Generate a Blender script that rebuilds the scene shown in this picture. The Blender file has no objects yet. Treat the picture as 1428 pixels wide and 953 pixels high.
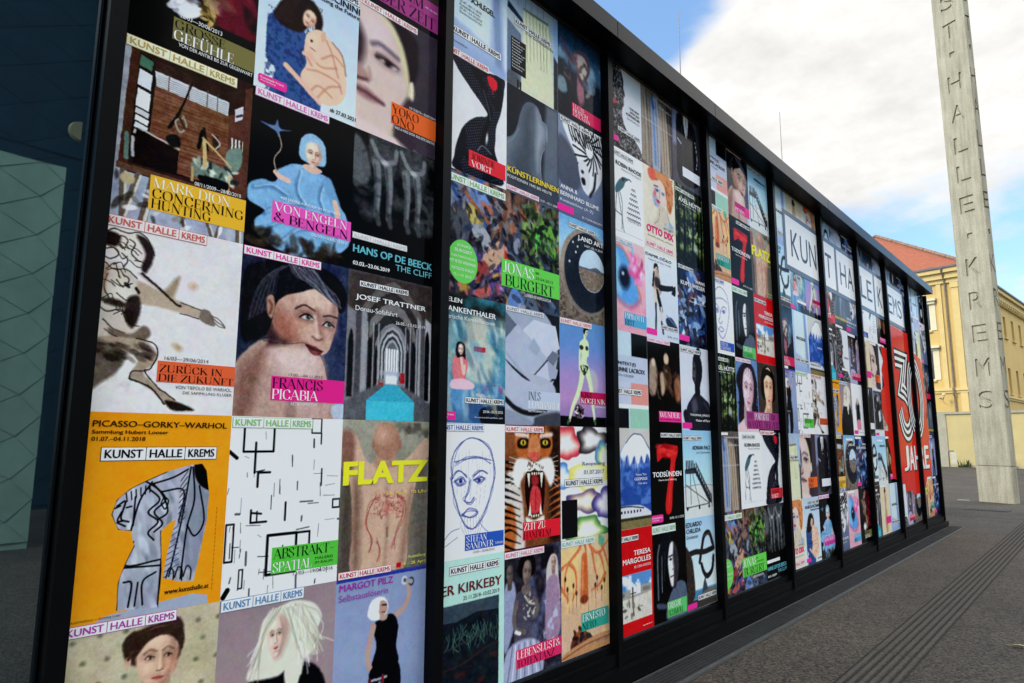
import bpy, bmesh, math, random
import numpy as np
from mathutils import Vector, Matrix

sc = bpy.context.scene
COL = sc.collection
R = math.radians

# ------------------------------------------------------------------ camera
CAMX, CAMZ = 2.678, 1.6
cam_d = bpy.data.cameras.new('camera')
cam = bpy.data.objects.new('camera', cam_d)
COL.objects.link(cam)
sc.camera = cam
cam_d.sensor_width = 36.0
cam_d.lens = 937.77 / 1428.0 * 36.0
cam_d.clip_start = 0.05
cam_d.clip_end = 3000
PI_, RO_, YA_ = 0.147378, 0.003893, 0.726622
fw = Vector((-math.sin(YA_) * math.cos(PI_), math.cos(YA_) * math.cos(PI_), math.sin(PI_)))
rt = Vector((math.cos(YA_), math.sin(YA_), 0))
up = rt.cross(fw)
rt2 = rt * math.cos(RO_) + up * math.sin(RO_)
up2 = up * math.cos(RO_) - rt * math.sin(RO_)
m = Matrix((rt2, up2, -fw)).transposed().to_4x4()
m.translation = Vector((CAMX, 0, CAMZ))
cam.matrix_world = m

# ------------------------------------------------------------------ sky, sun, exposure
SUN_DIR = Vector((-0.42, -0.66, 0.62)).normalized()
SUN_EL = math.asin(SUN_DIR.z)
SUN_AZ = math.atan2(SUN_DIR.x, SUN_DIR.y)
world = bpy.data.worlds.new('World')
sc.world = world
world.use_nodes = True
wn, wl = world.node_tree.nodes, world.node_tree.links
wn.clear()


def wnode(t, **kw):
    n = wn.new(t)
    for k, v in kw.items():
        setattr(n, k, v)
    return n


def wmath(op, a, b=None, c=None):
    n = wnode('ShaderNodeMath', operation=op)
    for i, v in enumerate((a, b, c)):
        if v is None:
            continue
        if isinstance(v, (int, float)):
            n.inputs[i].default_value = v
        else:
            wl.new(v, n.inputs[i])
    return n.outputs[0]


sky = wnode('ShaderNodeTexSky', sky_type='NISHITA')
sky.sun_disc = False
sky.sun_elevation = SUN_EL
sky.sun_rotation = SUN_AZ
sky.air_density = 1.0
sky.dust_density = 1.0
sky.ozone_density = 1.4
geo = wnode('ShaderNodeTexCoord')
sep = wnode('ShaderNodeSeparateXYZ')
wl.new(geo.outputs['Generated'], sep.inputs[0])
dx, dy, dz = sep.outputs
hor = wmath('SQRT', wmath('ADD', wmath('MULTIPLY', dx, dx), wmath('MULTIPLY', dy, dy)))
el = wmath('ARCTAN2', dz, hor)                       # elevation, radians
az = wmath('ARCTAN2', dx, dy)                        # azimuth from +Y towards +X
# flattened cloud coordinates (a cloud deck seen from below)
den = wmath('ADD', wmath('MAXIMUM', dz, 0.0), 0.16)
cx = wmath('DIVIDE', dx, den)
cy = wmath('DIVIDE', dy, den)
comb = wnode('ShaderNodeCombineXYZ')
wl.new(cx, comb.inputs[0]); wl.new(cy, comb.inputs[1])
CLOUD_OFF = (3.1, 0.4, 0.0)
mp = wnode('ShaderNodeMapping')
mp.inputs['Location'].default_value = CLOUD_OFF
wl.new(comb.outputs[0], mp.inputs[0])
n1 = wnode('ShaderNodeTexNoise')
n1.inputs['Scale'].default_value = 1.25
n1.inputs['Detail'].default_value = 9.0
n1.inputs['Roughness'].default_value = 0.56
n1.inputs['Distortion'].default_value = 0.25
wl.new(mp.outputs[0], n1.inputs['Vector'])
n2 = wnode('ShaderNodeTexNoise')
n2.inputs['Scale'].default_value = 5.5
n2.inputs['Detail'].default_value = 8.0
n2.inputs['Roughness'].default_value = 0.6
wl.new(mp.outputs[0], n2.inputs['Vector'])


def wstep(x, lo, hi):
    n = wnode('ShaderNodeMapRange', interpolation_type='SMOOTHSTEP')
    n.inputs[1].default_value = lo
    n.inputs[2].default_value = hi
    wl.new(x, n.inputs[0])
    return n.outputs[0]


# a big bank of cloud in the north: lower rim about 16 to 20 deg up, a gap high in the north-west, blue below
rim = wmath('ADD', wmath('MULTIPLY', az, 0.10), 0.315)
low = wstep(wmath('SUBTRACT', el, rim), -0.05, 0.09)
gap = wmath('ADD', wmath('MULTIPLY', wmath('ADD', az, 0.42), 4.2), wmath('MULTIPLY', wmath('SUBTRACT', 0.55, el), 5.0))
hi_ = wstep(gap, -0.55, 0.45)
bank = wmath('MULTIPLY', low, hi_)
nn = wmath('ADD', wmath('MULTIPLY', n1.outputs[0], 0.75), wmath('MULTIPLY', n2.outputs[0], 0.25))
dens = wmath('ADD', wmath('MULTIPLY', wmath('SUBTRACT', nn, 0.5), 4.0), wmath('MULTIPLY', bank, 1.30))
mask = wstep(dens, 0.12, 0.85)
shade = wmath('ADD', 0.64, wmath('MULTIPLY', wmath('SUBTRACT', 1.0, n2.outputs[0]), 0.72))
CLOUD = 13.5
# cloud on the side away from the sun, north and north-west, is thicker and duller
dull = wnode('ShaderNodeMapRange', interpolation_type='SMOOTHSTEP')
dull.inputs[1].default_value = 0.0; dull.inputs[2].default_value = 0.20
dull.inputs[3].default_value = 0.365; dull.inputs[4].default_value = 1.0
wl.new(az, dull.inputs[0])
south = wnode('ShaderNodeMapRange', interpolation_type='SMOOTHSTEP')
south.inputs[1].default_value = 0.45; south.inputs[2].default_value = 0.75
south.inputs[3].default_value = 1.0; south.inputs[4].default_value = 0.0
wl.new(dy, south.inputs[0])
shade = wmath('MULTIPLY', shade, wmath('MAXIMUM', dull.outputs[0], south.outputs[0]))
cw = wnode('ShaderNodeCombineXYZ')
wl.new(wmath('MULTIPLY', shade, CLOUD * 1.0), cw.inputs[0])
wl.new(wmath('MULTIPLY', shade, CLOUD * 0.985), cw.inputs[1])
wl.new(wmath('MULTIPLY', shade, CLOUD * 0.955), cw.inputs[2])
SKYGAIN = 1.0
sk = wnode('ShaderNodeMixRGB', blend_type='MULTIPLY')
sk.inputs[0].default_value = 1.0
sk.inputs[2].default_value = (SKYGAIN * 1.10, SKYGAIN * 1.24, SKYGAIN * 1.28, 1)
lift = wmath('ADD', 0.80, wmath('MULTIPLY', wmath('MINIMUM', el, 0.9), 0.80))
sk2 = wnode('ShaderNodeMixRGB', blend_type='MULTIPLY')
sk2.inputs[0].default_value = 1.0
wl.new(sky.outputs[0], sk2.inputs[1]); wl.new(lift, sk2.inputs[2])
wl.new(sk2.outputs[0], sk.inputs[1])
mix = wnode('ShaderNodeMixRGB')
wl.new(mask, mix.inputs[0]); wl.new(sk.outputs[0], mix.inputs[1]); wl.new(cw.outputs[0], mix.inputs[2])
bg = wnode('ShaderNodeBackground')
bg.inputs[1].default_value = 0.10
wl.new(mix.outputs[0], bg.inputs[0])
wo = wnode('ShaderNodeOutputWorld')
wl.new(bg.outputs[0], wo.inputs[0])

sun_d = bpy.data.lights.new('sun', 'SUN')
sun_d.energy = 1.15
sun_d.angle = R(11)
sun_d.color = (1.0, 0.93, 0.82)
sun = bpy.data.objects.new('sun', sun_d)
COL.objects.link(sun)
sun.rotation_euler = SUN_DIR.to_track_quat('Z', 'Y').to_euler()
sun.location = (-20, -30, 40)

sc.view_settings.view_transform = 'Standard'
sc.view_settings.look = 'None'
sc.view_settings.gamma = 1.0
sc.view_settings.use_curve_mapping = False
sc.view_settings.exposure = 1.0
sc.render.engine = 'CYCLES'
try:
    sc.cycles.use_denoising = True
    sc.cycles.max_bounces = 6
    sc.cycles.transparent_max_bounces = 6
except Exception:
    pass


# ------------------------------------------------------------------ materials
def new_mat(name):
    mt = bpy.data.materials.new(name)
    mt.use_nodes = True
    return mt, mt.node_tree.nodes, mt.node_tree.links, mt.node_tree.nodes['Principled BSDF']


def mat(name, col, rough=0.6, metal=0.0, var=0.12, scale=6.0, bump=0.0, bscale=60.0, spec=0.5, stretch=(1, 1, 1), coat=0.0):
    """principled surface whose colour wanders a little and whose skin is slightly uneven"""
    mt, N, L, P = new_mat(name)
    P.inputs['Roughness'].default_value = rough
    P.inputs['Metallic'].default_value = metal
    P.inputs['Specular IOR Level'].default_value = spec
    P.inputs['Coat Weight'].default_value = coat
    tc = N.new('ShaderNodeTexCoord')
    mpn = N.new('ShaderNodeMapping')
    mpn.inputs['Scale'].default_value = stretch
    L.new(tc.outputs['Object'], mpn.inputs[0])
    nz = N.new('ShaderNodeTexNoise')
    nz.inputs['Scale'].default_value = scale
    nz.inputs['Detail'].default_value = 6
    nz.inputs['Roughness'].default_value = 0.65
    L.new(mpn.outputs[0], nz.inputs['Vector'])
    rp = N.new('ShaderNodeValToRGB')
    e = rp.color_ramp.elements
    e[0].position, e[1].position = 0.3, 0.72
    e[0].color = tuple(c * (1 - var) for c in col) + (1,)
    e[1].color = tuple(min(1, c * (1 + var)) for c in col) + (1,)
    L.new(nz.outputs[0], rp.inputs[0])
    L.new(rp.outputs[0], P.inputs['Base Color'])
    if bump:
        nb = N.new('ShaderNodeTexNoise')
        nb.inputs['Scale'].default_value = bscale
        nb.inputs['Detail'].default_value = 5
        L.new(mpn.outputs[0], nb.inputs['Vector'])
        b = N.new('ShaderNodeBump')
        b.inputs['Strength'].default_value = bump
        b.inputs['Distance'].default_value = 0.01
        L.new(nb.outputs[0], b.inputs['Height'])
        L.new(b.outputs[0], P.inputs['Normal'])
    return mt


def print_mat():
    """printed film on glass: ink colour from the sheet's colour layer under a clear gloss"""
    mt, N, L, P = new_mat('printed_film')
    at = N.new('ShaderNodeAttribute')
    at.attribute_name = 'Col'
    L.new(at.outputs['Color'], P.inputs['Base Color'])
    P.inputs['Roughness'].default_value = 0.45
    P.inputs['Specular IOR Level'].default_value = 0.0
    P.inputs['Coat Weight'].default_value = 1.0
    P.inputs['Coat Roughness'].default_value = 0.10
    P.inputs['Coat IOR'].default_value = 1.09
    tc = N.new('ShaderNodeTexCoord')
    nb = N.new('ShaderNodeTexNoise')
    nb.inputs['Scale'].default_value = 2.2
    nb.inputs['Detail'].default_value = 2
    L.new(tc.outputs['Object'], nb.inputs['Vector'])
    b = N.new('ShaderNodeBump')
    b.inputs['Strength'].default_value = 0.10
    b.inputs['Distance'].default_value = 0.02
    L.new(nb.outputs[0], b.inputs['Height'])
    L.new(b.outputs[0], P.inputs['Coat Normal'])
    return mt


M = {}
M['print'] = print_mat()
M['black_metal'] = mat('black_metal', (0.003, 0.003, 0.0035), 0.36, 0.0, 0.25, 3.0, 0.04, 30, spec=0.06)
M['black_gloss'] = mat('black_gloss_panel', (0.003, 0.003, 0.0035), 0.30, 0.0, 0.25, 2.0, 0.03, 8, spec=0.06)
M['fascia'] = mat('grey_sheet_metal', (0.006, 0.007, 0.010), 0.22, 0.0, 0.10, 1.5, 0.03, 5, spec=0.05)
M['steel'] = mat('galvanised_steel', (0.20, 0.20, 0.195), 0.5, 0.7, 0.2, 12, 0.1, 60)
M['grate'] = mat('grate_steel', (0.10, 0.10, 0.098), 0.5, 0.6, 0.25, 9, 0.1, 60)
M['pit'] = mat('dark_channel', (0.006, 0.006, 0.006), 0.9)


def srgb(c):
    c = np.asarray(c, dtype=np.float64) / 255.0
    return np.where(c <= 0.04045, c / 12.92, ((c + 0.055) / 1.055) ** 2.4)


# ------------------------------------------------------------------ object helpers
def link(name, me, mt, parent=None, loc=None):
    o = bpy.data.objects.new(name, me)
    COL.objects.link(o)
    if mt is not None and len(me.materials) == 0:
        me.materials.append(mt)
    if parent is not None:
        o.parent = parent
    if loc is not None:
        o.location = loc
    return o


def tag(o, label=None, cat=None, group=None, kind=None):
    if label: o['label'] = label
    if cat: o['category'] = cat
    if group: o['group'] = group
    if kind: o['kind'] = kind
    return o


def empty(name, loc=(0, 0, 0), rz=0.0):
    o = bpy.data.objects.new(name, None)
    COL.objects.link(o)
    o.location = loc
    o.rotation_euler = (0, 0, rz)
    o.empty_display_size = 0.2
    return o


class MB:
    """collects boxes, prisms and tubes, then links them as one mesh"""
    def __init__(self):
        self.v, self.f = [], []

    def add(self, vs, fs):
        n = len(self.v)
        self.v += [tuple(p) for p in vs]
        self.f += [tuple(i + n for i in q) for q in fs]
        return self

    def box(self, x0, x1, y0, y1, z0, z1):
        vs = [(x, y, z) for z in (z0, z1) for y in (y0, y1) for x in (x0, x1)]
        return self.add(vs, [(0, 2, 3, 1), (4, 5, 7, 6), (0, 1, 5, 4), (2, 6, 7, 3), (0, 4, 6, 2), (1, 3, 7, 5)])

    def quad(self, a, b, c, d):
        return self.add([a, b, c, d], [(0, 1, 2, 3)])

    def prism(self, prof, fn0, fn1):
        """closed profile swept between two placements"""
        n = len(prof)
        vs = [fn0(*p) for p in prof] + [fn1(*p) for p in prof]
        fs = [(i, (i + 1) % n, n + (i + 1) % n, n + i) for i in range(n)]
        fs += [tuple(range(n - 1, -1, -1)), tuple(range(n, 2 * n))]
        return self.add(vs, fs)

    def tube(self, pts, rad, seg=8):
        pts = [Vector(p) for p in pts]
        rs = rad if isinstance(rad, (list, tuple)) else [rad] * len(pts)
        vs, fs = [], []
        for i, p in enumerate(pts):
            d = (pts[min(i + 1, len(pts) - 1)] - pts[max(i - 1, 0)]).normalized()
            a = d.orthogonal().normalized()
            b = d.cross(a)
            for k in range(seg):
                t = 2 * math.pi * k / seg
                vs.append(p + (a * math.cos(t) + b * math.sin(t)) * rs[i])
        for i in range(len(pts) - 1):
            for k in range(seg):
                k2 = (k + 1) % seg
                fs.append((i * seg + k, i * seg + k2, (i + 1) * seg + k2, (i + 1) * seg + k))
        fs.append(tuple(range(seg - 1, -1, -1)))
        fs.append(tuple(range((len(pts) - 1) * seg, len(pts) * seg)))
        return self.add(vs, fs)

    def mesh(self, name, bevel=0.0):
        me = bpy.data.meshes.new(name)
        me.from_pydata(self.v, [], self.f)
        bm = bmesh.new()
        bm.from_mesh(me)
        bmesh.ops.recalc_face_normals(bm, faces=bm.faces)
        if bevel:
            bmesh.ops.bevel(bm, geom=list(bm.edges), offset=bevel, segments=2, affect='EDGES', clamp_overlap=True)
        bm.to_mesh(me)
        bm.free()
        return me

    def build(self, name, mt, parent=None, loc=None, bevel=0.0):
        return link(name, self.mesh(name, bevel), mt, parent, loc)
# ------------------------------------------------------------------ painting the sheets (colour per vertex of a fine grid)
def smooth_pts(pts, closed, n=5):
    p = np.asarray(pts, float)
    if closed:
        p = np.vstack([p[-1], p, p[0], p[1]])
    else:
        p = np.vstack([2 * p[0] - p[1], p, 2 * p[-1] - p[-2]])
    t = np.arange(n)[:, None] / n
    out = []
    for i in range(1, len(p) - 2):
        a, b, c, d = p[i - 1], p[i], p[i + 1], p[i + 2]
        out.append(0.5 * (2 * b + (c - a) * t + (2 * a - 5 * b + 4 * c - d) * t * t + (3 * b - a - 3 * c + d) * t ** 3))
    if not closed:
        out.append(p[-2:-1])
    return np.vstack(out)


class Art:
    """small painter: x 0..1 from the left, y 0..1 from the top of the sheet"""
    def __init__(self, nx, ny, ar, span=1, seed=1):
        self.nx, self.ny, self.ar, self.span = nx, ny, ar, span
        x = np.linspace(0, span, nx)
        y = np.linspace(0, 1, ny)
        self.X, self.Y = np.meshgrid(x, y)
        self.Yi = self.Y * ar
        self.im = np.zeros((ny, nx, 3))
        self.px = span / max(nx - 1, 1)
        self.py = ar / max(ny - 1, 1)
        self.pix = max(self.px, self.py) * 0.6
        self.rng = np.random.RandomState(seed)

    def win(self, x0, x1, y0, y1):
        ny, nx = self.ny, self.nx
        i0 = int(np.clip(np.floor(x0 / self.px), 0, nx)); i1 = int(np.clip(np.ceil(x1 / self.px) + 1, 0, nx))
        j0 = int(np.clip(np.floor(y0 / self.py), 0, ny)); j1 = int(np.clip(np.ceil(y1 / self.py) + 1, 0, ny))
        return slice(j0, j1), slice(i0, i1)

    def put(self, w, msk, col):
        c = np.asarray(col, float)
        m_ = msk[..., None]
        self.im[w] = self.im[w] * (1 - m_) + c * m_

    def f(self, col):
        self.im[:] = np.asarray(col, float)

    def vg(self, *cols):
        n = len(cols) - 1
        c = np.asarray(cols, float)
        t = np.clip(self.Y * n, 0, n - 1e-6)
        i = t.astype(int)
        fr = (t - i)[..., None]
        self.im[:] = c[i] * (1 - fr) + c[i + 1] * fr

    def R(self, x0, y0, x1, y1, col, a=1.0, s=0.0):
        self.Q([(x0, y0), (x1, y0), (x1, y1), (x0, y1)], col, s, a)

    def Q(self, pts, col, s=0.0, a=1.0, sm=False):
        p = np.asarray(pts, float)
        if sm:
            p = smooth_pts(p, True)
        p = p * [1, self.ar]
        s = max(s, self.pix)
        w = self.win(p[:, 0].min() - s, p[:, 0].max() + s, p[:, 1].min() - s, p[:, 1].max() + s)
        X, Y = self.X[w], self.Yi[w]
        if X.size == 0:
            return
        d2 = np.full(X.shape, 1e9)
        ins = np.zeros(X.shape, bool)
        q = np.roll(p, -1, 0)
        for (ax, ay), (bx, by) in zip(p, q):
            ex, ey = bx - ax, by - ay
            L2 = ex * ex + ey * ey
            if L2 < 1e-14:
                continue
            t = np.clip(((X - ax) * ex + (Y - ay) * ey) / L2, 0, 1)
            d2 = np.minimum(d2, (X - ax - t * ex) ** 2 + (Y - ay - t * ey) ** 2)
            if ey != 0:
                c = ((ay > Y) != (by > Y)) & (X < ex * (Y - ay) / ey + ax)
                ins ^= c
        sd = np.where(ins, -1, 1) * np.sqrt(d2)
        self.put(w, np.clip(0.5 - sd / s, 0, 1) * a, col)

    def P(self, pts, col, s=0.012, a=1.0):
        self.Q(pts, col, s, a, True)

    def E(self, cx, cy, rx, ry, col, s=0.012, rot=0.0, a=1.0):
        ry = ry * self.ar
        cyi = cy * self.ar
        rm = max(rx, ry) + s
        w = self.win(cx - rm, cx + rm, cyi - rm, cyi + rm)
        X, Y = self.X[w] - cx, self.Yi[w] - cyi
        if X.size == 0:
            return
        c, sn = math.cos(rot), math.sin(rot)
        u, v = X * c + Y * sn, -X * sn + Y * c
        r = np.sqrt((u / rx) ** 2 + (v / ry) ** 2)
        sd = (r - 1) * min(rx, ry)
        s = max(s, self.pix)
        self.put(w, np.clip(0.5 - sd / s, 0, 1) * a, col)

    def L(self, pts, wd, col, s=0.006, a=1.0, sm=True, w1=None):
        p = np.asarray(pts, float)
        if sm and len(p) > 2:
            p = smooth_pts(p, False)
        p = p * [1, self.ar]
        s = max(s, self.pix)
        w1 = wd if w1 is None else w1
        mw = max(wd, w1) + s
        w = self.win(p[:, 0].min() - mw, p[:, 0].max() + mw, p[:, 1].min() - mw, p[:, 1].max() + mw)
        X, Y = self.X[w], self.Yi[w]
        if X.size == 0:
            return
        sd = np.full(X.shape, 1e9)
        n = len(p) - 1
        for i in range(n):
            ax, ay = p[i]; ex, ey = p[i + 1] - p[i]
            L2 = ex * ex + ey * ey + 1e-14
            t = np.clip(((X - ax) * ex + (Y - ay) * ey) / L2, 0, 1)
            rr = 0.5 * (wd + (w1 - wd) * (i + t) / n)
            sd = np.minimum(sd, np.sqrt((X - ax - t * ex) ** 2 + (Y - ay - t * ey) ** 2) - rr)
        cov = min(1.0, max(wd, w1) / (0.9 * self.pix))       # hairlines thinner than the grid fade instead of swelling
        self.put(w, np.clip(0.5 - sd / s, 0, 1) * a * cov, col)

    def noise(self, fx, fy=None, oct=3, seed=None):
        rng = np.random.RandomState(seed) if seed is not None else self.rng
        fy = fy or fx
        tot = np.zeros(self.X.shape); amp = 1.0; s = 0.0
        for o in range(oct):
            gx, gy = int(fx * self.span) + 2, int(fy * self.ar) + 2
            g = rng.rand(gy + 1, gx + 1)
            u, v = self.X * fx % (gx - 1), self.Yi * fy % (gy - 1)
            i, j = u.astype(int), v.astype(int)
            a, b = u - i, v - j
            a = a * a * (3 - 2 * a); b = b * b * (3 - 2 * b)
            tot += amp * ((g[j, i] * (1 - a) + g[j, i + 1] * a) * (1 - b) + (g[j + 1, i] * (1 - a) + g[j + 1, i + 1] * a) * b)
            s += amp; amp *= 0.55; fx *= 2; fy *= 2
        return tot / s

    def n(self, amp, fx, fy=None, reg=None, oct=3):
        """uneven tone, in colour steps, over the sheet or one rectangle of it"""
        k = (self.noise(fx, fy, oct) - 0.5) * 2 * amp
        if reg:
            x0, y0, x1, y1 = reg
            k = k * ((self.X >= x0) & (self.X <= x1) & (self.Y >= y0) & (self.Y <= y1))
        self.im += k[..., None]

    def ragged(self, amp, f):
        """hand-made edges: every point takes its ink from a little to one side"""
        ox = (self.noise(f, f, 3) - .5) * 2 * amp + (self.noise(f * 3, f * 3, 2) - .5) * amp
        oy = (self.noise(f, f, 3) - .5) * 2 * amp + (self.noise(f * 3, f * 3, 2) - .5) * amp
        u = np.clip((self.X + ox) / self.px, 0, self.nx - 1.001)
        v = np.clip((self.Yi + oy) / self.py, 0, self.ny - 1.001)
        i, j = u.astype(int), v.astype(int)
        a, b = (u - i)[..., None], (v - j)[..., None]
        m_ = self.im
        self.im = (m_[j, i] * (1 - a) + m_[j, i + 1] * a) * (1 - b) + (m_[j + 1, i] * (1 - a) + m_[j + 1, i + 1] * a) * b

    def tint(self, col, fx, lo, hi, fy=None, a=1.0, reg=None, oct=3):
        """lay a colour where a noise field is high"""
        k = np.clip((self.noise(fx, fy, oct) - lo) / (hi - lo), 0, 1) * a
        if reg:
            x0, y0, x1, y1 = reg
            e = 0.015
            k = k * np.clip((self.X - x0) / e, 0, 1) * np.clip((x1 - self.X) / e, 0, 1) * np.clip((self.Y - y0) / e, 0, 1) * np.clip((y1 - self.Y) / e, 0, 1)
        self.put((slice(None), slice(None)), k, col)

    def dabs(self, num, reg, cols, size, seed=0, s=0.015, a=0.9, ang=None, asp=2.5):
        rng = np.random.RandomState(seed)
        x0, y0, x1, y1 = reg
        for i in range(num):
            c = cols[rng.randint(len(cols))]
            sz = size * (0.5 + rng.rand())
            an = (rng.rand() * math.pi) if ang is None else ang + (rng.rand() - 0.5) * 0.7
            self.E(x0 + rng.rand() * (x1 - x0), y0 + rng.rand() * (y1 - y0), sz * asp * 0.5, sz * 0.5 / self.ar, np.asarray(c) * (0.8 + 0.4 * rng.rand()), s, an, a)

    def head(self, cx, cy, w, h, skin, tilt=0.0, turn=0.0, hair=None, dark=None, lip=(150, 70, 70), eye=(45, 35, 30), brow=None, side=1, neck=True):
        """a plain painted head: oval face, shaded side, brows, eyes, nose, mouth"""
        sk = np.asarray(skin, float)
        dk = sk * 0.62 if dark is None else np.asarray(dark, float)
        c, s_ = math.cos(tilt), math.sin(tilt)

        def q(u, v):
            X, Y = u * w, v * h * self.ar
            return (cx + X * c - Y * s_, cy + (X * s_ + Y * c) / self.ar)
        if neck:
            self.P([q(-0.5, 0.4), q(0.5, 0.4), q(0.55, 1.6), q(-0.55, 1.6)], sk * 0.8, 0.02)
        self.P([q(-0.9, -0.3), q(-0.6, -0.85), q(0, -1.02), q(0.6, -0.85), q(0.9, -0.3), q(0.82, 0.3), q(0.5, 0.78), q(0.08, 1.0), q(-0.35, 0.85), q(-0.8, 0.3)], sk, 0.02)
        self.P([q(0.45 * side, -0.9), q(0.92 * side, -0.3), q(0.82 * side, 0.35), q(0.45 * side, 0.85), q(0.1 * side, 1.0), q(0.5 * side, 0.4), q(0.62 * side, -0.2)], dk, 0.10 * w * 3, 0.7)
        lt = np.minimum(sk * 1.16 + 8, 250)
        t = turn * 0.25
        nx = t + turn * 0.12
        S = max(w, 0.03)
        self.E(*q(t - 0.25 * side, -0.62), 0.42 * w, 0.22 * h, lt, 0.5 * S, tilt, 0.7)          # forehead
        self.E(*q(t - 0.52 * side, 0.20), 0.22 * w, 0.20 * h, lt, 0.35 * S, tilt, 0.55)         # lit cheek
        self.E(*q(t + 0.50 * side, 0.28), 0.26 * w, 0.22 * h, (sk * (1.0, .86, .84)), 0.4 * S, tilt, 0.45)
        self.E(*q(t, 0.52), 0.34 * w, 0.06 * h, dk, 0.25 * S, tilt, 0.35)
        self.E(*q(t + .05 * side, 0.80), 0.30 * w, 0.07 * h, dk, 0.22 * S, tilt, 0.45)
        self.E(*q(t - .03, 0.90), 0.18 * w, 0.07 * h, lt, 0.25 * S, tilt, 0.4)
        b = np.asarray(brow if brow is not None else (eye if eye is not None else dk), float)
        b = b * 0.75 + sk * 0.25
        for sg in (-1, 1):
            ex = t + sg * 0.40 * (1 - 0.25 * sg * turn)
            k = 1 - 0.18 * sg * turn
            self.E(*q(ex, -0.12), 0.25 * w * k, 0.14 * h, dk, 0.30 * S, tilt, 0.75)
            self.E(*q(ex, -0.065), 0.15 * w * k, 0.042 * h, (196, 186, 180), 0.06 * S, tilt, 0.7)
            self.E(*q(ex + 0.03, -0.07), 0.065 * w, 0.052 * h, eye, 0.06 * S, tilt, 0.95)
            self.L([q(ex - 0.19 * k, -0.06), q(ex - .04, -0.125), q(ex + 0.19 * k, -0.07)], 0.045 * w, np.asarray(eye) * .7, 0.06 * S, 0.9)
            self.L([q(ex - 0.16 * k, -0.03), q(ex, -0.005), q(ex + 0.17 * k, -0.04)], 0.02 * w, dk * .8, 0.08 * S, 0.6)
            self.L([q(ex - 0.24 * k, -0.25 + .03 * (sg < 0)), q(ex - .02 * sg, -0.325), q(ex + 0.25 * k, -0.25 + .03 * (sg > 0))], 0.06 * w, b, 0.12 * S, 0.8)
        self.L([q(nx + 0.09 * side, -0.12), q(nx + 0.12 * side, 0.12), q(nx + 0.17 * side, 0.30)], 0.11 * w, dk, 0.22 * S, 0.75)
        self.L([q(nx - 0.02 * side, -0.15), q(nx, 0.26)], 0.06 * w, lt, 0.14 * S, 0.7)
        self.E(*q(nx - .01, 0.30), 0.07 * w, 0.05 * h, lt, 0.12 * S, tilt, 0.5)
        self.L([q(nx - 0.12, 0.365), q(nx, 0.395), q(nx + 0.14, 0.365)], 0.045 * w, dk * 0.55, 0.08 * S, 0.75)
        lp = np.asarray(lip, float)
        self.P([q(t - 0.26, 0.60), q(t - 0.07, 0.545), q(t + 0.02, 0.555), q(t + 0.10, 0.545), q(t + 0.29, 0.60), q(t + 0.10, 0.675), q(t - 0.08, 0.675)], lp, 0.07 * S, .92)
        self.E(*q(t + .02, 0.645), 0.12 * w, 0.022 * h, np.minimum(lp * 1.25 + 12, 250), 0.10 * S, tilt, 0.6)
        self.L([q(t - 0.25, 0.602), q(t + 0.02, 0.612), q(t + 0.28, 0.602)], 0.025 * w, lp * 0.4, 0.05 * S, 0.85)
        return q


# ------------------------------------------------------------------ lettering
def text_poly(s, bold=0.0):
    """sans letters from the built-in typeface, as triangles in a 0..1 box"""
    key = ('s', s, bold)
    if key in TXT:
        return TXT[key]
    cu = bpy.data.curves.new('lettering', 'FONT')
    cu.body = s
    cu.resolution_u = 3
    cu.offset = bold
    o = bpy.data.objects.new('lettering', cu)
    COL.objects.link(o)
    dg = bpy.context.evaluated_depsgraph_get()
    oe = o.evaluated_get(dg)
    me = oe.to_mesh()
    v = np.array([tuple(p.co)[:2] for p in me.vertices]) if len(me.vertices) else np.zeros((0, 2))
    f = [tuple(p.vertices) for p in me.polygons]
    oe.to_mesh_clear()
    bpy.data.objects.remove(o)
    bpy.data.curves.remove(cu)
    if len(v):
        v = (v - v.min(0)) / np.maximum(v.max(0) - v.min(0), 1e-6)
    TXT[key] = (v, f)
    return TXT[key]


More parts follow.
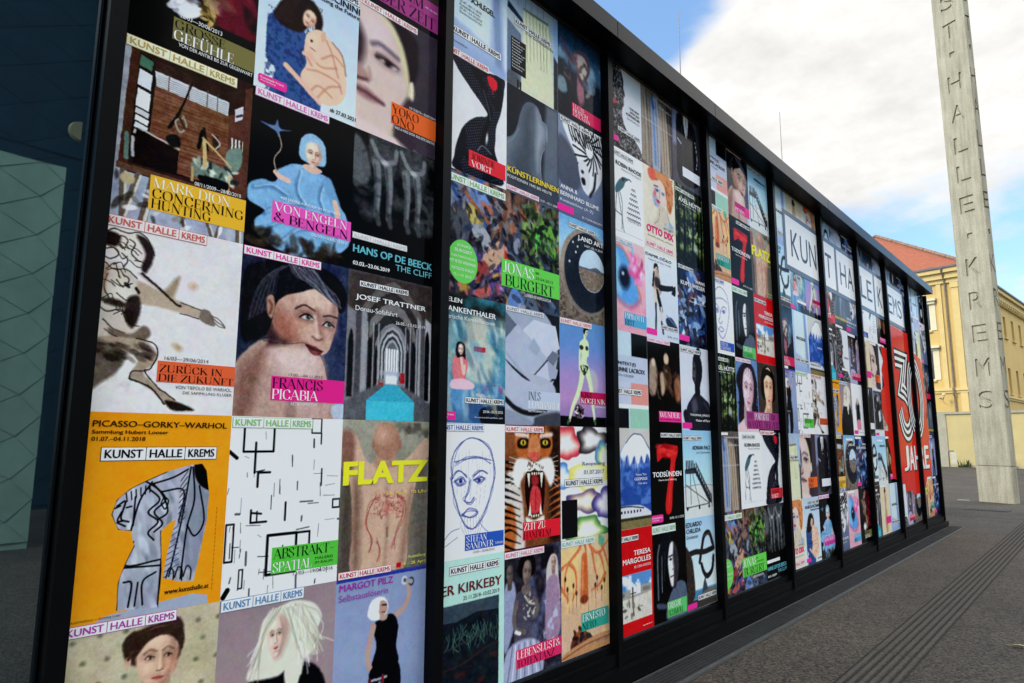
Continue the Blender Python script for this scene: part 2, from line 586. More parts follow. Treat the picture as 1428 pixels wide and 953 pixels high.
TXT = {}
G = {}
for ln in '''A .72|t 0,0 .34,1|T .34,1 .68,0|l .13,.36 .54,.36|l -.06,0 .1,0|l .56,0 .78,0
B .6|T .12,0 .12,1|c .02,1 .3,1 .5,.93 .52,.66 .36,.54 .12,.53|c .36,.53 .56,.45 .57,.18 .38,0 .02,0
C .68|c .6,.72 .55,.93 .38,1 .14,.88 .06,.5 .14,.12 .38,0 .56,.06 .63,.27|l .6,.72 .6,.98
D .72|T .12,0 .12,1|c .02,1 .36,1 .6,.86 .67,.5 .6,.14 .36,0 .02,0
E .56|T .12,0 .12,1|l .02,1 .5,1|l .12,.52 .4,.52|l .02,0 .53,0|l .5,1 .5,.78|l .53,0 .53,.24|l .4,.42 .4,.62
F .52|T .12,0 .12,1|l .02,1 .5,1|l .12,.52 .4,.52|l .5,1 .5,.78|l .02,0 .24,0|l .4,.42 .4,.62
G .74|c .6,.74 .55,.93 .38,1 .14,.88 .06,.5 .14,.12 .38,0 .52,.05 .62,.2|T .62,.04 .62,.42|l .5,.42 .74,.42|l .6,.74 .6,.98
H .78|T .12,0 .12,1|T .66,0 .66,1|l .12,.52 .66,.52|l .02,0 .22,0|l .02,1 .22,1|l .56,0 .76,0|l .56,1 .76,1
I .26|T .13,0 .13,1|l .02,0 .24,0|l .02,1 .24,1
J .42|T .28,1 .28,.2|c .28,.2 .24,.04 .12,0 .03,.1|l .16,1 .4,1
K .72|T .12,0 .12,1|t .12,.4 .62,1|T .3,.58 .66,0|l .02,0 .22,0|l .02,1 .22,1|l .55,0 .76,0
L .54|T .12,0 .12,1|l .02,0 .52,0|l .52,0 .52,.26|l .02,1 .24,1
M .9|t .1,0 .12,1|T .12,1 .43,0|t .43,0 .76,1|T .78,0 .78,1|l 0,0 .2,0|l .68,0 .9,0
N .78|t .12,0 .12,1|T .12,1 .66,0|t .66,0 .66,1|l .02,0 .22,0|l .56,1 .76,1
O .76|c .38,1 .14,.88 .06,.5 .14,.12 .38,0 .62,.12 .7,.5 .62,.88 .38,1
P .58|T .12,0 .12,1|c .02,1 .38,1 .54,.9 .54,.6 .38,.47 .12,.46|l .02,0 .24,0
Q .76|c .38,1 .14,.88 .06,.5 .14,.12 .38,0 .62,.12 .7,.5 .62,.88 .38,1|T .4,.1 .74,-.2
R .66|T .12,0 .12,1|c .02,1 .38,1 .53,.9 .53,.62 .38,.49 .12,.48|T .34,.48 .62,0|l .02,0 .24,0|l .54,0 .7,0
S .56|c .48,.76 .42,.95 .27,1 .1,.92 .08,.74 .2,.6 .36,.46 .5,.34 .5,.14 .3,0 .1,.05 .05,.24|l .48,.74 .48,.97|l .05,.03 .05,.26
T .64|T .32,0 .32,1|l 0,1 .64,1|l 0,1 0,.78|l .64,1 .64,.78|l .2,0 .44,0
U .74|T .12,1 .12,.25|c .12,.25 .18,.04 .37,0 .56,.06 .62,.25|t .62,.25 .62,1|l .02,1 .22,1|l .52,1 .72,1
V .7|T .02,1 .36,0|t .36,0 .68,1|l -.06,1 .14,1|l .58,1 .76,1
W 1.02|T .02,1 .3,0|t .3,0 .52,.95|T .5,1 .78,0|t .78,0 1,1
X .66|T .02,1 .64,0|t .02,0 .62,1
Y .68|T .02,1 .34,.45|t .34,.45 .66,1|T .34,.45 .34,0|l .22,0 .46,0
Z .6|l .02,1 .56,1|T .56,1 .02,0|l .02,0 .58,0|l .58,0 .58,.24|l .02,1 .02,.78
& .8|c .74,.42 .6,.12 .32,0 .1,.1 .08,.3 .24,.5 .42,.68 .44,.88 .32,1 .2,.9 .22,.7 .45,.35 .78,0
! .24|T .12,.3 .12,1|T .12,0 .12,.1
- .5|l .06,.45 .44,.45
. .2|T .1,0 .1,.1
É .56|T .12,0 .12,1|l .02,1 .5,1|l .12,.52 .4,.52|l .02,0 .53,0|l .5,1 .5,.78|l .53,0 .53,.24|t .2,1.1 .38,1.28'''.split('\n'):
    hd, *st = ln.split('|')
    ch, wd = hd.split(' ')
    G[ch] = (float(wd), [(p.split(' ')[0], [tuple(map(float, q.split(','))) for q in p.split(' ')[1:]]) for p in st])
for a_, b_, w_ in (('Ä', 'A', .34), ('Ö', 'O', .38), ('Ü', 'U', .37)):
    G[a_] = (G[b_][0], G[b_][1] + [('T', [(w_ - .15, 1.13), (w_ - .15, 1.26)]), ('T', [(w_ + .15, 1.13), (w_ + .15, 1.26)])])


def didone_poly(s, thick=0.135, thin=0.03):
    """high-contrast serif capitals drawn with a modulated stroke, in a 0..1 box (baseline 0, cap height 1)"""
    key = ('d', s, thick)
    if key in TXT:
        return TXT[key]
    V, F, Zs = [], [], []
    x = 0.0
    k = 0
    for ch in s:
        if ch == ' ':
            x += 0.32
            continue
        wd, st = G[ch]
        for kind, pts in st:
            p = np.array(pts, float)
            if kind == 'c':
                p = smooth_pts(p, False, 4)
            d = np.gradient(p, axis=0)
            d /= np.maximum(np.linalg.norm(d, axis=1)[:, None], 1e-9)
            if kind == 'T':
                w = np.full(len(p), thick)
            elif kind in 'tl':
                w = np.full(len(p), thin)
            else:
                v = np.abs(d[:, 1])
                sl = d[:, 0] * d[:, 1]
                t = np.where(sl > 0.05, np.clip((v - .8) / .2, 0, 1), v ** 1.3)
                w = thin + (thick - thin) * t
            nrm = np.stack([-d[:, 1], d[:, 0]], 1)
            b = len(V)
            for q, n_, ww in zip(p, nrm, w):
                V.append((q[0] + x + n_[0] * ww / 2, q[1] + n_[1] * ww / 2)); V.append((q[0] + x - n_[0] * ww / 2, q[1] - n_[1] * ww / 2))
                Zs += [k % 7, k % 7]
            F += [(b + 2 * i, b + 2 * i + 1, b + 2 * i + 3, b + 2 * i + 2) for i in range(len(p) - 1)]
            k += 1
        x += wd + 0.07
    V = np.array(V)
    V[:, 0] = (V[:, 0] - V[:, 0].min()) / (V[:, 0].max() - V[:, 0].min())
    TXT[key] = (V, F, np.array(Zs))
    return TXT[key]


INK = 1.30           # how much brighter the ink is than it looks in the shade of the street


def lin(c):
    return np.clip(srgb(c) * INK, 0.002, 0.88)


class Ink:
    """flat shapes and letters on a sheet (local y along the wall, z up), each vertex with its own colour"""
    def __init__(self, w, h):
        self.w, self.h = w, h
        self.v, self.f, self.c = [], [], []

    def put(self, xy, faces, col, x):
        n = len(self.v)
        c = lin(col)
        x = np.broadcast_to(x, (len(xy),))
        for (a, b), q in zip(xy, x):
            self.v.append((q, a * self.w, b * self.h)); self.c.append(c)
        for q in faces:
            a, b, c_ = (xy[q[0]], xy[q[1]], xy[q[2]])
            area = (b[0] - a[0]) * (c_[1] - a[1]) - (b[1] - a[1]) * (c_[0] - a[0])
            self.f.append(tuple(i + n for i in (q if area >= 0 else q[::-1])))

    def rect(self, x0, y0, x1, y1, col, x):
        self.put([(x0, 1 - y1), (x1, 1 - y1), (x1, 1 - y0), (x0, 1 - y0)], [(0, 1, 2, 3)], col, x)

    def round_rect(self, x0, y0, x1, y1, col, x, r=0.25):
        asp = self.w / self.h
        rr = r * (y1 - y0)
        pts = []
        for cx_, cy_, a0 in ((x1 - rr / asp, 1 - y1 + rr, -90), (x1 - rr / asp, 1 - y0 - rr, 0), (x0 + rr / asp, 1 - y0 - rr, 90), (x0 + rr / asp, 1 - y1 + rr, 180)):
            for t in range(0, 91, 30):
                pts.append((cx_ + rr / asp * math.cos(R(a0 + t)), cy_ + rr * math.sin(R(a0 + t))))
        self.put(pts, [tuple(range(len(pts)))], col, x)

    def disc(self, cx_, cy_, rx, ry, col, x, n=32):
        self.put([(cx_ + rx * math.cos(2 * math.pi * i / n), 1 - cy_ + ry * math.sin(2 * math.pi * i / n)) for i in range(n)], [tuple(range(n))], col, x)

    def text(self, kind, s, x0, y0, x1, y1, col, x):
        if kind == 'd':
            v, f, z = didone_poly(s)
            xy = np.stack([x0 + v[:, 0] * (x1 - x0), (1 - y1) + v[:, 1] * (y1 - y0)], 1)
            self.put(xy, f, col, x + z * 0.00006)
        else:
            v, f = text_poly(s, 0.028 if kind == 'b' else 0.0)
            if len(v) == 0:
                return
            xy = np.stack([x0 + v[:, 0] * (x1 - x0), (1 - y1) + v[:, 1] * (y1 - y0)], 1)
            self.put(xy, f, col, x)
            if kind in 'mb':
                e = (y1 - y0) * (0.075 if kind == 'm' else 0.05)
                self.put(xy + np.array([e * self.h / self.w, e * .4]), f, col, x + 0.0002)

    def build(self, name, parent, mt=None):
        if not self.f:
            return None
        me = bpy.data.meshes.new(name)
        me.from_pydata(self.v, [], self.f)
        at = me.color_attributes.new('Col', 'FLOAT_COLOR', 'POINT')
        c = np.ones((len(self.v), 4), np.float32)
        c[:, :3] = np.array(self.c)
        at.data.foreach_set('color', c.ravel())
        return link(name, me, M['print'], parent)


def grid_mesh(name, nx, ny, w, h, rgb):
    """rgb: ny x nx x 3 linear, first row at the top"""
    me = bpy.data.meshes.new(name)
    yy, zz = np.meshgrid(np.linspace(0, w, nx), np.linspace(h, 0, ny))
    co = np.zeros((ny * nx, 3), np.float32)
    co[:, 1] = yy.ravel(); co[:, 2] = zz.ravel()
    i = np.arange((ny - 1) * (nx - 1))
    r, c = i // (nx - 1), i % (nx - 1)
    a = r * nx + c
    q = np.stack([a + nx, a + nx + 1, a + 1, a], 1).astype(np.int32)
    me.vertices.add(len(co)); me.vertices.foreach_set('co', co.ravel())
    me.loops.add(q.size); me.loops.foreach_set('vertex_index', q.ravel())
    me.polygons.add(len(q))
    me.polygons.foreach_set('loop_start', np.arange(0, q.size, 4, dtype=np.int32))
    me.polygons.foreach_set('loop_total', np.full(len(q), 4, np.int32))
    me.update(calc_edges=True)
    at = me.color_attributes.new('Col', 'FLOAT_COLOR', 'POINT')
    cc = np.ones((ny * nx, 4), np.float32)
    cc[:, :3] = rgb.reshape(-1, 3)
    at.data.foreach_set('color', cc.ravel())
    return me


# grid of the printed facade: nine bays, three columns, six rows
S0, BAY, PW = 0.768, 1.652, 0.5307
Z0, PH = 0.257, 0.7205
XP = 0.003
WHITE, BLACK, PINK = (232, 232, 236), (10, 10, 12), (225, 40, 140)


def strip(items, x0, y0, x1, y1, fg, bg=(238, 236, 236)):
    items.append(('strip', x0, y0, x1, y1, fg, bg))


ORD = ['first', 'second', 'third', 'fourth', 'fifth', 'sixth', 'seventh', 'eighth', 'ninth']
ROWN = ['bottom row', 'second row from the bottom', 'third row from the bottom', 'third row from the top', 'second row from the top', 'top row']
DES = {}


def design(label, span=1):
    def deco(fn):
        DES[fn.__name__] = (fn, label, span)
        return fn
    return deco


def place_poster(dn, k, c, r, label):
    fn, _, span = DES[dn]
    s0 = S0 + BAY * k + PW * c
    z0 = Z0 + PH * r
    w, h = PW * span, PH
    sm, zm = s0 + w / 2, z0 + h / 2
    dist = math.hypot(CAMX, sm)
    cosv = CAMX / dist
    depth = max(0.6, (Vector((0, sm, zm)) - Vector((CAMX, 0, CAMZ))).dot(fw))
    ppm = 672.5 / depth
    q = 1.6
    nx = int(np.clip(w * ppm * max(cosv, 0.12) * 1.25 * q, 14, 360))
    ny = int(np.clip(h * ppm * 1.15 * q, 24, 360))
    A = Art(nx, ny, h / w * span, span, seed=abs(hash(dn)) % 1000 if False else sum(map(ord, dn)))
    items = fn(A) or []
    if dn not in ('lines', 'blocks', 'redfield', 'statue', 'rainbow', 'window'):
        A.ragged(.0038, 26)
    # tone and grain of the printed pictures: strongest in the middle tones, paper stays clean
    mid = np.clip(1 - ((A.im.mean(-1) - 105) / 115) ** 2, 0.12, 1)
    gr = (A.noise(5, 5) - .5) * 14 + (A.noise(18, 18) - .5) * 26 + (A.noise(48, 48, 2) - .5) * 30 + (A.noise(110, 110, 1) - .5) * 22
    flat = dn in ('statue', 'mint', 'linedraw', 'lines', 'blocks', 'redfield', 'window', 'profile', 'stilts', 'bikini', 'planes', 'bronze', 'iron', 'stair', 'boot', 'dumbbell', 'blonde', 'hug', 'seven', 'mountain', 'rainbow', 'closeup', 'scales', 'swirl', 'veil')
    A.im += (gr * mid * (0.22 if flat else 0.6))[..., None]
    A.im += np.stack([A.noise(14, 14, 3) - .5 for _ in range(3)], -1) * 12
    A.im = 128 + (A.im - 128) * 1.12 - 5
    A.im = A.im * 0.91 + A.im.mean(-1, keepdims=True) * 0.09
    im = np.clip(A.im, 4, 250)
    o = link('exhibition_poster', grid_mesh('exhibition_poster', nx, ny, w, h, lin(im)), M['print'], None, (XP, s0, z0))
    tag(o, label, 'poster', 'exhibition posters on the glass facade')
    pxw = w / span * ppm * cosv           # sheet width in pixels
    pxh = h * ppm
    for it in items:
        kd = it[0]
        if kd == 'strip':
            _, x0, y0, x1, y1, fg, bgc = it
            ik = Ink(w / span, h)
            t = 0.004
            ta = t * w / span / h
            ik.rect(x0, y0, x1, y1, fg, 0.0010)
            L = x1 - x0
            cells = [(0, .362), (.362, .70), (.70, 1.0)]
            for a, b in cells:
                ik.rect(x0 + a * L + t, y0 + ta, x0 + b * L - t * (0.3 if b < 1 else 1), y1 - ta, bgc, 0.0020)
            so = ik.build('logo_strip', o)
            if pxh * (y1 - y0) > 3.2:
                hh = y1 - y0
                for (a, b), wd in zip(cells, ('KUNST', 'HALLE', 'KREMS')):
                    lk = Ink(w / span, h)
                    lk.text('m', wd, x0 + a * L + 0.03 * L, y0 + hh * 0.2, x0 + b * L - 0.03 * L, y1 - hh * 0.2, fg, 0.0030)
                    lk.build('lettering', so)
        elif kd == 'band':
            _, x0, y0, x1, y1, col, txts = it
            ik = Ink(w / span, h)
            ik.rect(x0, y0, min(x1, span), y1, col, 0.0010)
            bo = ik.build('title_band', o)
            for t in txts:
                if pxh * (t[5] - t[3]) > 1.6:
                    lk = Ink(w / span, h)
                    lk.text(*t, 0.0020)
                    lk.build('lettering', bo)
        elif kd == 'tag':
            _, x0, y0, x1, y1 = it
            ik = Ink(w / span, h)
            ik.round_rect(x0, y0, x1, y1, PINK, 0.0010)
            to = ik.build('pink_tag', o)
            if pxh * (y1 - y0) > 7:
                lk = Ink(w / span, h)
                ym = (y0 + y1) / 2; d = (y1 - y0)
                lk.text('s', 'Kunstmeile Krems', x0 + 0.02, ym - d * .28, x1 - 0.03, ym - d * .02, (250, 225, 240), 0.0020)
                lk.text('s', 'Ausstellung', x0 + 0.02, ym + d * .08, x0 + (x1 - x0) * .6, ym + d * .28, (250, 225, 240), 0.0020)
                lk.build('lettering', to)
        elif kd == 'disc':
            ik = Ink(w / span, h)
            ik.disc(*it[1:], 0.0010)
            it_t = [t for t in items if t[0] == 'disctext']
            do = ik.build('green_disc', o)
            for t in it_t:
                if pxh * (t[6] - t[4]) > 1.6:
                    lk = Ink(w / span, h)
                    lk.text(*t[1:], 0.0020)
                    lk.build('lettering', do)
        elif kd == 'disctext':
            pass
        elif kd == 'box':
            ik = Ink(w / span, h)
            ik.rect(*it[1:], 0.0012)
            ik.build('text_box', o)
        else:
            if pxh * (it[5] - it[3]) > 1.5:
                lk = Ink(w / span, h)
                lk.text(*it, 0.0024)
                lk.build('lettering', o)
    return o
# ------------------------------------------------------------------ the printed sheets, one painter each
@design('black poster with dark red drapery and olive title band')
def grosse(A):
    A.f((9, 9, 15))
    A.tint((105, 18, 42), 5, .45, .7, 4, .9, (.62, -.1, 1.1, .74))
    A.dabs(14, (.66, .05, 1.0, .7), [(120, 25, 50), (60, 8, 25), (160, 40, 60)], .07, 3, .03, .6)
    A.dabs(26, (.36, .66, .52, .75), [(215, 215, 222), (150, 150, 160)], .05, 4, .01, .9, -.6)
    A.P([(.37, .73), (.42, .68), (.49, .66), (.53, .705), (.46, .73), (.44, .76)], (205, 205, 212))
    A.dabs(30, (.55, .52, .64, .75), [(130, 105, 50), (60, 45, 20), (180, 150, 90)], .035, 5, .01, .8)
    A.dabs(22, (.35, .1, .7, .6), [(130, 100, 80), (70, 40, 35), (170, 140, 120)], .10, 6, .03, .6)
    return [('band', .347, .792, 1.0, .925, (108, 102, 58), [('d', 'GROSSE', .358, .803, .745, .855, (14, 14, 12)), ('d', 'GEFÜHLE', .355, .865, .82, .925, (238, 236, 222))]),
            ('s', '10/03—30/06/2013', .395, .757, .715, .782, (225, 225, 225)), ('s', 'VON DER ANTIKE BIS ZUR GEGENWART', .395, .934, .985, .956, (225, 225, 225))]


@design('poster of a brown wooden hunting cabin with an armchair')
def cabin(A):
    A.f((52, 34, 28))
    A.n(10, 12, 4)
    A.R(0, .06, .08, 1, (150, 155, 165)); A.n(25, 20, 30, (0, .06, .08, .8))
    A.Q([(.08, .07), (.14, .07), (.12, .74), (.06, .73)], (70, 44, 34))
    A.Q([(.14, .08), (.25, .10), (.27, .44), (.17, .70), (.12, .70)], (38, 30, 28))
    for i, (y, h_, c) in enumerate([(.09, .06, (70, 110, 90)), (.17, .09, (200, 204, 212)), (.28, .10, (212, 215, 222)), (.39, .03, (190, 190, 195)), (.43, .03, (215, 215, 215)), (.47, .03, (200, 200, 205)), (.51, .025, (170, 168, 165))]):
        A.Q([(.145, y), (.235, y + .015), (.23, y + .015 + h_), (.14, y + h_)], c)
    A.Q([(.25, .09), (.82, .10), (.97, .03), (.97, .0), (.2, .03)], (45, 28, 25))
    A.Q([(.25, .15), (.81, .17), (.81, .255), (.27, .235)], (185, 190, 195))
    for i in range(6):
        A.L([(.27, .17 + i * .012), (.80, .185 + i * .012)], .004, (120, 122, 125), sm=False)
    for x in (.35, .5, .64, .72):
        A.L([(x, .15), (x, .25)], .008, (90, 80, 75), sm=False)
    A.Q([(.26, .235), (.82, .255), (.83, .70), (.24, .68)], (112, 72, 52))
    A.n(26, 4, 60, (.26, .24, .83, .70)); A.n(14, 30, 30, (.26, .24, .83, .70))
    for i in range(22):
        A.L([(.25, .255 + i * .02), (.83, .265 + i * .02)], .004, (70, 42, 30), sm=False, a=.5)
    A.L([(.38, .44), (.44, .34), (.52, .14)], .028, (28, 24, 22), w1=.012)
    A.L([(.47, .36), (.42, .40), (.46, .45), (.50, .40), (.47, .35)], .014, (150, 140, 125)); A.L([(.45, .37), (.49, .42)], .02, (60, 50, 40))
    A.L([(.62, .40), (.60, .50)], .03, (25, 20, 18)); A.L([(.63, .38), (.67, .50)], .02, (30, 25, 20)); A.P([(.70, .42), (.74, .40), (.76, .46), (.72, .50)], (55, 42, 35))
    A.L([(.70, .40), (.76, .44), (.73, .48)], .012, (170, 165, 150))
    A.Q([(.82, .25), (.97, .16), (.97, .72), (.83, .70)], (88, 54, 42))
    A.Q([(.86, .20), (.93, .16), (.93, .24), (.87, .28)], (190, 190, 195)); A.L([(.88, .24), (.92, .22)], .02, (60, 60, 60))
    for i in range(4):
        A.R(.85 + i * .03, .38, .862 + i * .03, .45, (205, 205, 205))
    A.Q([(.94, .05), (1, .02), (1, .72), (.95, .73)], (84, 52, 42))
    A.Q([(.16, .50), (.46, .56), (.46, .70), (.15, .70)], (30, 22, 20)); A.L([(.18, .50), (.46, .55)], .012, (175, 172, 165)); A.P([(.36, .50), (.44, .47), (.47, .53), (.4, .55)], (28, 28, 26))
    A.L([(.10, .55), (.11, .68)], .03, (90, 120, 110)); A.L([(.14, .56), (.15, .66)], .02, (170, 170, 175))
    A.P([(.56, .60), (.68, .57), (.86, .60), (.84, .67), (.70, .68), (.58, .67)], (105, 125, 112)); A.P([(.82, .47), (.93, .43), (.94, .54), (.86, .60), (.82, .57)], (110, 132, 120))
    A.dabs(16, (.6, .58, .92, .66), [(45, 55, 50), (170, 180, 165)], .03, 5, .01)
    A.L([(.64, .45), (.66, .60)], .03, (190, 165, 115)); A.L([(.63, .44), (.86, .56)], .016, (185, 160, 110)); A.L([(.57, .63), (.57, .70)], .02, (175, 150, 105)); A.L([(.85, .62), (.85, .72)], .02, (190, 170, 130))
    A.P([(.62, .66), (.84, .66), (.82, .72), (.66, .71)], (25, 18, 16))
    A.Q([(.05, .71), (1, .73), (1, .76), (.05, .745)], (95, 66, 52))
    A.R(0, .755, 1, 1.0, (150, 158, 178)); A.n(20, 10, 10, (0, .755, 1, 1))
    for x0, x1, w in ((.10, .12, .05), (.2, .12, .05), (.3, .25, .06), (.45, .55, .03), (.62, .75, .035), (.86, .78, .035), (.95, .96, .05)):
        A.L([(x0, .76), (x1, 1.0)], w, (95, 84, 76)); A.L([(x0 + .015, .76), (x1 + .015, 1.0)], w * .4, (190, 186, 178))
    A.dabs(40, (.05, .77, 1, 1.0), [(50, 44, 40), (205, 205, 210), (120, 110, 100)], .03, 8, .01, .7)
    A.E(.13, .79, .05, .03, (180, 165, 130))
    it = [('band', .28, .735, 1.0, .925, (222, 166, 44), [('d', 'MARK DION', .30, .748, .87, .800, (246, 232, 190)), ('d', 'CONCERNING', .30, .806, .985, .858, (20, 17, 12)), ('d', 'HUNTING', .30, .864, .73, .915, (20, 17, 12))]),
          ('s', '08/11/2009—28/02/2010', .59, .707, .955, .728, (232, 232, 230))]
    strip(it, .04, .002, .865, .066, (172, 148, 84), (240, 228, 186))
    return it


@design('cream poster with a brown ink sketch of a leaping figure and orange band')
def sketch(A):
    A.f((206, 203, 204)); A.n(6, 4); A.n(4, 40)
    brn, ink = (120, 96, 78), (38, 30, 28)
    A.P([(.02, .12), (.15, .07), (.30, .10), (.345, .17), (.31, .25), (.28, .27), (.20, .22), (.05, .2)], (205, 198, 192), .02)
    A.P([(.02, .09), (.12, .10), (.10, .16), (.0, .15)], ink, .02); A.P([(.22, .08), (.31, .10), (.35, .17), (.31, .27), (.27, .25), (.29, .17)], (48, 40, 40), .02)
    A.P([(.26, .28), (.42, .35), (.50, .28), (.54, .26), (.52, .34), (.49, .40), (.42, .36)], (150, 128, 108), .03)
    A.P([(.24, .32), (.42, .36), (.58, .40), (.72, .43), (.72, .47), (.58, .46), (.40, .44), (.26, .43)], (170, 152, 134), .02)
    A.L([(.28, .28), (.40, .34), (.52, .41), (.56, .42)], .018, ink, .01); A.L([(.56, .40), (.72, .43), (.80, .45)], .007, ink, .004); A.L([(.56, .46), (.70, .475)], .007, ink, .004)
    A.P([(.72, .42), (.78, .43), (.82, .50), (.76, .50), (.70, .47)], (120, 108, 98), .01)
    for a in (.50, .505, .51):
        A.L([(.78, .45), (.84, .46 + (a - .5) * 4), (.90, a)], .008, (95, 85, 78), .004)
    A.P([(.0, .30), (.18, .27), (.25, .35), (.23, .45), (.28, .58), (.20, .62), (.10, .60), (.0, .50)], (206, 200, 196), .02)
    A.P([(.0, .27), (.16, .26), (.25, .33), (.24, .44), (.28, .57), (.20, .64), (.0, .64)], (192, 182, 172), .03); A.E(.16, .40, .07, .06, (214, 208, 202), .08, 0, .8)
    for p in ([(.02, .10), (.08, .07), (.16, .08), (.24, .065), (.31, .10), (.35, .17)], [(.10, .12), (.13, .10), (.17, .12), (.15, .16), (.11, .15)], [(.18, .11), (.22, .13), (.20, .18), (.24, .21)], [(.04, .18), (.09, .17), (.12, .20), (.07, .23), (.03, .22)], [(.14, .19), (.18, .22), (.16, .26)],
              [(.04, .25), (.10, .28), (.18, .27), (.25, .31)], [(.06, .31), (.05, .38), (.09, .44)], [(.12, .33), (.16, .36), (.22, .34)], [(.13, .40), (.19, .43), (.24, .41)], [(.02, .47), (.08, .50), (.16, .48), (.22, .51)], [(.06, .54), (.12, .58), (.2, .6)], [(.16, .30), (.20, .32), (.19, .36)]):
        A.L(p, .009, ink, .005, .9)
    A.L([(.18, .345), (.20, .36)], .022, ink, .01); A.L([(.25, .36), (.27, .38)], .022, ink, .01)
    A.P([(.20, .42), (.27, .40), (.29, .48), (.25, .57), (.19, .52)], (45, 38, 36), .02); A.P([(.01, .44), (.12, .43), (.22, .46), (.12, .47)], (60, 48, 42), .02)
    A.L([(.05, .28), (.03, .42)], .035, (140, 110, 88), .03, .8)
    A.P([(.10, .58), (.24, .60), (.32, .55), (.37, .585), (.33, .63), (.24, .66), (.13, .63)], (110, 96, 84), .02)
    A.P([(.02, .64), (.18, .62), (.34, .63), (.42, .69), (.40, .75), (.34, .79), (.42, .85), (.56, .92), (.60, .95), (.52, .95), (.40, .88), (.27, .83), (.26, .80), (.30, .73), (.22, .70), (.06, .72)], (158, 142, 124), .015)
    A.P([(.0, .66), (.13, .66), (.22, .72), (.17, .80), (.08, .86), (.0, .89)], (98, 88, 78), .025)
    A.n(16, 24, 24, (0, .6, .42, .9))
    A.L([(.28, .62), (.40, .64), (.425, .70), (.385, .77), (.35, .785), (.44, .86), (.57, .925)], .009, ink, .004); A.L([(.255, .83), (.27, .79), (.36, .785)], .008, ink); A.L([(.26, .83), (.40, .87), (.50, .95)], .012, ink)
    A.P([(.50, .93), (.60, .94), (.71, .975), (.56, .98)], ink, .015)
    for i in range(26):
        x, y = .03 + .2 * A.rng.rand(), .1 + .5 * A.rng.rand()
        A.L([(x, y), (x + .05, y + .02 * A.rng.randn()), (x + .08, y + .03)], .006, ink, .004)
    A.dabs(30, (.02, .66, .38, .74), [ink, (80, 66, 55)], .03, 9, .01, .6, .3)
    A.E(.64, .30, .03, .02, (190, 160, 125), .04, 0, .8); A.E(.56, .645, .035, .016, (170, 140, 110), .03, .4, .9)
    it = [('band', .432, .724, 1.0, .836, (208, 88, 50), [('d', 'ZURÜCK IN', .445, .745, .90, .782, (30, 16, 14)), ('d', 'DIE ZUKUNFT', .445, .793, .99, .829, (30, 16, 14))]),
          ('s', '16/03—29/06/2014', .475, .697, .79, .717, (40, 40, 42)), ('s', 'VON TIEPOLO BIS WARHOL.', .565, .848, .985, .866, (50, 50, 52)), ('s', 'DIE SAMMLUNG KLÜSER', .62, .874, .985, .892, (50, 50, 52))]
    strip(it, .015, -.002, .715, .058, (190, 92, 80), (226, 205, 205))
    return it


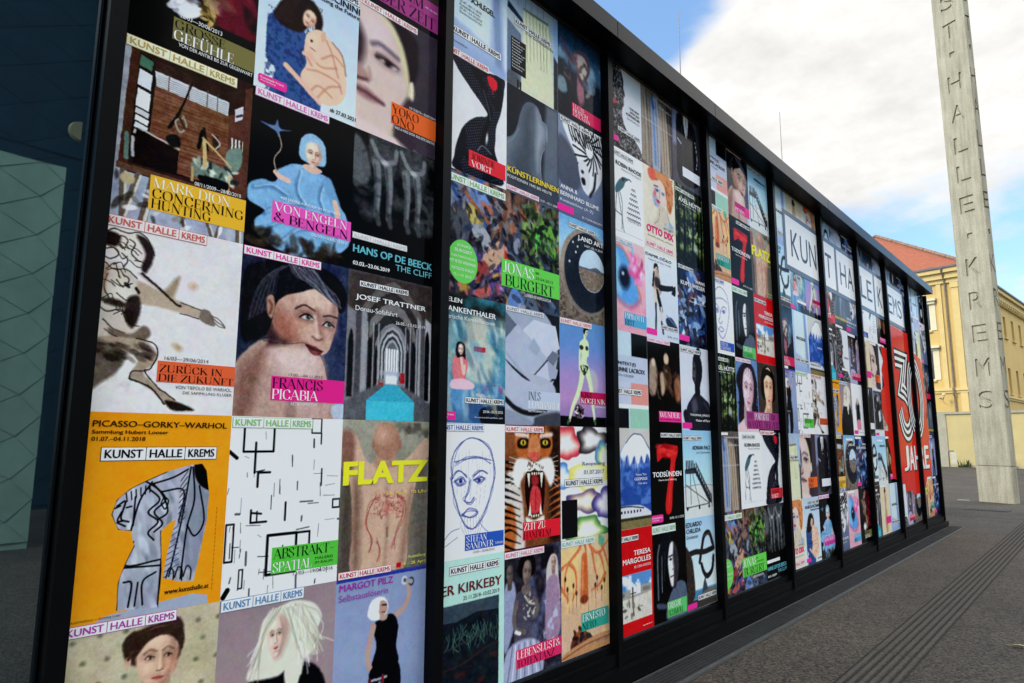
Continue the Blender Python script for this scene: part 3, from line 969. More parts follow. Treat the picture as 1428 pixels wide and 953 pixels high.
@design('orange poster with a bent grey statue on a plinth')
def statue(A):
    A.f((227, 144, 24)); A.n(4, 3)
    g, k = (160, 164, 176), (22, 22, 30)
    A.Q([(.17, 1.0), (.24, .975), (.80, .935), (.90, .955), (.91, 1.0)], (150, 158, 178))
    sil = [(.22, .50), (.245, .43), (.32, .38), (.41, .345), (.55, .30), (.71, .268), (.80, .262), (.835, .30), (.865, .42), (.862, .56), (.82, .76), (.795, .87), (.70, .865), (.58, .835), (.60, .70), (.64, .55), (.60, .56), (.545, .60), (.57, .80), (.565, .975), (.30, .96), (.295, .83), (.33, .74), (.375, .66), (.35, .585), (.27, .575)]
    im0 = A.im.copy()
    A.f((0, 0, 0)); A.Q(sil, (1, 1, 1)); silm = A.im[..., :1].copy(); A.im = im0.copy()
    A.Q(sil, g)
    A.dabs(220, (.2, .26, .88, .97), [(128, 134, 152), (186, 190, 202), (146, 152, 170), (108, 114, 134)], .035, 21, .015, .55, 1.3, 3)
    A.Q([(.30, .80), (.57, .78), (.565, .975), (.30, .96)], (134, 140, 160), .08, .5); A.Q([(.22, .40), (.42, .34), (.46, .56), (.26, .58)], (184, 188, 200), .08, .5)
    A.P([(.745, .262), (.80, .262), (.84, .30), (.87, .40), (.80, .38), (.755, .33)], (14, 14, 18), .01)
    A.Q([(.72, .30), (.78, .38), (.87, .44), (.86, .6), (.80, .82), (.72, .80), (.70, .5)], (118, 124, 142), .02, .7)
    for p in ([(.35, .58), (.39, .44), (.46, .35)], [(.41, .34), (.52, .40), (.58, .50), (.52, .54)], [(.44, .38), (.52, .44), (.45, .50), (.52, .55), (.46, .60), (.50, .64)], [(.47, .36), (.56, .44), (.49, .50), (.55, .56), (.50, .60)],
              [(.46, .36), (.60, .33), (.70, .29)], [(.53, .40), (.68, .40), (.66, .56)], [(.37, .64), (.33, .75), (.56, .74)], [(.31, .76), (.56, .77)], [(.33, .83), (.38, .84), (.37, .95)], [(.46, .95), (.45, .84), (.53, .80)],
              [(.72, .28), (.68, .55), (.62, .83)], [(.735, .28), (.76, .45), (.72, .60), (.70, .85)], [(.79, .38), (.84, .56), (.78, .64), (.72, .58)], [(.25, .46), (.30, .44), (.28, .52), (.33, .54)], [(.26, .54), (.31, .56)]):
        A.L(p, .013, k, .005)
    for p in ([(.22, .50), (.245, .43), (.32, .38), (.41, .345), (.55, .30)], [(.35, .585), (.27, .575), (.22, .50)], [(.375, .66), (.33, .74), (.295, .83), (.30, .96)], [(.565, .975), (.57, .80), (.545, .60)], [(.24, .47), (.27, .46)], [(.31, .47), (.34, .465)], [(.28, .49), (.26, .53), (.29, .535)], [(.36, .42), (.36, .56)], [(.56, .74), (.56, .96)], [(.42, .84), (.41, .95)]):
        A.L(p, .012, k, .005)
    A.L([(.53, .46), (.55, .43), (.58, .45), (.56, .49), (.53, .46)], .010, k, .005)
    for i in range(9):
        A.L([(.66 + .003 * i, .58 + .028 * i), (.60 - .002 * i, .61 + .028 * i)], .007, (70, 90, 130), .004, sm=False); A.L([(.70, .30 + .03 * i), (.655, .35 + .028 * i)], .007, (60, 66, 84), .004, sm=False)
    for i in range(6):
        A.L([(.30 + .03 * i, .40 - .008 * i), (.31 + .028 * i, .44 - .008 * i)], .009, k, .004, sm=False)
    for i in range(3):
        A.L([(.60 + .06 * i, .84), (.62 + .06 * i, .79), (.65 + .06 * i, .81), (.65 + .06 * i, .86)], .01, k, .005)
    A.im = im0 * (1 - silm) + A.im * silm
    for i in range(20):
        A.L([(.93, .5 + .022 * i), (.93, .512 + .022 * i)], .004, (120, 80, 20))
    it = [('m', 'PICASSO–GORKY–WARHOL', .058, .042, .962, .072, (44, 24, 10)), ('m', 'Sammlung Hubert Looser', .058, .088, .538, .112, (44, 24, 10)), ('m', '01.07.–04.11.2018', .058, .121, .39, .141, (44, 24, 10)), ('m', 'www.kunsthalle.at', .596, .893, .903, .917, (44, 24, 10)),
          ('s', 'Rudolf Hoflehner — Sammlung Looser', .04, .975, .33, .99, (90, 56, 16))]
    strip(it, .121, .171, .90, .24, (15, 15, 18))
    return it


@design('cream poster with green dots and a dark-haired woman at the foot')
def dots(A):
    A.f((178, 168, 140)); A.n(14, 6)
    for i in range(7):
        for j in range(9):
            A.E(.06 + i * .155 + .05 * (j % 2) + .02 * A.rng.rand(), .06 + j * .105 + .02 * A.rng.rand(), .017, .011, (96, 94, 74), .02, 0, .8)
    A.P([(.36, .13), (.42, .08), (.56, .055), (.70, .04), (.75, .09), (.75, .20), (.68, .26), (.42, .23)], (64, 46, 38), .02)
    q = A.head(.585, .225, .150, .150, (200, 164, 142), .02, .4, lip=(166, 84, 80), dark=(150, 110, 90), eye=(50, 36, 30))
    A.P([(.42, .20), (.43, .12), (.50, .085), (.60, .07), (.70, .085), (.755, .13), (.75, .20), (.715, .165), (.66, .125), (.585, .115), (.51, .14), (.455, .19)], (60, 43, 36), .015)
    A.P([(.36, .12), (.42, .07), (.47, .10), (.44, .19), (.38, .18)], (52, 38, 32), .02)
    A.E(.40, .215, .02, .025, (190, 150, 128)); A.L([(.42, .17), (.40, .2)], .02, (70, 50, 40))
    A.P([(.2, .6), (.42, .42), (.55, .46), (.75, .42), (.98, .6), (1, 1), (.15, 1)], (188, 150, 128), .02)
    it = []
    strip(it, .0, .0, .694, .055, (160, 60, 150))
    return it


@design('pale blue poster of a dark-haired woman in blue hugging a pink creature')
def hug(A):
    A.vg((166, 186, 206), (184, 200, 214), (196, 208, 218))
    hr, sk = (40, 28, 28), (214, 172, 150)
    A.P([(.10, .50), (.22, .42), (.38, .46), (.50, .56), (.46, .66), (.58, .80), (.60, 1.03), (.16, 1.03), (.18, .84), (.10, .78), (.085, .62)], (52, 82, 140), .012)
    A.tint((30, 52, 100), 34, .48, .62, 34, .7, (.08, .42, .6, 1.0)); 
    A.im[:] = np.where((A.Y > .4)[..., None] & (np.abs(A.im - np.array((52, 82, 140.))).sum(-1, keepdims=True) > 110), A.im, A.im)
    A.P([(.14, .47), (.20, .36), (.30, .27), (.42, .24), (.55, .28), (.61, .38), (.56, .43), (.50, .39), (.44, .48), (.36, .52), (.22, .52)], hr, .02)
    for i in range(16):
        A.L([(.30 + .02 * i, .27), (.22 + .022 * i, .38), (.15 + .026 * i, .50 - .004 * i)], .01, (66, 46, 40), .01, .6)
    A.head(.475, .385, .07, .065, sk, .5, .4, dark=(176, 130, 112), neck=False)
    A.L([(.44, .27), (.38, .36), (.36, .47)], .07, hr, .03); A.L([(.5, .27), (.58, .34), (.57, .43)], .06, hr, .03)
    pk = (222, 182, 158)
    A.P([(.46, .50), (.54, .44), (.62, .43), (.72, .47), (.82, .51), (.87, .62), (.89, .76), (.84, .87), (.70, .93), (.56, .92), (.45, .87), (.42, .79), (.47, .70), (.44, .62)], pk, .012)
    A.E(.52, .53, .06, .06, (226, 188, 164), .02); A.E(.51, .53, .013, .01, (60, 40, 35)); A.P([(.60, .45), (.64, .42), (.65, .48), (.61, .50)], (205, 160, 140)); A.L([(.50, .58), (.55, .59)], .012, (165, 110, 100))
    for p in ([(.50, .64), (.62, .68), (.78, .64)], [(.48, .74), (.62, .72), (.80, .74), (.84, .80)], [(.60, .90), (.70, .80), (.82, .76)], [(.52, .88), (.60, .82), (.74, .86)], [(.62, .62), (.74, .56), (.84, .60)], [(.47, .66), (.52, .70)], [(.66, .48), (.72, .55), (.80, .70)]):
        A.L(p, .02, (176, 128, 108), .02, .75)
    A.L([(.72, .47), (.83, .53), (.88, .66)], .016, (120, 84, 70), .02, .7)
    A.L([(.28, .78), (.42, .84), (.54, .90), (.62, .94)], .055, sk, .015, w1=.035); A.L([(.44, .64), (.50, .63), (.55, .66)], .04, sk, .012)
    it = [('m', 'PATRICIA PICCININI', .12, .118, 1.0, .166, (24, 24, 28)), ('m', 'Embracing the Future', .44, .176, 1.0, .214, (30, 30, 34)), ('m', 'ab 27.03.2021', .725, .936, 1.0, .963, (30, 30, 34)), ('tag', .035, .905, .295, .965)]
    strip(it, .30, .05, 1.0, .105, (20, 20, 22))
    return it


@design('black poster of a small child in a wide light blue dress and bonnet')
def child(A):
    A.f((13, 11, 16)); A.n(5, 4)
    bl = (118, 166, 206)
    A.P([(.02, .62), (.12, .57), (.24, .56), (.30, .46), (.44, .40), (.62, .41), (.76, .44), (.86, .58), (.95, .66), (1.0, .80), (.92, .90), (.70, .97), (.40, 1.0), (.14, .93), (.08, .84), (.16, .76), (.02, .72)], bl, .015)
    for p in ([(.05, .64), (.2, .60), (.34, .63)], [(.16, .78), (.3, .70), (.5, .66)], [(.2, .86), (.36, .78), (.56, .72), (.72, .70)], [(.3, .95), (.45, .84), (.6, .8)], [(.46, .45), (.44, .58), (.52, .66)], [(.70, .47), (.66, .58), (.7, .66)], [(.8, .66), (.86, .8), (.82, .92)]):
        A.L(p, .028, (66, 108, 152), .03, .8); A.L([(x + .02, y - .012) for x, y in p], .014, (176, 208, 232), .02, .7)
    A.n(12, 18, 18, (.02, .40, 1.0, 1.0))
    A.P([(.48, .40), (.58, .375), (.68, .40), (.58, .435)], (206, 172, 156), .01)
    A.P([(.45, .25), (.50, .185), (.58, .165), (.68, .20), (.71, .28), (.69, .36), (.47, .36)], (136, 176, 204), .012); A.n(12, 40, 40, (.44, .16, .72, .37))
    A.head(.585, .305, .088, .083, (222, 186, 168), .03, .2, lip=(188, 90, 90), neck=False)
    A.L([(.30, .50), (.40, .45)], .10, bl, .02); A.L([(.74, .46), (.82, .58)], .10, (104, 150, 190), .02)
    A.L([(.36, .53), (.28, .52), (.24, .50)], .045, (216, 176, 156)); A.L([(.82, .58), (.86, .66), (.84, .72)], .05, (210, 170, 150))
    A.L([(.25, .50), (.22, .42), (.28, .33), (.25, .25), (.24, .21)], .010, (150, 140, 120))
    A.P([(.08, .21), (.20, .205), (.23, .16), (.26, .21), (.36, .20), (.26, .23), (.25, .27), (.21, .235)], (92, 118, 160), .015)
    A.dabs(40, (.0, .88, .9, 1.0), [(40, 34, 26), (70, 58, 40), (24, 20, 18)], .06, 4, .02, .6)
    it = [('band', .228, .682, 1.0, .815, (214, 78, 170), [('d', 'VON ENGELN', .245, .690, .955, .742, (244, 220, 236)), ('d', '& BENGELN', .245, .752, .97, .806, (28, 14, 26))]),
          ('s', '400 JAHRE KINDER IM PORTRÄT', .29, .640, .885, .668, (220, 226, 234)), ('s', '06/03—03/07/2011', .60, .825, .955, .845, (215, 215, 220))]
    strip(it, .02, -.006, .725, .056, (208, 104, 176), (240, 224, 236))
    return it


@design('dark poster of a painted woman looking over her bare shoulder, magenta band')
def shoulder(A):
    A.f((44, 54, 84)); A.n(10, 5); A.n(8, 14, 8); A.R(0, .05, .26, .7, (26, 28, 42), .8, .2)
    sk = (186, 150, 136)
    A.P([(-.02, .74), (.08, .62), (.20, .55), (.36, .535), (.58, .535), (.70, .57), (.79, .65), (.84, .80), (.91, 1.02), (-.05, 1.02)], (172, 138, 128), .02)
    A.P([(.34, .58), (.56, .555), (.72, .61), (.77, .74), (.62, .80), (.42, .76), (.32, .68)], (206, 182, 178), .16, .9); A.E(.66, .9, .14, .10, (196, 168, 164), .2, 0, .7)
    A.P([(.02, .76), (.14, .63), (.24, .60), (.20, .80), (.12, 1.0), (.0, 1.0)], (124, 88, 78), .10, .9); A.L([(.50, 1.0), (.49, .88), (.53, .78)], .05, (122, 90, 84), .08, .8); A.E(.34, .86, .08, .09, (186, 152, 142), .14, 0, .7)
    A.P([(.28, .34), (.32, .20), (.45, .13), (.62, .12), (.80, .16), (.90, .23), (.905, .34), (.87, .46), (.83, .56), (.76, .60), (.68, .575), (.56, .53), (.38, .53), (.30, .46)], sk, .012)
    A.P([(.28, .36), (.36, .33), (.44, .42), (.58, .50), (.60, .545), (.36, .545), (.26, .5)], (142, 94, 80), .10, .9); A.E(.45, .43, .10, .06, (170, 104, 88), .14, 0, .7); A.E(.60, .46, .10, .05, (196, 158, 142), .12, 0, .7)
    A.P([(.48, .20), (.64, .16), (.84, .22), (.86, .29), (.70, .30), (.54, .27)], (208, 180, 166), .10, .85); A.P([(.84, .24), (.90, .26), (.89, .40), (.85, .50), (.84, .40)], (150, 112, 102), .05, .8)
    A.P([(.25, .57), (.27, .46), (.36, .52), (.46, .545), (.30, .58)], (56, 36, 38), .05, .8)
    A.P([(.02, .18), (.12, .09), (.30, .05), (.50, .025), (.72, .035), (.90, .09), (.985, .18), (.97, .29), (.915, .31), (.885, .265), (.80, .235), (.71, .195), (.645, .185), (.55, .215), (.45, .24), (.36, .275), (.305, .33), (.285, .42), (.24, .51), (.12, .56), (.03, .53)], (22, 19, 26), .014)
    rg = np.random.RandomState(7)
    for i in range(26):
        t = i / 25
        A.L([(.40 + .24 * t, .05 + .02 * rg.rand()), (.47 + .25 * t, .10 + .03 * rg.rand()), (.56 + .30 * t + .02 * rg.randn(), .14 + .07 * t), (.64 + .29 * t, .17 + .11 * t)], .008 + .010 * rg.rand(), ((62, 64, 80), (104, 106, 124), (40, 40, 50), (146, 148, 162))[i % 4], .012, .7)
    for i in range(16):
        t = i / 15
        A.L([(.40 - .05 * t, .07 + .01 * t), (.32 - .12 * t, .12 + .05 * t), (.30 - .18 * t, .24 + .05 * t), (.24 - .16 * t, .36 + .08 * t)], .008 + .006 * rg.rand(), ((60, 60, 74), (40, 38, 48), (82, 84, 100))[i % 3], .010, .6)
    A.P([(.23, .29), (.28, .275), (.30, .34), (.28, .41), (.24, .38)], (172, 130, 114), .016); A.L([(.25, .305), (.275, .34), (.26, .385)], .016, (104, 66, 60), .02)
    for ex, ey, w, tl in ((.605, .372, .070, .05), (.812, .402, .052, .12)):
        A.E(ex, ey - .012, w * 1.5, .040, (126, 88, 80), .05, tl, .8); A.E(ex, ey + .02, w * 1.1, .014, (156, 116, 106), .04, tl, .7)
        A.E(ex, ey, w, .017, (206, 198, 194), .014, tl, .9); A.E(ex + .008, ey - .002, .027, .0185, (92, 102, 100), .012); A.E(ex + .008, ey - .002, .013, .010, (16, 14, 16), .008); A.E(ex + .017, ey - .007, .006, .004, (245, 245, 245), .006)
        A.L([(ex - w * 1.05, ey + .004), (ex - .01, ey - .019), (ex + w * 1.1, ey + .006)], .016, (28, 20, 22), .010); A.L([(ex - w, ey + .008), (ex, ey + .019), (ex + w, ey + .01)], .008, (110, 76, 70), .012, .7)
    A.L([(.49, .328), (.57, .298), (.67, .325)], .016, (44, 30, 30), .014, .9); A.L([(.76, .350), (.82, .341), (.895, .348)], .015, (44, 30, 30), .014, .9)
    A.L([(.70, .33), (.722, .42), (.745, .48)], .05, (140, 100, 90), .06, .8); A.L([(.675, .36), (.695, .43), (.705, .48)], .03, (214, 188, 176), .03, .8); A.L([(.66, .488), (.71, .508), (.755, .498)], .014, (104, 64, 60), .018); A.E(.71, .485, .025, .012, (212, 184, 172), .03, 0, .8)
    A.P([(.60, .545), (.68, .548), (.735, .566), (.768, .575), (.73, .604), (.66, .598)], (96, 36, 44), .014); A.E(.69, .588, .035, .008, (140, 74, 78), .02, .2, .8); A.L([(.60, .549), (.69, .573), (.768, .577)], .009, (36, 14, 18), .008)
    A.L([(.22, .55), (.40, .557), (.58, .538), (.70, .57), (.79, .66), (.84, .80)], .007, (66, 44, 44), .012, .8)
    A.P([(.88, .92), (1, .90), (1, 1), (.90, 1)], (170, 182, 200), .02)
    A.n(12, 22, 16); A.n(8, 50)
    it = [('band', .306, .755, 1.0, .90, (208, 30, 126), [('d', 'FRANCIS', .318, .766, .782, .825, (28, 12, 20)), ('d', 'PICABIA', .318, .834, .738, .892, (246, 226, 238))]),
          ('s', '17.07.—04.11.2012', .455, .733, .775, .750, (60, 44, 44)), ('s', 'RETROSPEKTIVE', .487, .908, .735, .926, (220, 210, 212))]
    strip(it, .008, .0, .712, .055, (214, 70, 150), (242, 224, 236))
    return it


@design('white poster with scattered black angular lines and green band')
def lines(A):
    A.f((222, 224, 232)); A.n(3, 4)
    k = (14, 14, 16)
    for i in range(64):
        x, y = A.rng.rand(), .08 + .9 * A.rng.rand()
        l = .03 + .10 * A.rng.rand()
        if A.rng.rand() < .6:
            A.L([(x, y), (x + .004 * A.rng.randn(), y + l * .7)], .004 + .016 * A.rng.rand() ** 3, (70, 70, 76) if A.rng.rand() < .5 else k, .004, .9, False)
        else:
            A.L([(x, y), (x + l * .9, y + .006 * A.rng.randn())], .004 + .014 * A.rng.rand() ** 3, (70, 70, 76) if A.rng.rand() < .5 else k, .004, .9, False)

    def rect(x0, y0, x1, y1, w=.02):
        A.L([(x0, y0), (x1, y0), (x1, y1), (x0, y1), (x0, y0)], w, k, .004, 1, False)
    rect(.11, .05, .36, .20); rect(.70, .0, .79, .09, .014); rect(.01, .60, .07, .80, .016); rect(.93, .50, 1.0, .55, .016); rect(.35, .68, .60, .90, .024); rect(.13, .85, .16, .95, .012)
    A.L([(.21, .15), (.21, .32)], .02, k, .004, 1, False); A.L([(.24, .40), (.24, .32), (.34, .32)], .02, k, .004, 1, False); A.L([(.20, .53), (.20, .60), (.33, .60)], .018, k, .004, 1, False); A.L([(.25, .54), (.25, .60)], .014, k, .004, 1, False)
    A.L([(.49, .50), (.49, .60)], .02, k, .004, 1, False); A.L([(.60, .68), (.72, .68), (.72, .76)], .02, k, .004, 1, False); A.L([(0, .20), (.06, .235)], .03, k, .004, 1, False); A.L([(.02, .985), (.05, .95)], .04, k, .004, 1, False); A.L([(.81, .31), (.81, .41)], .014, k, .004, 1, False)
    it = [('band', .393, .752, 1.0, .90, (76, 178, 58), [('d', 'ABSTRAKT-', .405, .762, .955, .818, (14, 24, 12)), ('d', 'SPATIAL', .405, .838, .75, .892, (236, 244, 230)), ('s', 'MALEREI', .782, .836, .95, .852, (14, 24, 12)), ('s', 'IM RAUM', .782, .862, .95, .878, (14, 24, 12))]),
          ('s', '13/03—19/06/2016', .585, .905, .955, .925, (40, 40, 44))]
    strip(it, .008, .004, .702, .066, (120, 176, 100), (228, 238, 222))
    return it


@design('dusky pink poster of a woman with tousled white-blonde hair')
def blonde(A):
    A.vg((142, 124, 132), (150, 130, 134), (130, 112, 118)); A.n(5, 3)
    A.P([(.05, .72), (.20, .50), (.36, .45), (.58, .42), (.80, .45), (.92, .56), (1.0, .8), (1, 1), (0, 1)], (18, 18, 24), .02)
    hb = (204, 204, 188)
    A.P([(.36, .14), (.48, .09), (.62, .07), (.78, .10), (.87, .18), (.84, .25), (.78, .30), (.82, .36), (.72, .42), (.70, .50), (.58, .44), (.50, .47), (.30, .46), (.24, .43), (.32, .34), (.33, .22)], hb, .02)
    A.P([(.55, .42), (.60, .60), (.66, .58), (.70, .42)], hb, .02)
    A.P([(.40, .16), (.47, .13), (.55, .16), (.57, .24), (.545, .30), (.50, .36), (.45, .365), (.405, .30), (.39, .22)], (216, 186, 174), .012)
    A.P([(.48, .14), (.57, .16), (.58, .26), (.52, .36), (.47, .36), (.52, .26)], (176, 140, 128), .06, .8)
    A.head(.47, .245, .075, .11, (214, 184, 170), -.08, -.3, lip=(190, 70, 70), eye=(64, 50, 48), neck=False)
    for i in range(80):
        t = i / 79
        x0 = .40 + .30 * t
        x1 = (.24 + .1 * A.rng.rand()) if t < .35 else (.55 + .32 * t + .05 * A.rng.randn())
        xm = (.36 if t < .35 else x0 + .10 + .06 * A.rng.randn())
        A.L([(x0, .09 + .02 * A.rng.rand()), (xm, .22 + .03 * A.rng.randn()), (x1, .38 + .05 * A.rng.randn())], .007 + .006 * A.rng.rand(), ((226, 226, 214), (178, 176, 158), (206, 206, 192), (150, 146, 130))[i % 4], .014, .6)
    A.E(.5, .75, .2, .1, (40, 40, 48), .1, 0, .6)
    it = []
    strip(it, .006, .0, .694, .064, (90, 130, 170), (214, 224, 234))
    return it


@design('wide poster of two painted dark-haired portraits with plum title band', 2)
def pair(A):
    A.f((96, 128, 176)); A.n(8, 4); A.R(1, 0, 2, 1, (66, 56, 50)); A.n(10, 4, 4, (1, 0, 2, 1))
    A.P([(.05, .85), (.1, .5), (.0, .3), (.2, .12), (.5, .04), (.78, .08), (.95, .3), (.9, .6), (.98, .75), (.9, .95), (.6, .8), (.3, .9)], (38, 34, 44), .03)
    A.P([(-.1, 1), (.2, .85), (.5, .78), (.8, .85), (1, 1)], (206, 178, 184), .02)
    A.head(.53, .42, .27, .30, (206, 178, 186), .12, .4, lip=(170, 84, 96), dark=(150, 116, 136))
    for i in range(20):
        A.L([(.25 + .03 * i, .1), (.15 + .04 * i, .17), (.08 + .045 * i, .14 + .01 * i)], .012, (58, 52, 64), .01, .6)
    for sx in (.12, .9):
        for i in range(8):
            A.L([(sx + .04 * A.rng.randn(), .25 + .06 * i), (sx + .05, .3 + .06 * i), (sx + .04 * A.rng.randn(), .36 + .06 * i)], .03, (34, 30, 40), .02)
    A.P([(1.0, 1), (1.1, .8), (1.35, .7), (1.6, .75), (1.9, .8), (2, 1)], (24, 22, 28), .03)
    A.P([(1.2, .5), (1.18, .2), (1.35, .06), (1.6, .04), (1.82, .14), (1.88, .35), (1.78, .55)], (26, 20, 20), .02)
    A.head(1.53, .36, .24, .30, (222, 176, 148), .05, .3, lip=(170, 90, 80), dark=(170, 122, 98))
    A.P([(1.24, .3), (1.3, .12), (1.55, .08), (1.78, .16), (1.82, .34), (1.74, .22), (1.5, .17), (1.36, .22)], (24, 18, 18), .02)
    A.L([(1.3, .72), (1.42, .62)], .08, (210, 165, 140), .02)
    it = [('band', .39, .715, 2.0, .955, (150, 52, 118), [('d', 'DAS', .45, .735, .70, .815, (40, 10, 34)), ('d', 'PORTRÄT', .77, .735, 1.47, .825, (240, 216, 232)), ('d', 'IM', 1.60, .735, 1.79, .815, (40, 10, 34)), ('d', 'WANDEL DER ZEIT', .44, .845, 1.96, .94, (40, 10, 34)), ('s', '24.07.—06.11.2016', 1.81, .775, 1.985, .79, (230, 210, 225))])]
    strip(it, .0, .0, .69, .055, (200, 120, 170), (240, 226, 236))
    return it


@design('poster of a blurred close-up face beside dark hair with orange band')
def closeup(A):
    A.f((62, 54, 64)); A.n(4, 3)
    A.P([(-.1, -.1), (.3, -.02), (.55, .05), (.72, .12), (.745, .26), (.74, .36), (.66, .52), (.60, .42), (.3, .1), (-.1, .2)], (38, 28, 36), .05)
    A.P([(-.05, .06), (.14, .04), (.34, .08), (.47, .16), (.55, .26), (.60, .36), (.625, .48), (.60, .64), (.55, .78), (.46, .88), (.40, .96), (.10, .94), (-.05, .90)], (198, 176, 168), .04)
    A.P([(.20, .05), (.38, .08), (.52, .20), (.60, .36), (.62, .50), (.57, .46), (.50, .28), (.38, .15)], (196, 190, 140), .06, .9)
    A.E(.20, .20, .17, .11, (206, 186, 190), .2, 0, .8); A.P([(-.05, .20), (.06, .28), (.08, .40), (.03, .52), (-.05, .5)], (52, 34, 44), .10, .95)
    A.L([(.16, .32), (.24, .295), (.34, .305), (.48, .335)], .045, (72, 58, 84), .05, .8)
    A.E(.35, .405, .14, .05, (140, 112, 116), .09, .1, .8); A.L([(.22, .375), (.30, .372), (.40, .39), (.50, .41)], .02, (92, 76, 88), .03, .8)
    A.L([(.22, .40), (.30, .395), (.40, .405), (.47, .42)], .05, (66, 50, 54), .03); A.E(.36, .412, .055, .026, (32, 22, 26), .03); A.E(.445, .425, .04, .012, (190, 176, 176), .03); A.E(.29, .41, .03, .01, (175, 150, 148), .02)
    A.P([(-.02, .52), (.10, .55), (.14, .60), (.06, .63), (-.02, .64)], (160, 120, 112), .06, .9); A.L([(-.02, .625), (.06, .62), (.12, .61)], .03, (84, 52, 54), .03); A.L([(.13, .52), (.155, .58), (.13, .62)], .02, (150, 112, 108), .05, .8)
    A.P([(-.02, .68), (.10, .672), (.22, .70), (.33, .738), (.20, .758), (.04, .75)], (150, 106, 108), .05); A.L([(-.02, .705), (.12, .71), (.32, .74)], .024, (76, 46, 54), .04)
    A.L([(.40, .95), (.52, .86), (.60, .70), (.62, .54)], .05, (172, 176, 120), .05, .6); A.P([(.62, .50), (.68, .46), (.70, .56), (.66, .62), (.61, .60)], (196, 176, 150), .03); A.L([(.66, .48), (.67, .60)], .03, (220, 214, 190), .03)
    A.P([(.08, .92), (.42, .95), (.60, .96), (.8, 1.05), (-.05, 1.05), (-.05, .9)], (206, 184, 184), .04); A.P([(.45, .90), (.60, .62), (.70, .66), (.72, 1.0), (.6, 1.0)], (60, 48, 58), .06)
    b = 6 if A.nx > 70 else 0
    if b:                                            # printed from a coarse screen: blocks of tone
        w_ = max(3, A.nx // 40)
        for j in range(0, A.ny, w_):
            for i in range(0, A.nx, w_):
                blk = A.im[j:j + w_, i:i + w_]
                blk[:] = blk * .35 + blk.mean((0, 1)) * .65
    it = [('band', .415, .688, 1.0, .852, (216, 92, 36), [('d', 'YOKO', .425, .705, .765, .768, (44, 14, 10)), ('d', 'ONO', .425, .782, .705, .845, (44, 14, 10))]),
          ('s', '15/12/2013—23/02/2014', .64, .664, .99, .682, (220, 216, 220)), ('s', 'HALF-A-WIND SHOW. EINE RETROSPEKTIVE', .465, .864, .985, .884, (225, 222, 226))]
    strip(it, .03, .004, .722, .058, (196, 110, 116), (240, 226, 226))
    return it


@design('black and white poster of seated figures in grey clothes with teal title')
def seated(A):
    A.f((22, 24, 27)); A.tint((70, 74, 78), 5, .4, .75, 5, .9, (0, 0, 1, .7)); A.n(12, 14)
    A.R(0, .62, 1, 1, (16, 17, 20), 1, .1)
    for x in (.30, .66):
        A.P([(x - .10, -.08), (x + .18, -.08), (x + .22, .12), (x + .16, .26), (x, .28), (x - .12, .18)], (62, 64, 68), .03)
        A.n(22, 20, 30, (x - .1, 0, x + .2, .26))
        for s_ in (-.02, .12):
            A.L([(x + s_ - .02, .20), (x + s_ + .01, .36), (x + s_, .58)], .095, (108, 112, 118), .02, w1=.055); A.L([(x + s_ - .04, .22), (x + s_ - .015, .38), (x + s_ - .015, .56)], .025, (52, 55, 60), .03, .8)
            A.L([(x + s_, .56), (x + s_ + .03, .63)], .06, (66, 68, 72), .02)
        A.L([(x - .10, .05), (x - .02, .14), (x + .06, .17)], .05, (120, 122, 126), .02); A.L([(x + .2, .06), (x + .18, .14), (x + .08, .17)], .05, (110, 112, 116), .02)
        A.E(x + .06, .175, .045, .018, (168, 168, 170), .02)
    A.P([(.0, .05), (.14, .12), (.2, .3), (.1, .4), (0, .38)], (84, 88, 92), .04); A.dabs(30, (0, .1, 1, .6), [(30, 32, 36), (80, 84, 88), (110, 112, 114)], .04, 4, .02, .4)
    it = [('m', 'HANS OP DE BEECK', .03, .826, .985, .878, (94, 172, 186)), ('s', 'THE CLIFF', .525, .894, .985, .938, (94, 172, 186)), ('m', '03.03.–23.06.2019', .035, .938, .45, .965, (220, 222, 224))]
    strip(it, .02, .738, .66, .782, (190, 190, 190), (235, 235, 235))
    return it


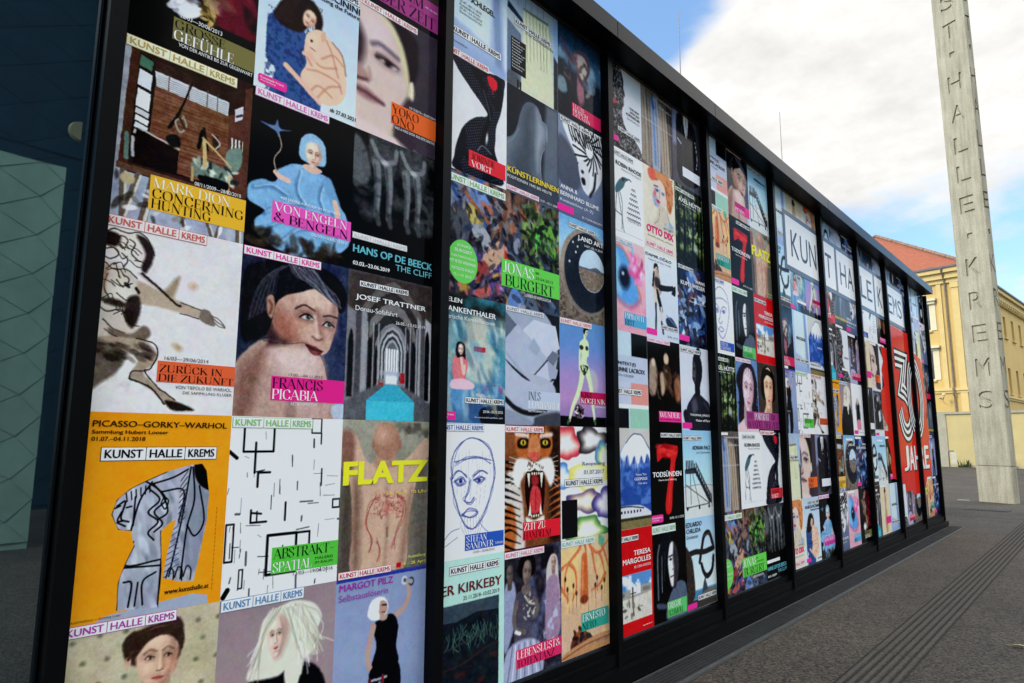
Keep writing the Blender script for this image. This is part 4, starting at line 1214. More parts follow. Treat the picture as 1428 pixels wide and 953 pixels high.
@design('poster of a grey gothic church nave with a bright turquoise carpet')
def nave(A):
    A.f((84, 84, 90)); A.n(14, 8, 12)
    A.R(0, 0, 1, .40, (62, 54, 52), 1, .06); A.n(12, 14, 14, (0, 0, 1, .4))

    def arch(cx_, base, hw, top, spring):
        return [(cx_ - hw, base), (cx_ - hw, spring), (cx_ - hw * .82, spring - (spring - top) * .45), (cx_ - hw * .45, spring - (spring - top) * .82), (cx_, top), (cx_ + hw * .45, spring - (spring - top) * .82), (cx_ + hw * .82, spring - (spring - top) * .45), (cx_ + hw, spring), (cx_ + hw, base)]
    for i in range(5):
        A.Q(arch(.515, .86, .42 - .055 * i, .02 + .075 * i, .40 + .02 * i), ((96, 90, 88), (52, 47, 47), (112, 108, 108), (48, 46, 48), (120, 120, 126))[i], .012)
    for x0, x1, c in ((.0, .10, (116, 116, 122)), (.10, .16, (70, 70, 76)), (.16, .22, (142, 142, 148)), (.82, .87, (150, 150, 156)), (.87, .92, (78, 78, 84)), (.92, 1.0, (186, 188, 194))):
        A.Q([(x0, .25), (x1, .28), (x1, .88), (x0, .90)], c, .02)
    for x, w, y0 in ((.255, .035, .50), (.33, .022, .55), (.775, .035, .49), (.70, .020, .555), (.05, .03, .46), (.95, .03, .40)):
        A.Q(arch(x, .85, w, y0 - .06, y0 + .03), (24, 24, 29), .014)
    for x in (.225, .295, .355, .675, .735, .815):
        A.L([(x, .34), (x, .85)], .016, (156, 156, 162), .012, .8); A.L([(x + .016, .34), (x + .016, .85)], .010, (46, 46, 52), .010, .8)
    for i in range(6):
        A.Q(arch(.515, .72, .16 - .018 * i, .345 + .022 * i, .50 + .008 * i), ((150, 152, 158), (64, 64, 70), (170, 172, 178), (58, 58, 64), (150, 152, 160), (96, 98, 106))[i], .008)
    for x in (.455, .485, .515, .545, .575):
        A.L([(x, .51), (x, .66)], .020, (232, 236, 242), .012)
    A.R(.445, .66, .585, .75, (206, 210, 220), 1, .02); A.Q([(.375, .66), (.655, .66), (.655, .69), (.375, .69)], (150, 156, 170), .02, .7)
    A.R(.62, .665, .675, .74, (160, 34, 44)); A.R(.365, .742, .42, .762, (170, 40, 44))
    A.Q([(.0, .88), (.34, .76), (.68, .76), (1.0, .87), (1, 1), (0, 1)], (88, 90, 96), .03); A.n(16, 20, 16, (0, .76, 1, 1))
    A.Q([(.455, .752), (.585, .752), (.80, .865), (.238, .868)], (50, 158, 184)); A.Q([(.238, .868), (.80, .865), (.80, 1.0), (.238, 1.0)], (62, 178, 202))
    it = [('m', 'JOSEF TRATTNER', .08, .160, .915, .205, (240, 240, 240)), ('s', 'Donau-Sofafahrt', .083, .238, .565, .272, (226, 226, 226)), ('s', '26.05.–13.10.2019', .545, .303, .915, .325, (226, 226, 226))]
    strip(it, .117, .063, .695, .106, (30, 30, 30), (232, 232, 232))
    return it


@design('poster of a shaven-headed man seen from behind with red marks on his bare back')
def back(A):
    A.vg((150, 148, 132), (128, 124, 112), (118, 112, 100)); A.n(16, 5); A.tint((70, 64, 58), 6, .6, .75, 5, .8, (.55, 0, 1, .25))
    A.R(.0, .26, .18, 1, (66, 58, 52), .8, .12); A.R(.82, .26, 1.0, 1, (92, 86, 80), .8, .12)
    sk = (190, 158, 136)
    A.P([(.0, .08), (.14, .10), (.26, .26), (.38, .29), (.62, .29), (.76, .24), (.94, .12), (1.0, .14), (1.0, .24), (.90, .34), (.82, .50), (.76, .72), (.71, 1.0), (.17, 1.0), (.14, .70), (.10, .42), (.0, .30)], sk, .015)
    A.P([(.0, .08), (.12, .09), (.13, .30), (.06, .36), (0, .3)], (120, 84, 72), .05, .9); A.P([(.13, .4), (.22, .5), (.22, .98), (.15, .98)], (120, 92, 78), .08, .9); A.P([(.8, .45), (.72, .6), (.66, .98), (.72, .98), (.80, .6)], (144, 112, 96), .06, .8)
    A.P([(.40, .22), (.56, .22), (.60, .31), (.36, .31)], (168, 132, 112), .03)
    A.P([(.34, .14), (.36, .05), (.46, .012), (.56, .03), (.63, .09), (.63, .19), (.56, .255), (.42, .255), (.35, .2)], (160, 118, 98), .012); A.E(.44, .09, .08, .05, (196, 160, 140), .12, 0, .8); A.E(.335, .16, .016, .03, (150, 104, 86)); A.E(.645, .16, .016, .03, (150, 104, 86))
    A.L([(.50, .45), (.52, .62), (.50, .96)], .03, (150, 116, 98), .05, .7); A.L([(.52, .71), (.52, .77)], .012, (96, 60, 52), .02)
    rg = np.random.RandomState(3)
    for p in ([(.40, .50), (.31, .56), (.29, .68), (.35, .78), (.33, .86)], [(.62, .48), (.71, .55), (.70, .66), (.63, .76), (.60, .86)], [(.40, .78), (.44, .84), (.43, .92)]):
        for k in range(3):
            A.L([(x + .014 * rg.randn(), y + .008 * rg.randn()) for x, y in p], .007, (150, 58, 56), .010, .7)
    for i in range(70):
        x, y = .34 + .34 * rg.rand(), .48 + .15 * rg.rand()
        A.L([(x, y), (x + .02 * rg.randn(), y + .012 + .01 * rg.randn()), (x + .03 * rg.randn(), y + .03 * rg.rand())], .006, ((150, 56, 56), (120, 40, 44), (176, 90, 84))[i % 3], .008, .7)
    A.tint((176, 90, 84), 10, .5, .75, 10, .5, (.32, .46, .7, .66))
    A.R(.64, .95, .69, .985, (180, 20, 34)); A.R(0, .995, 1, 1, (40, 50, 130))
    it = [('b', 'FLATZ', .022, .272, .985, .420, (226, 212, 44)), ('s', '13. April, 10 Uhr', .50, .475, .99, .505, (214, 196, 70)), ('s', 'Ausstellung', .77, .912, .985, .938, (226, 216, 100)), ('s', '14. – 28. April', .70, .955, .985, .980, (226, 216, 100))]
    return it


@design('grey-blue poster of a white-haired woman in black lifting a dumbbell')
def dumbbell(A):
    A.vg((128, 142, 176), (136, 150, 184), (120, 134, 168)); A.R(0, .0, 1, .022, (44, 56, 150))
    k, sk = (20, 20, 26), (176, 146, 134)
    A.L([(.62, .30), (.74, .25), (.80, .17), (.775, .09)], .055, sk, .012, w1=.04)
    A.P([(.40, .33), (.50, .28), (.62, .28), (.68, .36), (.66, .48), (.68, .60), (.40, .60), (.44, .46)], k, .012)
    A.L([(.40, .33), (.36, .45), (.36, .55), (.44, .64)], .06, sk, .012, w1=.045)
    A.P([(.40, .58), (.68, .58), (.72, .78), (.64, 1.0), (.30, 1.0), (.26, .86), (.36, .70)], k, .012); A.P([(.46, .72), (.5, .7), (.5, 1), (.42, 1)], (140, 154, 186), .02)
    A.P([(.34, .22), (.37, .17), (.45, .15), (.53, .17), (.56, .23), (.50, .29), (.40, .29), (.34, .26)], (222, 222, 224), .015); A.n(14, 30, 30, (.33, .14, .57, .29))
    A.P([(.47, .18), (.535, .19), (.55, .24), (.50, .275), (.46, .25)], (172, 138, 126), .012); A.L([(.49, .205), (.54, .21)], .014, (40, 30, 30)); A.L([(.49, .25), (.52, .25)], .01, (120, 50, 50)); A.P([(.47, .27), (.55, .27), (.54, .30), (.48, .30)], sk)
    A.E(.74, .075, .035, .03, (190, 192, 200)); A.E(.82, .09, .035, .03, (60, 62, 70)); A.L([(.74, .075), (.82, .09)], .04, (150, 152, 160)); A.E(.745, .075, .012, .01, (60, 60, 66))
    A.L([(.38, .66), (.56, .66)], .02, (150, 152, 160)); A.L([(.38, .65), (.38, .69)], .03, (90, 30, 40)); A.L([(.52, .65), (.52, .69)], .03, (120, 36, 46))
    it = [('m', 'MARGOT PILZ', .03, .032, .60, .074, (140, 40, 150)), ('s', 'Selbstauslöserin', .03, .095, .55, .135, (140, 40, 150))]
    strip(it, .012, -.045, .575, .002, (190, 60, 80), (240, 230, 232))
    return it


@design('pale blue poster of a sunlit window with black lettering')
def window(A):
    A.vg((164, 182, 208), (158, 176, 206), (148, 166, 198)); A.n(4, 3)
    A.Q([(.12, .0), (.70, .0), (.72, .42), (.70, .78), (.10, .70)], (186, 204, 222), .06); A.Q([(.40, .35), (.68, .40), (.68, .78), (.45, .75)], (196, 206, 200), .14, .8)
    A.Q([(.72, .0), (.84, .0), (.92, .97), (.80, .95)], (122, 142, 176), .05); A.Q([(.90, .0), (1, .0), (1, 1), (.96, 1)], (190, 204, 222), .04); A.R(0, .92, 1, 1, (140, 160, 196), 1, .1)
    it = [('m', 'EVA SCHLEGEL', .20, .425, .77, .475, (24, 26, 34)), ('s', '01.07.–04.11.2018', .205, .512, .55, .534, (34, 36, 46)), ('s', 'Kunsthalle Krems', .205, .545, .53, .567, (34, 36, 46)), ('s', '07.07.–14.10.2018', .205, .580, .56, .600, (34, 36, 46)), ('s', 'Dominikanerkirche', .205, .612, .56, .632, (34, 36, 46)), ('s', 'kunsthalle.at', .118, .90, .33, .918, (34, 36, 46))]
    strip(it, .08, .775, .893, .845, (16, 16, 20), (230, 234, 240))
    return it


@design('white poster with a black scaly curving form and red band')
def scales(A):
    A.f((206, 206, 208)); A.n(4, 4)
    A.P([(.08, .02), (.24, .03), (.62, .03), (.94, -.01), (.95, .12), (.90, .32), (.82, .48), (.81, .60), (.80, .70), (.86, .80), (.92, .98), (.19, 1.0), (.165, .88), (.20, .76), (.30, .60), (.48, .48), (.66, .42), (.62, .36), (.40, .25), (.20, .14)], (22, 24, 34), .012)
    msk = (A.im.sum(-1) < 260)
    st = np.sin(A.X * 120 + A.Yi * 60) * np.sin(A.Yi * 130 - A.X * 40)
    A.im += (np.clip(st, 0, 1) * 46 * msk * (A.noise(4, 4) > .42))[..., None] * np.array((1, 1.05, 1.25))
    A.L([(.52, .10), (.62, .24), (.72, .34), (.70, .44), (.62, .58), (.58, .70)], .05, (10, 10, 16), .04, .9); A.L([(.60, .20), (.70, .36), (.72, .44)], .012, (100, 106, 124), .02, .8); A.E(.665, .62, .016, .045, (200, 202, 210), .02, .15)
    A.L([(.52, .76), (.60, .70), (.74, .74)], .012, (120, 124, 138), .015)
    A.P([(.66, .06), (.74, .04), (.82, .06), (.83, .12), (.77, .155), (.70, .13)], (206, 34, 50), .015); A.L([(.75, .15), (.76, .19)], .012, (190, 34, 50))
    it = [('band', .38, .785, .985, .925, (206, 40, 52), [('d', 'JORINDE', .42, .800, .80, .855, (40, 12, 16)), ('d', 'VOIGT', .42, .866, .75, .918, (244, 222, 222))])]
    strip(it, -.02, -.03, .685, .032, (190, 84, 84), (240, 222, 222))
    return it


@design('wide crowded poster of tangled dark multicoloured figures with green disc and band', 2)
def crowd(A):
    A.f((44, 42, 48)); A.n(16, 6)
    bl, or_, gn = (52, 84, 146), (176, 92, 52), (92, 140, 62)
    A.dabs(90, (0, .02, .9, .35), [bl, (84, 120, 176), (34, 40, 66), (120, 140, 170), or_], .12, 1, .02, .8, .5, 3)
    A.dabs(90, (.8, .0, 2, .55), [(70, 52, 44), or_, (110, 74, 58), (46, 40, 40), (130, 96, 80), (60, 74, 92)], .12, 2, .02, .8, 1.5, 4)
    A.dabs(70, (1.4, .05, 2, .7), [gn, (60, 82, 52), (46, 56, 44), (120, 150, 86), (84, 88, 60)], .11, 3, .02, .8)
    A.dabs(60, (.4, .6, 1.1, .98), [(76, 52, 120), (110, 84, 160), (54, 50, 80), (150, 120, 180)], .07, 4, .02, .8)
    A.dabs(70, (1.1, .5, 2, 1), [(58, 74, 100), (90, 106, 130), (40, 44, 54), (74, 64, 60)], .11, 5, .02, .8, .6, 3)
    A.dabs(60, (0, .75, 1.2, 1), [(52, 50, 58), (180, 150, 60), (84, 74, 80), (170, 70, 96), (40, 40, 48)], .05, 6, .02, .8)
    A.P([(.12, .32), (.26, .24), (.40, .27), (.44, .40), (.34, .62), (.24, .62), (.20, .5), (.14, .45)], (74, 78, 88), .02)
    A.P([(.34, .27), (.44, .24), (.58, .30), (.62, .38), (.56, .43), (.44, .40)], (178, 160, 84), .02); A.P([(.44, .41), (.60, .39), (.72, .45), (.76, .55), (.64, .60), (.58, .52), (.48, .50)], (150, 154, 164), .02)
    A.P([(.60, .68), (.72, .56), (.86, .48), (1.0, .50), (1.02, .58), (.90, .66), (.76, .76), (.62, .80)], (182, 146, 124), .02); A.P([(.5, .74), (.64, .68), (.74, .76), (.62, .86), (.52, .86)], (140, 60, 60), .02)
    A.L([(.98, .52), (1.02, .62), (1.0, .74)], .05, (176, 130, 108)); A.P([(.98, .54), (1.06, .58), (1.04, .66), (.98, .64)], (178, 60, 50), .02); A.E(1.19, .46, .06, .08, (128, 134, 150), .02); A.P([(.78, .16), (.9, .12), (.96, .20), (.88, .28), (.8, .26)], (120, 116, 118), .02)
    A.L([(.9, .26), (1.06, .36), (1.3, .38), (1.42, .5)], .02, (120, 108, 100), .02); A.P([(1.62, .2), (1.76, .12), (1.9, .26), (1.94, .5), (1.82, .46), (1.7, .38)], (100, 156, 66), .03); A.P([(1.5, .3), (1.6, .22), (1.64, .36), (1.56, .46)], (88, 190, 72), .03)
    A.P([(1.05, 1.0), (1.1, .86), (1.2, .84), (1.34, 1.0)], (88, 120, 176), .02); A.P([(.5, .96), (.6, .88), (.72, .86), (.74, .95), (.6, 1)], (176, 84, 78), .02)
    A.dabs(110, (1.3, .05, 2, .75), [(30, 36, 28), (52, 66, 42), (24, 24, 28), (84, 110, 60)], .05, 12, .01, .75)
    A.dabs(90, (0, .1, 1.2, .95), [(28, 28, 36), (60, 50, 50), (44, 56, 84)], .05, 13, .01, .7)
    A.dabs(220, (0, 0, 2, 1), [(20, 20, 26), (150, 140, 130), (30, 30, 40), (90, 96, 110)], .035, 9, .01, .6)
    A.n(12, 40, 30)
    it = [('band', .925, .612, 2.0, .846, (92, 190, 72), [('d', 'JONAS', .95, .630, 1.50, .725, (238, 246, 230)), ('d', 'BURGERT', .99, .742, 1.88, .835, (16, 30, 14)), ('s', 'BIS', 1.53, .645, 1.60, .667, (16, 30, 14)), ('s', '23.04.2012', 1.53, .690, 1.87, .715, (16, 30, 14))]),
          ('disc', .315, .737, .222, .176, (98, 192, 84)), ('disctext', 's', 'JONAS', .22, .60, .42, .625, (232, 246, 226)), ('disctext', 's', 'BURGERT', .19, .64, .45, .665, (232, 246, 226)), ('disctext', 's', 'KURATORENFÜHRUNG', .14, .69, .50, .71, (214, 238, 206)), ('disctext', 's', 'MIT PETER WEIERMAIR', .12, .735, .51, .757, (232, 246, 226)), ('disctext', 's', 'KATALOG FORUM', .15, .79, .48, .812, (232, 246, 226)), ('disctext', 's', '12.—14. 2012', .18, .84, .44, .86, (214, 238, 206)),
          ('s', 'LEBENSVERSUCH', 1.33, .866, 1.82, .892, (214, 214, 220))]
    strip(it, .02, .035, .985, .105, (110, 170, 100), (224, 240, 218))
    return it


@design('turquoise painterly poster with a dark-haired woman in a pink shirt sitting')
def sitting(A):
    A.vg((56, 64, 62), (110, 140, 148), (132, 162, 174), (96, 146, 186), (70, 104, 150))
    A.R(0, 0, 1, .13, (26, 26, 24), .9, .08); A.tint((52, 128, 150), 4, .45, .7, 4, .8); A.tint((176, 196, 196), 5, .55, .75, 6, .8, (.1, .2, 1, .9)); A.tint((120, 96, 66), 4, .62, .8, 4, .8, (.3, .1, .8, .5))
    A.P([(.45, .18), (.60, .15), (.70, .22), (.68, .33), (.60, .40), (.52, .36)], (190, 186, 170), .05, .8); A.P([(.36, .38), (.75, .36), (.76, .66), (.40, .66)], (184, 190, 178), .06, .8); A.R(.0, .14, .06, .6, (170, 190, 200), .8, .05)
    A.R(.495, .395, .675, .436, (178, 48, 60)); A.R(0, .70, 1, .92, (78, 134, 184), .7, .1); A.tint((150, 80, 130), 12, .55, .7, 12, .8, (.55, .68, 1, .84)); A.tint((222, 206, 216), 10, .55, .7, 10, .9, (.5, .68, 1, .82))
    A.P([(.44, .97), (.36, .86), (.5, .82), (.7, .88), (.68, 1)], (50, 84, 132), .03); A.P([(.62, .88), (1, .86), (1, 1), (.64, 1)], (24, 26, 36), .02)
    A.dabs(60, (0, .15, 1, .95), [(60, 120, 160), (190, 206, 206), (40, 80, 110), (200, 190, 150)], .06, 5, .03, .4, 1.2, 3)
    A.P([(.22, .70), (.18, .60), (.20, .51), (.27, .475), (.38, .49), (.41, .56), (.38, .64), (.42, .68), (.50, .70), (.44, .735), (.24, .735)], (204, 112, 120), .012); A.P([(.18, .68), (.34, .66), (.50, .69), (.48, .735), (.24, .745), (.16, .73)], (216, 178, 190), .012)
    A.L([(.36, .56), (.35, .62), (.31, .50)], .035, (214, 178, 166)); A.P([(.23, .44), (.25, .385), (.31, .375), (.36, .40), (.375, .47), (.37, .51), (.33, .49), (.25, .50)], (30, 22, 26), .012); A.head(.305, .435, .04, .042, (224, 188, 176), 0, .1, neck=False)
    it = [('m', 'HELEN', .03, .04, .305, .075, (240, 240, 240)), ('m', 'FRANKENTHALER', .0, .108, .83, .150, (240, 240, 240)), ('s', 'Malerische Konstellationen', .0, .172, .82, .205, (232, 232, 232)), ('s', '29.04.–30.10.2022', .645, .895, .96, .915, (230, 232, 236)), ('s', 'kunsthalle.at', .52, .945, .96, .957, (180, 190, 205)), ('tag', -.05, .915, .245, .978)]
    strip(it, .372, .797, .972, .848, (20, 20, 22))
    return it


@design('white poster with a blue line drawing of a face and blue band')
def linedraw(A):
    A.f((222, 222, 226)); A.n(3, 4)
    b = (44, 56, 130)
    rg = np.random.RandomState(5)
    for k in range(4):
        j = lambda s=.012: s * rg.randn()
        for p in ([(.20, .42), (.21, .28), (.30, .17), (.46, .115), (.64, .14), (.78, .22), (.84, .38), (.80, .52), (.70, .66), (.60, .76), (.50, .80), (.40, .76), (.28, .62), (.22, .50), (.20, .40)],
                  [(.24, .30), (.40, .27), (.60, .26), (.78, .30)], [(.22, .40), (.30, .36), (.42, .40)], [(.50, .40), (.60, .36), (.72, .38)], [(.46, .42), (.44, .52), (.40, .575), (.48, .595), (.54, .57)], [(.36, .68), (.46, .645), (.58, .67), (.48, .71), (.36, .68)], [(.25, .43), (.33, .41), (.40, .44), (.32, .46), (.25, .43)], [(.52, .43), (.60, .41), (.68, .42), (.60, .455), (.52, .43)]):
            A.L([(x + j(), y + j(.008)) for x, y in p], .007, b, .004, .8)
    for i in range(10):
        x = .30 + .05 * i
        A.L([(x, .22 + .02 * rg.randn()), (x + .02 * rg.randn(), .40), (x + .03 * rg.randn(), .56 + .1 * rg.rand())], .004, (110, 116, 170), .004, .6)
    for i in range(8):
        A.L([(.36 + .04 * i, .7), (.34 + .045 * i, .76), (.40 + .03 * i, .83)], .005, b, .004, .6)
    for x in (.33, .6):
        A.E(x, .435, .026, .016, b, .01)
    A.L([(.08, .88), (.2, .80), (.32, .78)], .006, b); A.L([(.62, .76), (.68, .80), (.74, .83)], .006, b); A.L([(.12, .9), (.3, .84)], .005, b)
    it = [('band', .402, .832, .985, .948, (36, 78, 168), [('d', 'STEFAN', .42, .842, .72, .888, (236, 238, 246)), ('d', 'SANDNER', .42, .896, .82, .94, (236, 238, 246)), ('s', 'TURNON', .85, .915, .97, .932, (220, 226, 240))]),
          ('s', '12/03—26/06/2016', .52, .958, .84, .974, (80, 80, 90))]
    strip(it, -.02, .005, .665, .063, (60, 90, 160), (234, 236, 242))
    return it


@design('mint poster with dark red title over a dark sea picture')
def mint(A):
    A.f((168, 206, 196))
    A.R(-.1, .318, .92, 1.1, (30, 36, 44)); A.Q([(-.1, .318), (.92, .318), (.92, .42), (.6, .40), (.3, .44), (-.1, .42)], (58, 72, 84)); A.n(10, 14, 20, (0, .318, .92, 1))
    for i in range(46):
        x = .06 + .86 * A.rng.rand(); y = .46 + .10 * A.rng.rand()
        A.L([(x, y), (x + .03 * A.rng.randn(), y + .05), (x + .03 * A.rng.randn(), y + .1)], .008, (74, 112, 100), .006, .7)
    A.L([(.05, .63), (.3, .61), (.6, .57), (.92, .55)], .01, (60, 58, 62), .01); A.L([(.05, .76), (.4, .74), (.7, .68), (.92, .66)], .014, (70, 44, 44), .02, .8); A.tint((70, 40, 36), 6, .55, .7, 10, .7, (.0, .72, .92, 1))
    A.R(.92, .0, 1, 1, (168, 206, 196))
    it = [('m', 'PER KIRKEBY', .0, .175, .95, .243, (96, 34, 38)), ('s', '25.11.2018–10.02.2019', .385, .268, .92, .298, (60, 40, 44))]
    strip(it, .19, .046, .92, .108, (30, 30, 32), (214, 232, 226))
    return it


@design('poster of a white facade with pale yellow vertical blinds and a black text box')
def blinds(A):
    A.vg((150, 168, 192), (176, 188, 186), (196, 198, 176)); A.n(5, 4)
    for x in (.06, .2, .34, .46, .58, .70):
        A.L([(x, -.05), (x, .18)], .008, (110, 128, 150), .01, sm=False)
    A.Q([(.02, .20), (.3, .30), (.3, .34), (.0, .27)], (40, 54, 74), .02); A.Q([(0, .38), (.26, .46), (.26, .95), (0, .9)], (96, 112, 134), .02)
    A.Q([(.30, .17), (.80, .15), (.88, .68), (.90, .97), (.28, .95)], (200, 202, 170), .03); A.Q([(.30, .17), (.80, .15), (.80, .18), (.30, .20)], (120, 122, 104), .02)
    for i in range(16):
        x = .32 + .034 * i
        A.L([(x, .19), (x + .02, .70 - .012 * i)], .012, (168, 170, 130) if i % 2 else (222, 222, 190), .008, .9, False)
    for x in (.62, .68, .74):
        A.L([(x, .22), (x + .03, .68)], .008, (120, 122, 96), .006, sm=False)
    A.Q([(.90, 0), (1, 0), (1, .5), (.92, .45)], (140, 168, 204), .02); A.Q([(.91, .45), (1, .5), (1, 1), (.91, 1)], (44, 48, 58), .02); A.P([(.0, .9), (.14, .86), (.26, .94), (.2, 1), (0, 1)], (80, 84, 92), .03); A.L([(.2, .93), (.2, 1)], .03, (20, 20, 24)); A.L([(.25, .93), (.25, 1)], .025, (20, 20, 24))
    it = [('box', .07, .53, .348, .862, (14, 14, 18)), ('s', 'in der Dominikanerkirche', .34, .395, .90, .422, (40, 44, 50))]
    for i in range(10):
        it.append(('s', 'Kunsthalle Krems'[: 9 + (i * 5) % 7], .088, .548 + i * .029, .088 + .14 + .018 * ((i * 5) % 7), .562 + i * .029, (216, 216, 220)))
    strip(it, .128, .332, .85, .394, (20, 20, 24))
    return it


@design('dark grey poster of a smooth veiled head in profile with yellow title')
def veil(A):
    A.f((38, 40, 48)); A.Q([(.75, 0), (1, 0), (1, 1), (.66, 1)], (92, 100, 114), .08)
    A.P([(.25, .22), (.33, .11), (.44, .065), (.56, .07), (.63, .13), (.66, .19), (.75, .21), (.765, .27), (.77, .36), (.72, .43), (.66, .52), (.64, .66), (.68, .80), (.9, 1.0), (-.1, 1.0), (-.1, .60), (.10, .47), (.19, .36)], (98, 108, 120), .015)
    A.P([(.30, .2), (.42, .10), (.5, .12), (.46, .3), (.5, .5), (.44, .8), (.2, .9), (.1, .7), (.26, .45)], (62, 70, 82), .2, .8); A.P([(.56, .1), (.64, .2), (.72, .26), (.70, .36), (.62, .5), (.58, .7), (.54, .5), (.56, .3)], (146, 156, 166), .10, .8)
    A.L([(.63, .13), (.66, .19), (.75, .21), (.77, .36)], .008, (190, 196, 204), .01, .8); A.L([(.72, .44), (.65, .54), (.64, .7), (.70, .82)], .008, (186, 192, 200), .01, .7); A.L([(-.05, .6), (.12, .49), (.22, .38)], .008, (140, 148, 158), .01, .7)
    A.R(0, .78, 1, 1, (44, 46, 54), .55, .1)
    it = [('m', 'KÜNSTLERINNEN', .012, .760, .985, .822, (226, 190, 60)), ('s', 'POSITIONEN 1945 BIS HEUTE', .012, .846, .85, .872, (216, 216, 220)), ('s', '13.07.—02.11.2008', .62, .952, .96, .972, (206, 206, 210))]
    strip(it, .0, .938, .60, .985, (200, 110, 140), (242, 226, 232))
    return it


@design('pale grey poster of white paper planes inside a dark circle')
def planes(A):
    A.f((150, 158, 178)); A.R(.6, 0, 1, .8, (30, 32, 38)); 
    A.E(.46, .36, .54, .40, (52, 56, 66), .01); A.E(.42, .34, .54, .39, (150, 158, 178), .01)
    A.Q([(-.02, .05), (.19, .155), (.29, .185), (-.02, .30)], (96, 104, 122)); A.Q([(-.02, .30), (.20, .15), (.30, .19), (.75, .40), (.435, .615), (-.02, .38)], (162, 170, 190)); A.Q([(.30, .19), (.50, .08), (.92, .10), (1.0, .30), (.74, .40), (.55, .30)], (182, 188, 204)); A.Q([(.5, .24), (.62, .33), (.55, .40), (.4, .34)], (150, 158, 178), .02)
    A.Q([(.75, .40), (.86, .33), (1.0, .36), (.88, .46), (.84, .48)], (104, 112, 132)); A.Q([(.435, .615), (.75, .42), (.80, .60), (.62, .64)], (176, 182, 200)); A.Q([(.75, .42), (.96, .50), (.92, .58), (.82, .58)], (150, 158, 178))
    A.L([(.435, .61), (.76, .42)], .02, (60, 64, 76), .01, sm=False); A.E(.30, .74, .62, .17, (162, 168, 188), .01, -.1); A.Q([(-.02, .40), (.35, .62), (.60, .66), (.88, .60), (.70, .80), (.4, .84), (-.02, .76)], (166, 172, 192), .01)
    A.L([(-.02, .78), (.2, .87), (.46, .90), (.72, .86)], .06, (26, 28, 34), .02); A.P([(-.02, .88), (.3, .92), (.55, 1.02), (-.02, 1.02)], (132, 140, 162), .03); A.P([(.5, .98), (.56, .92), (1, .88), (1, 1.02), (.5, 1.02)], (66, 70, 80), .04)
    A.P([(.0, .46), (.2, .54), (.43, .62), (.3, .6), (.1, .52)], (30, 32, 40), .015); A.n(4, 6)
    it = [('band', .382, .705, 1.0, .863, (176, 186, 206), [('d', 'INÉS', .40, .712, .62, .785, (40, 44, 56)), ('d', 'LOMBARDI', .40, .795, .975, .853, (240, 242, 248))]), ('s', 'RETROSPEKTIV', .40, .872, .72, .888, (230, 232, 238))]
    strip(it, .0, .004, .684, .05, (120, 126, 140), (226, 230, 238))
    return it


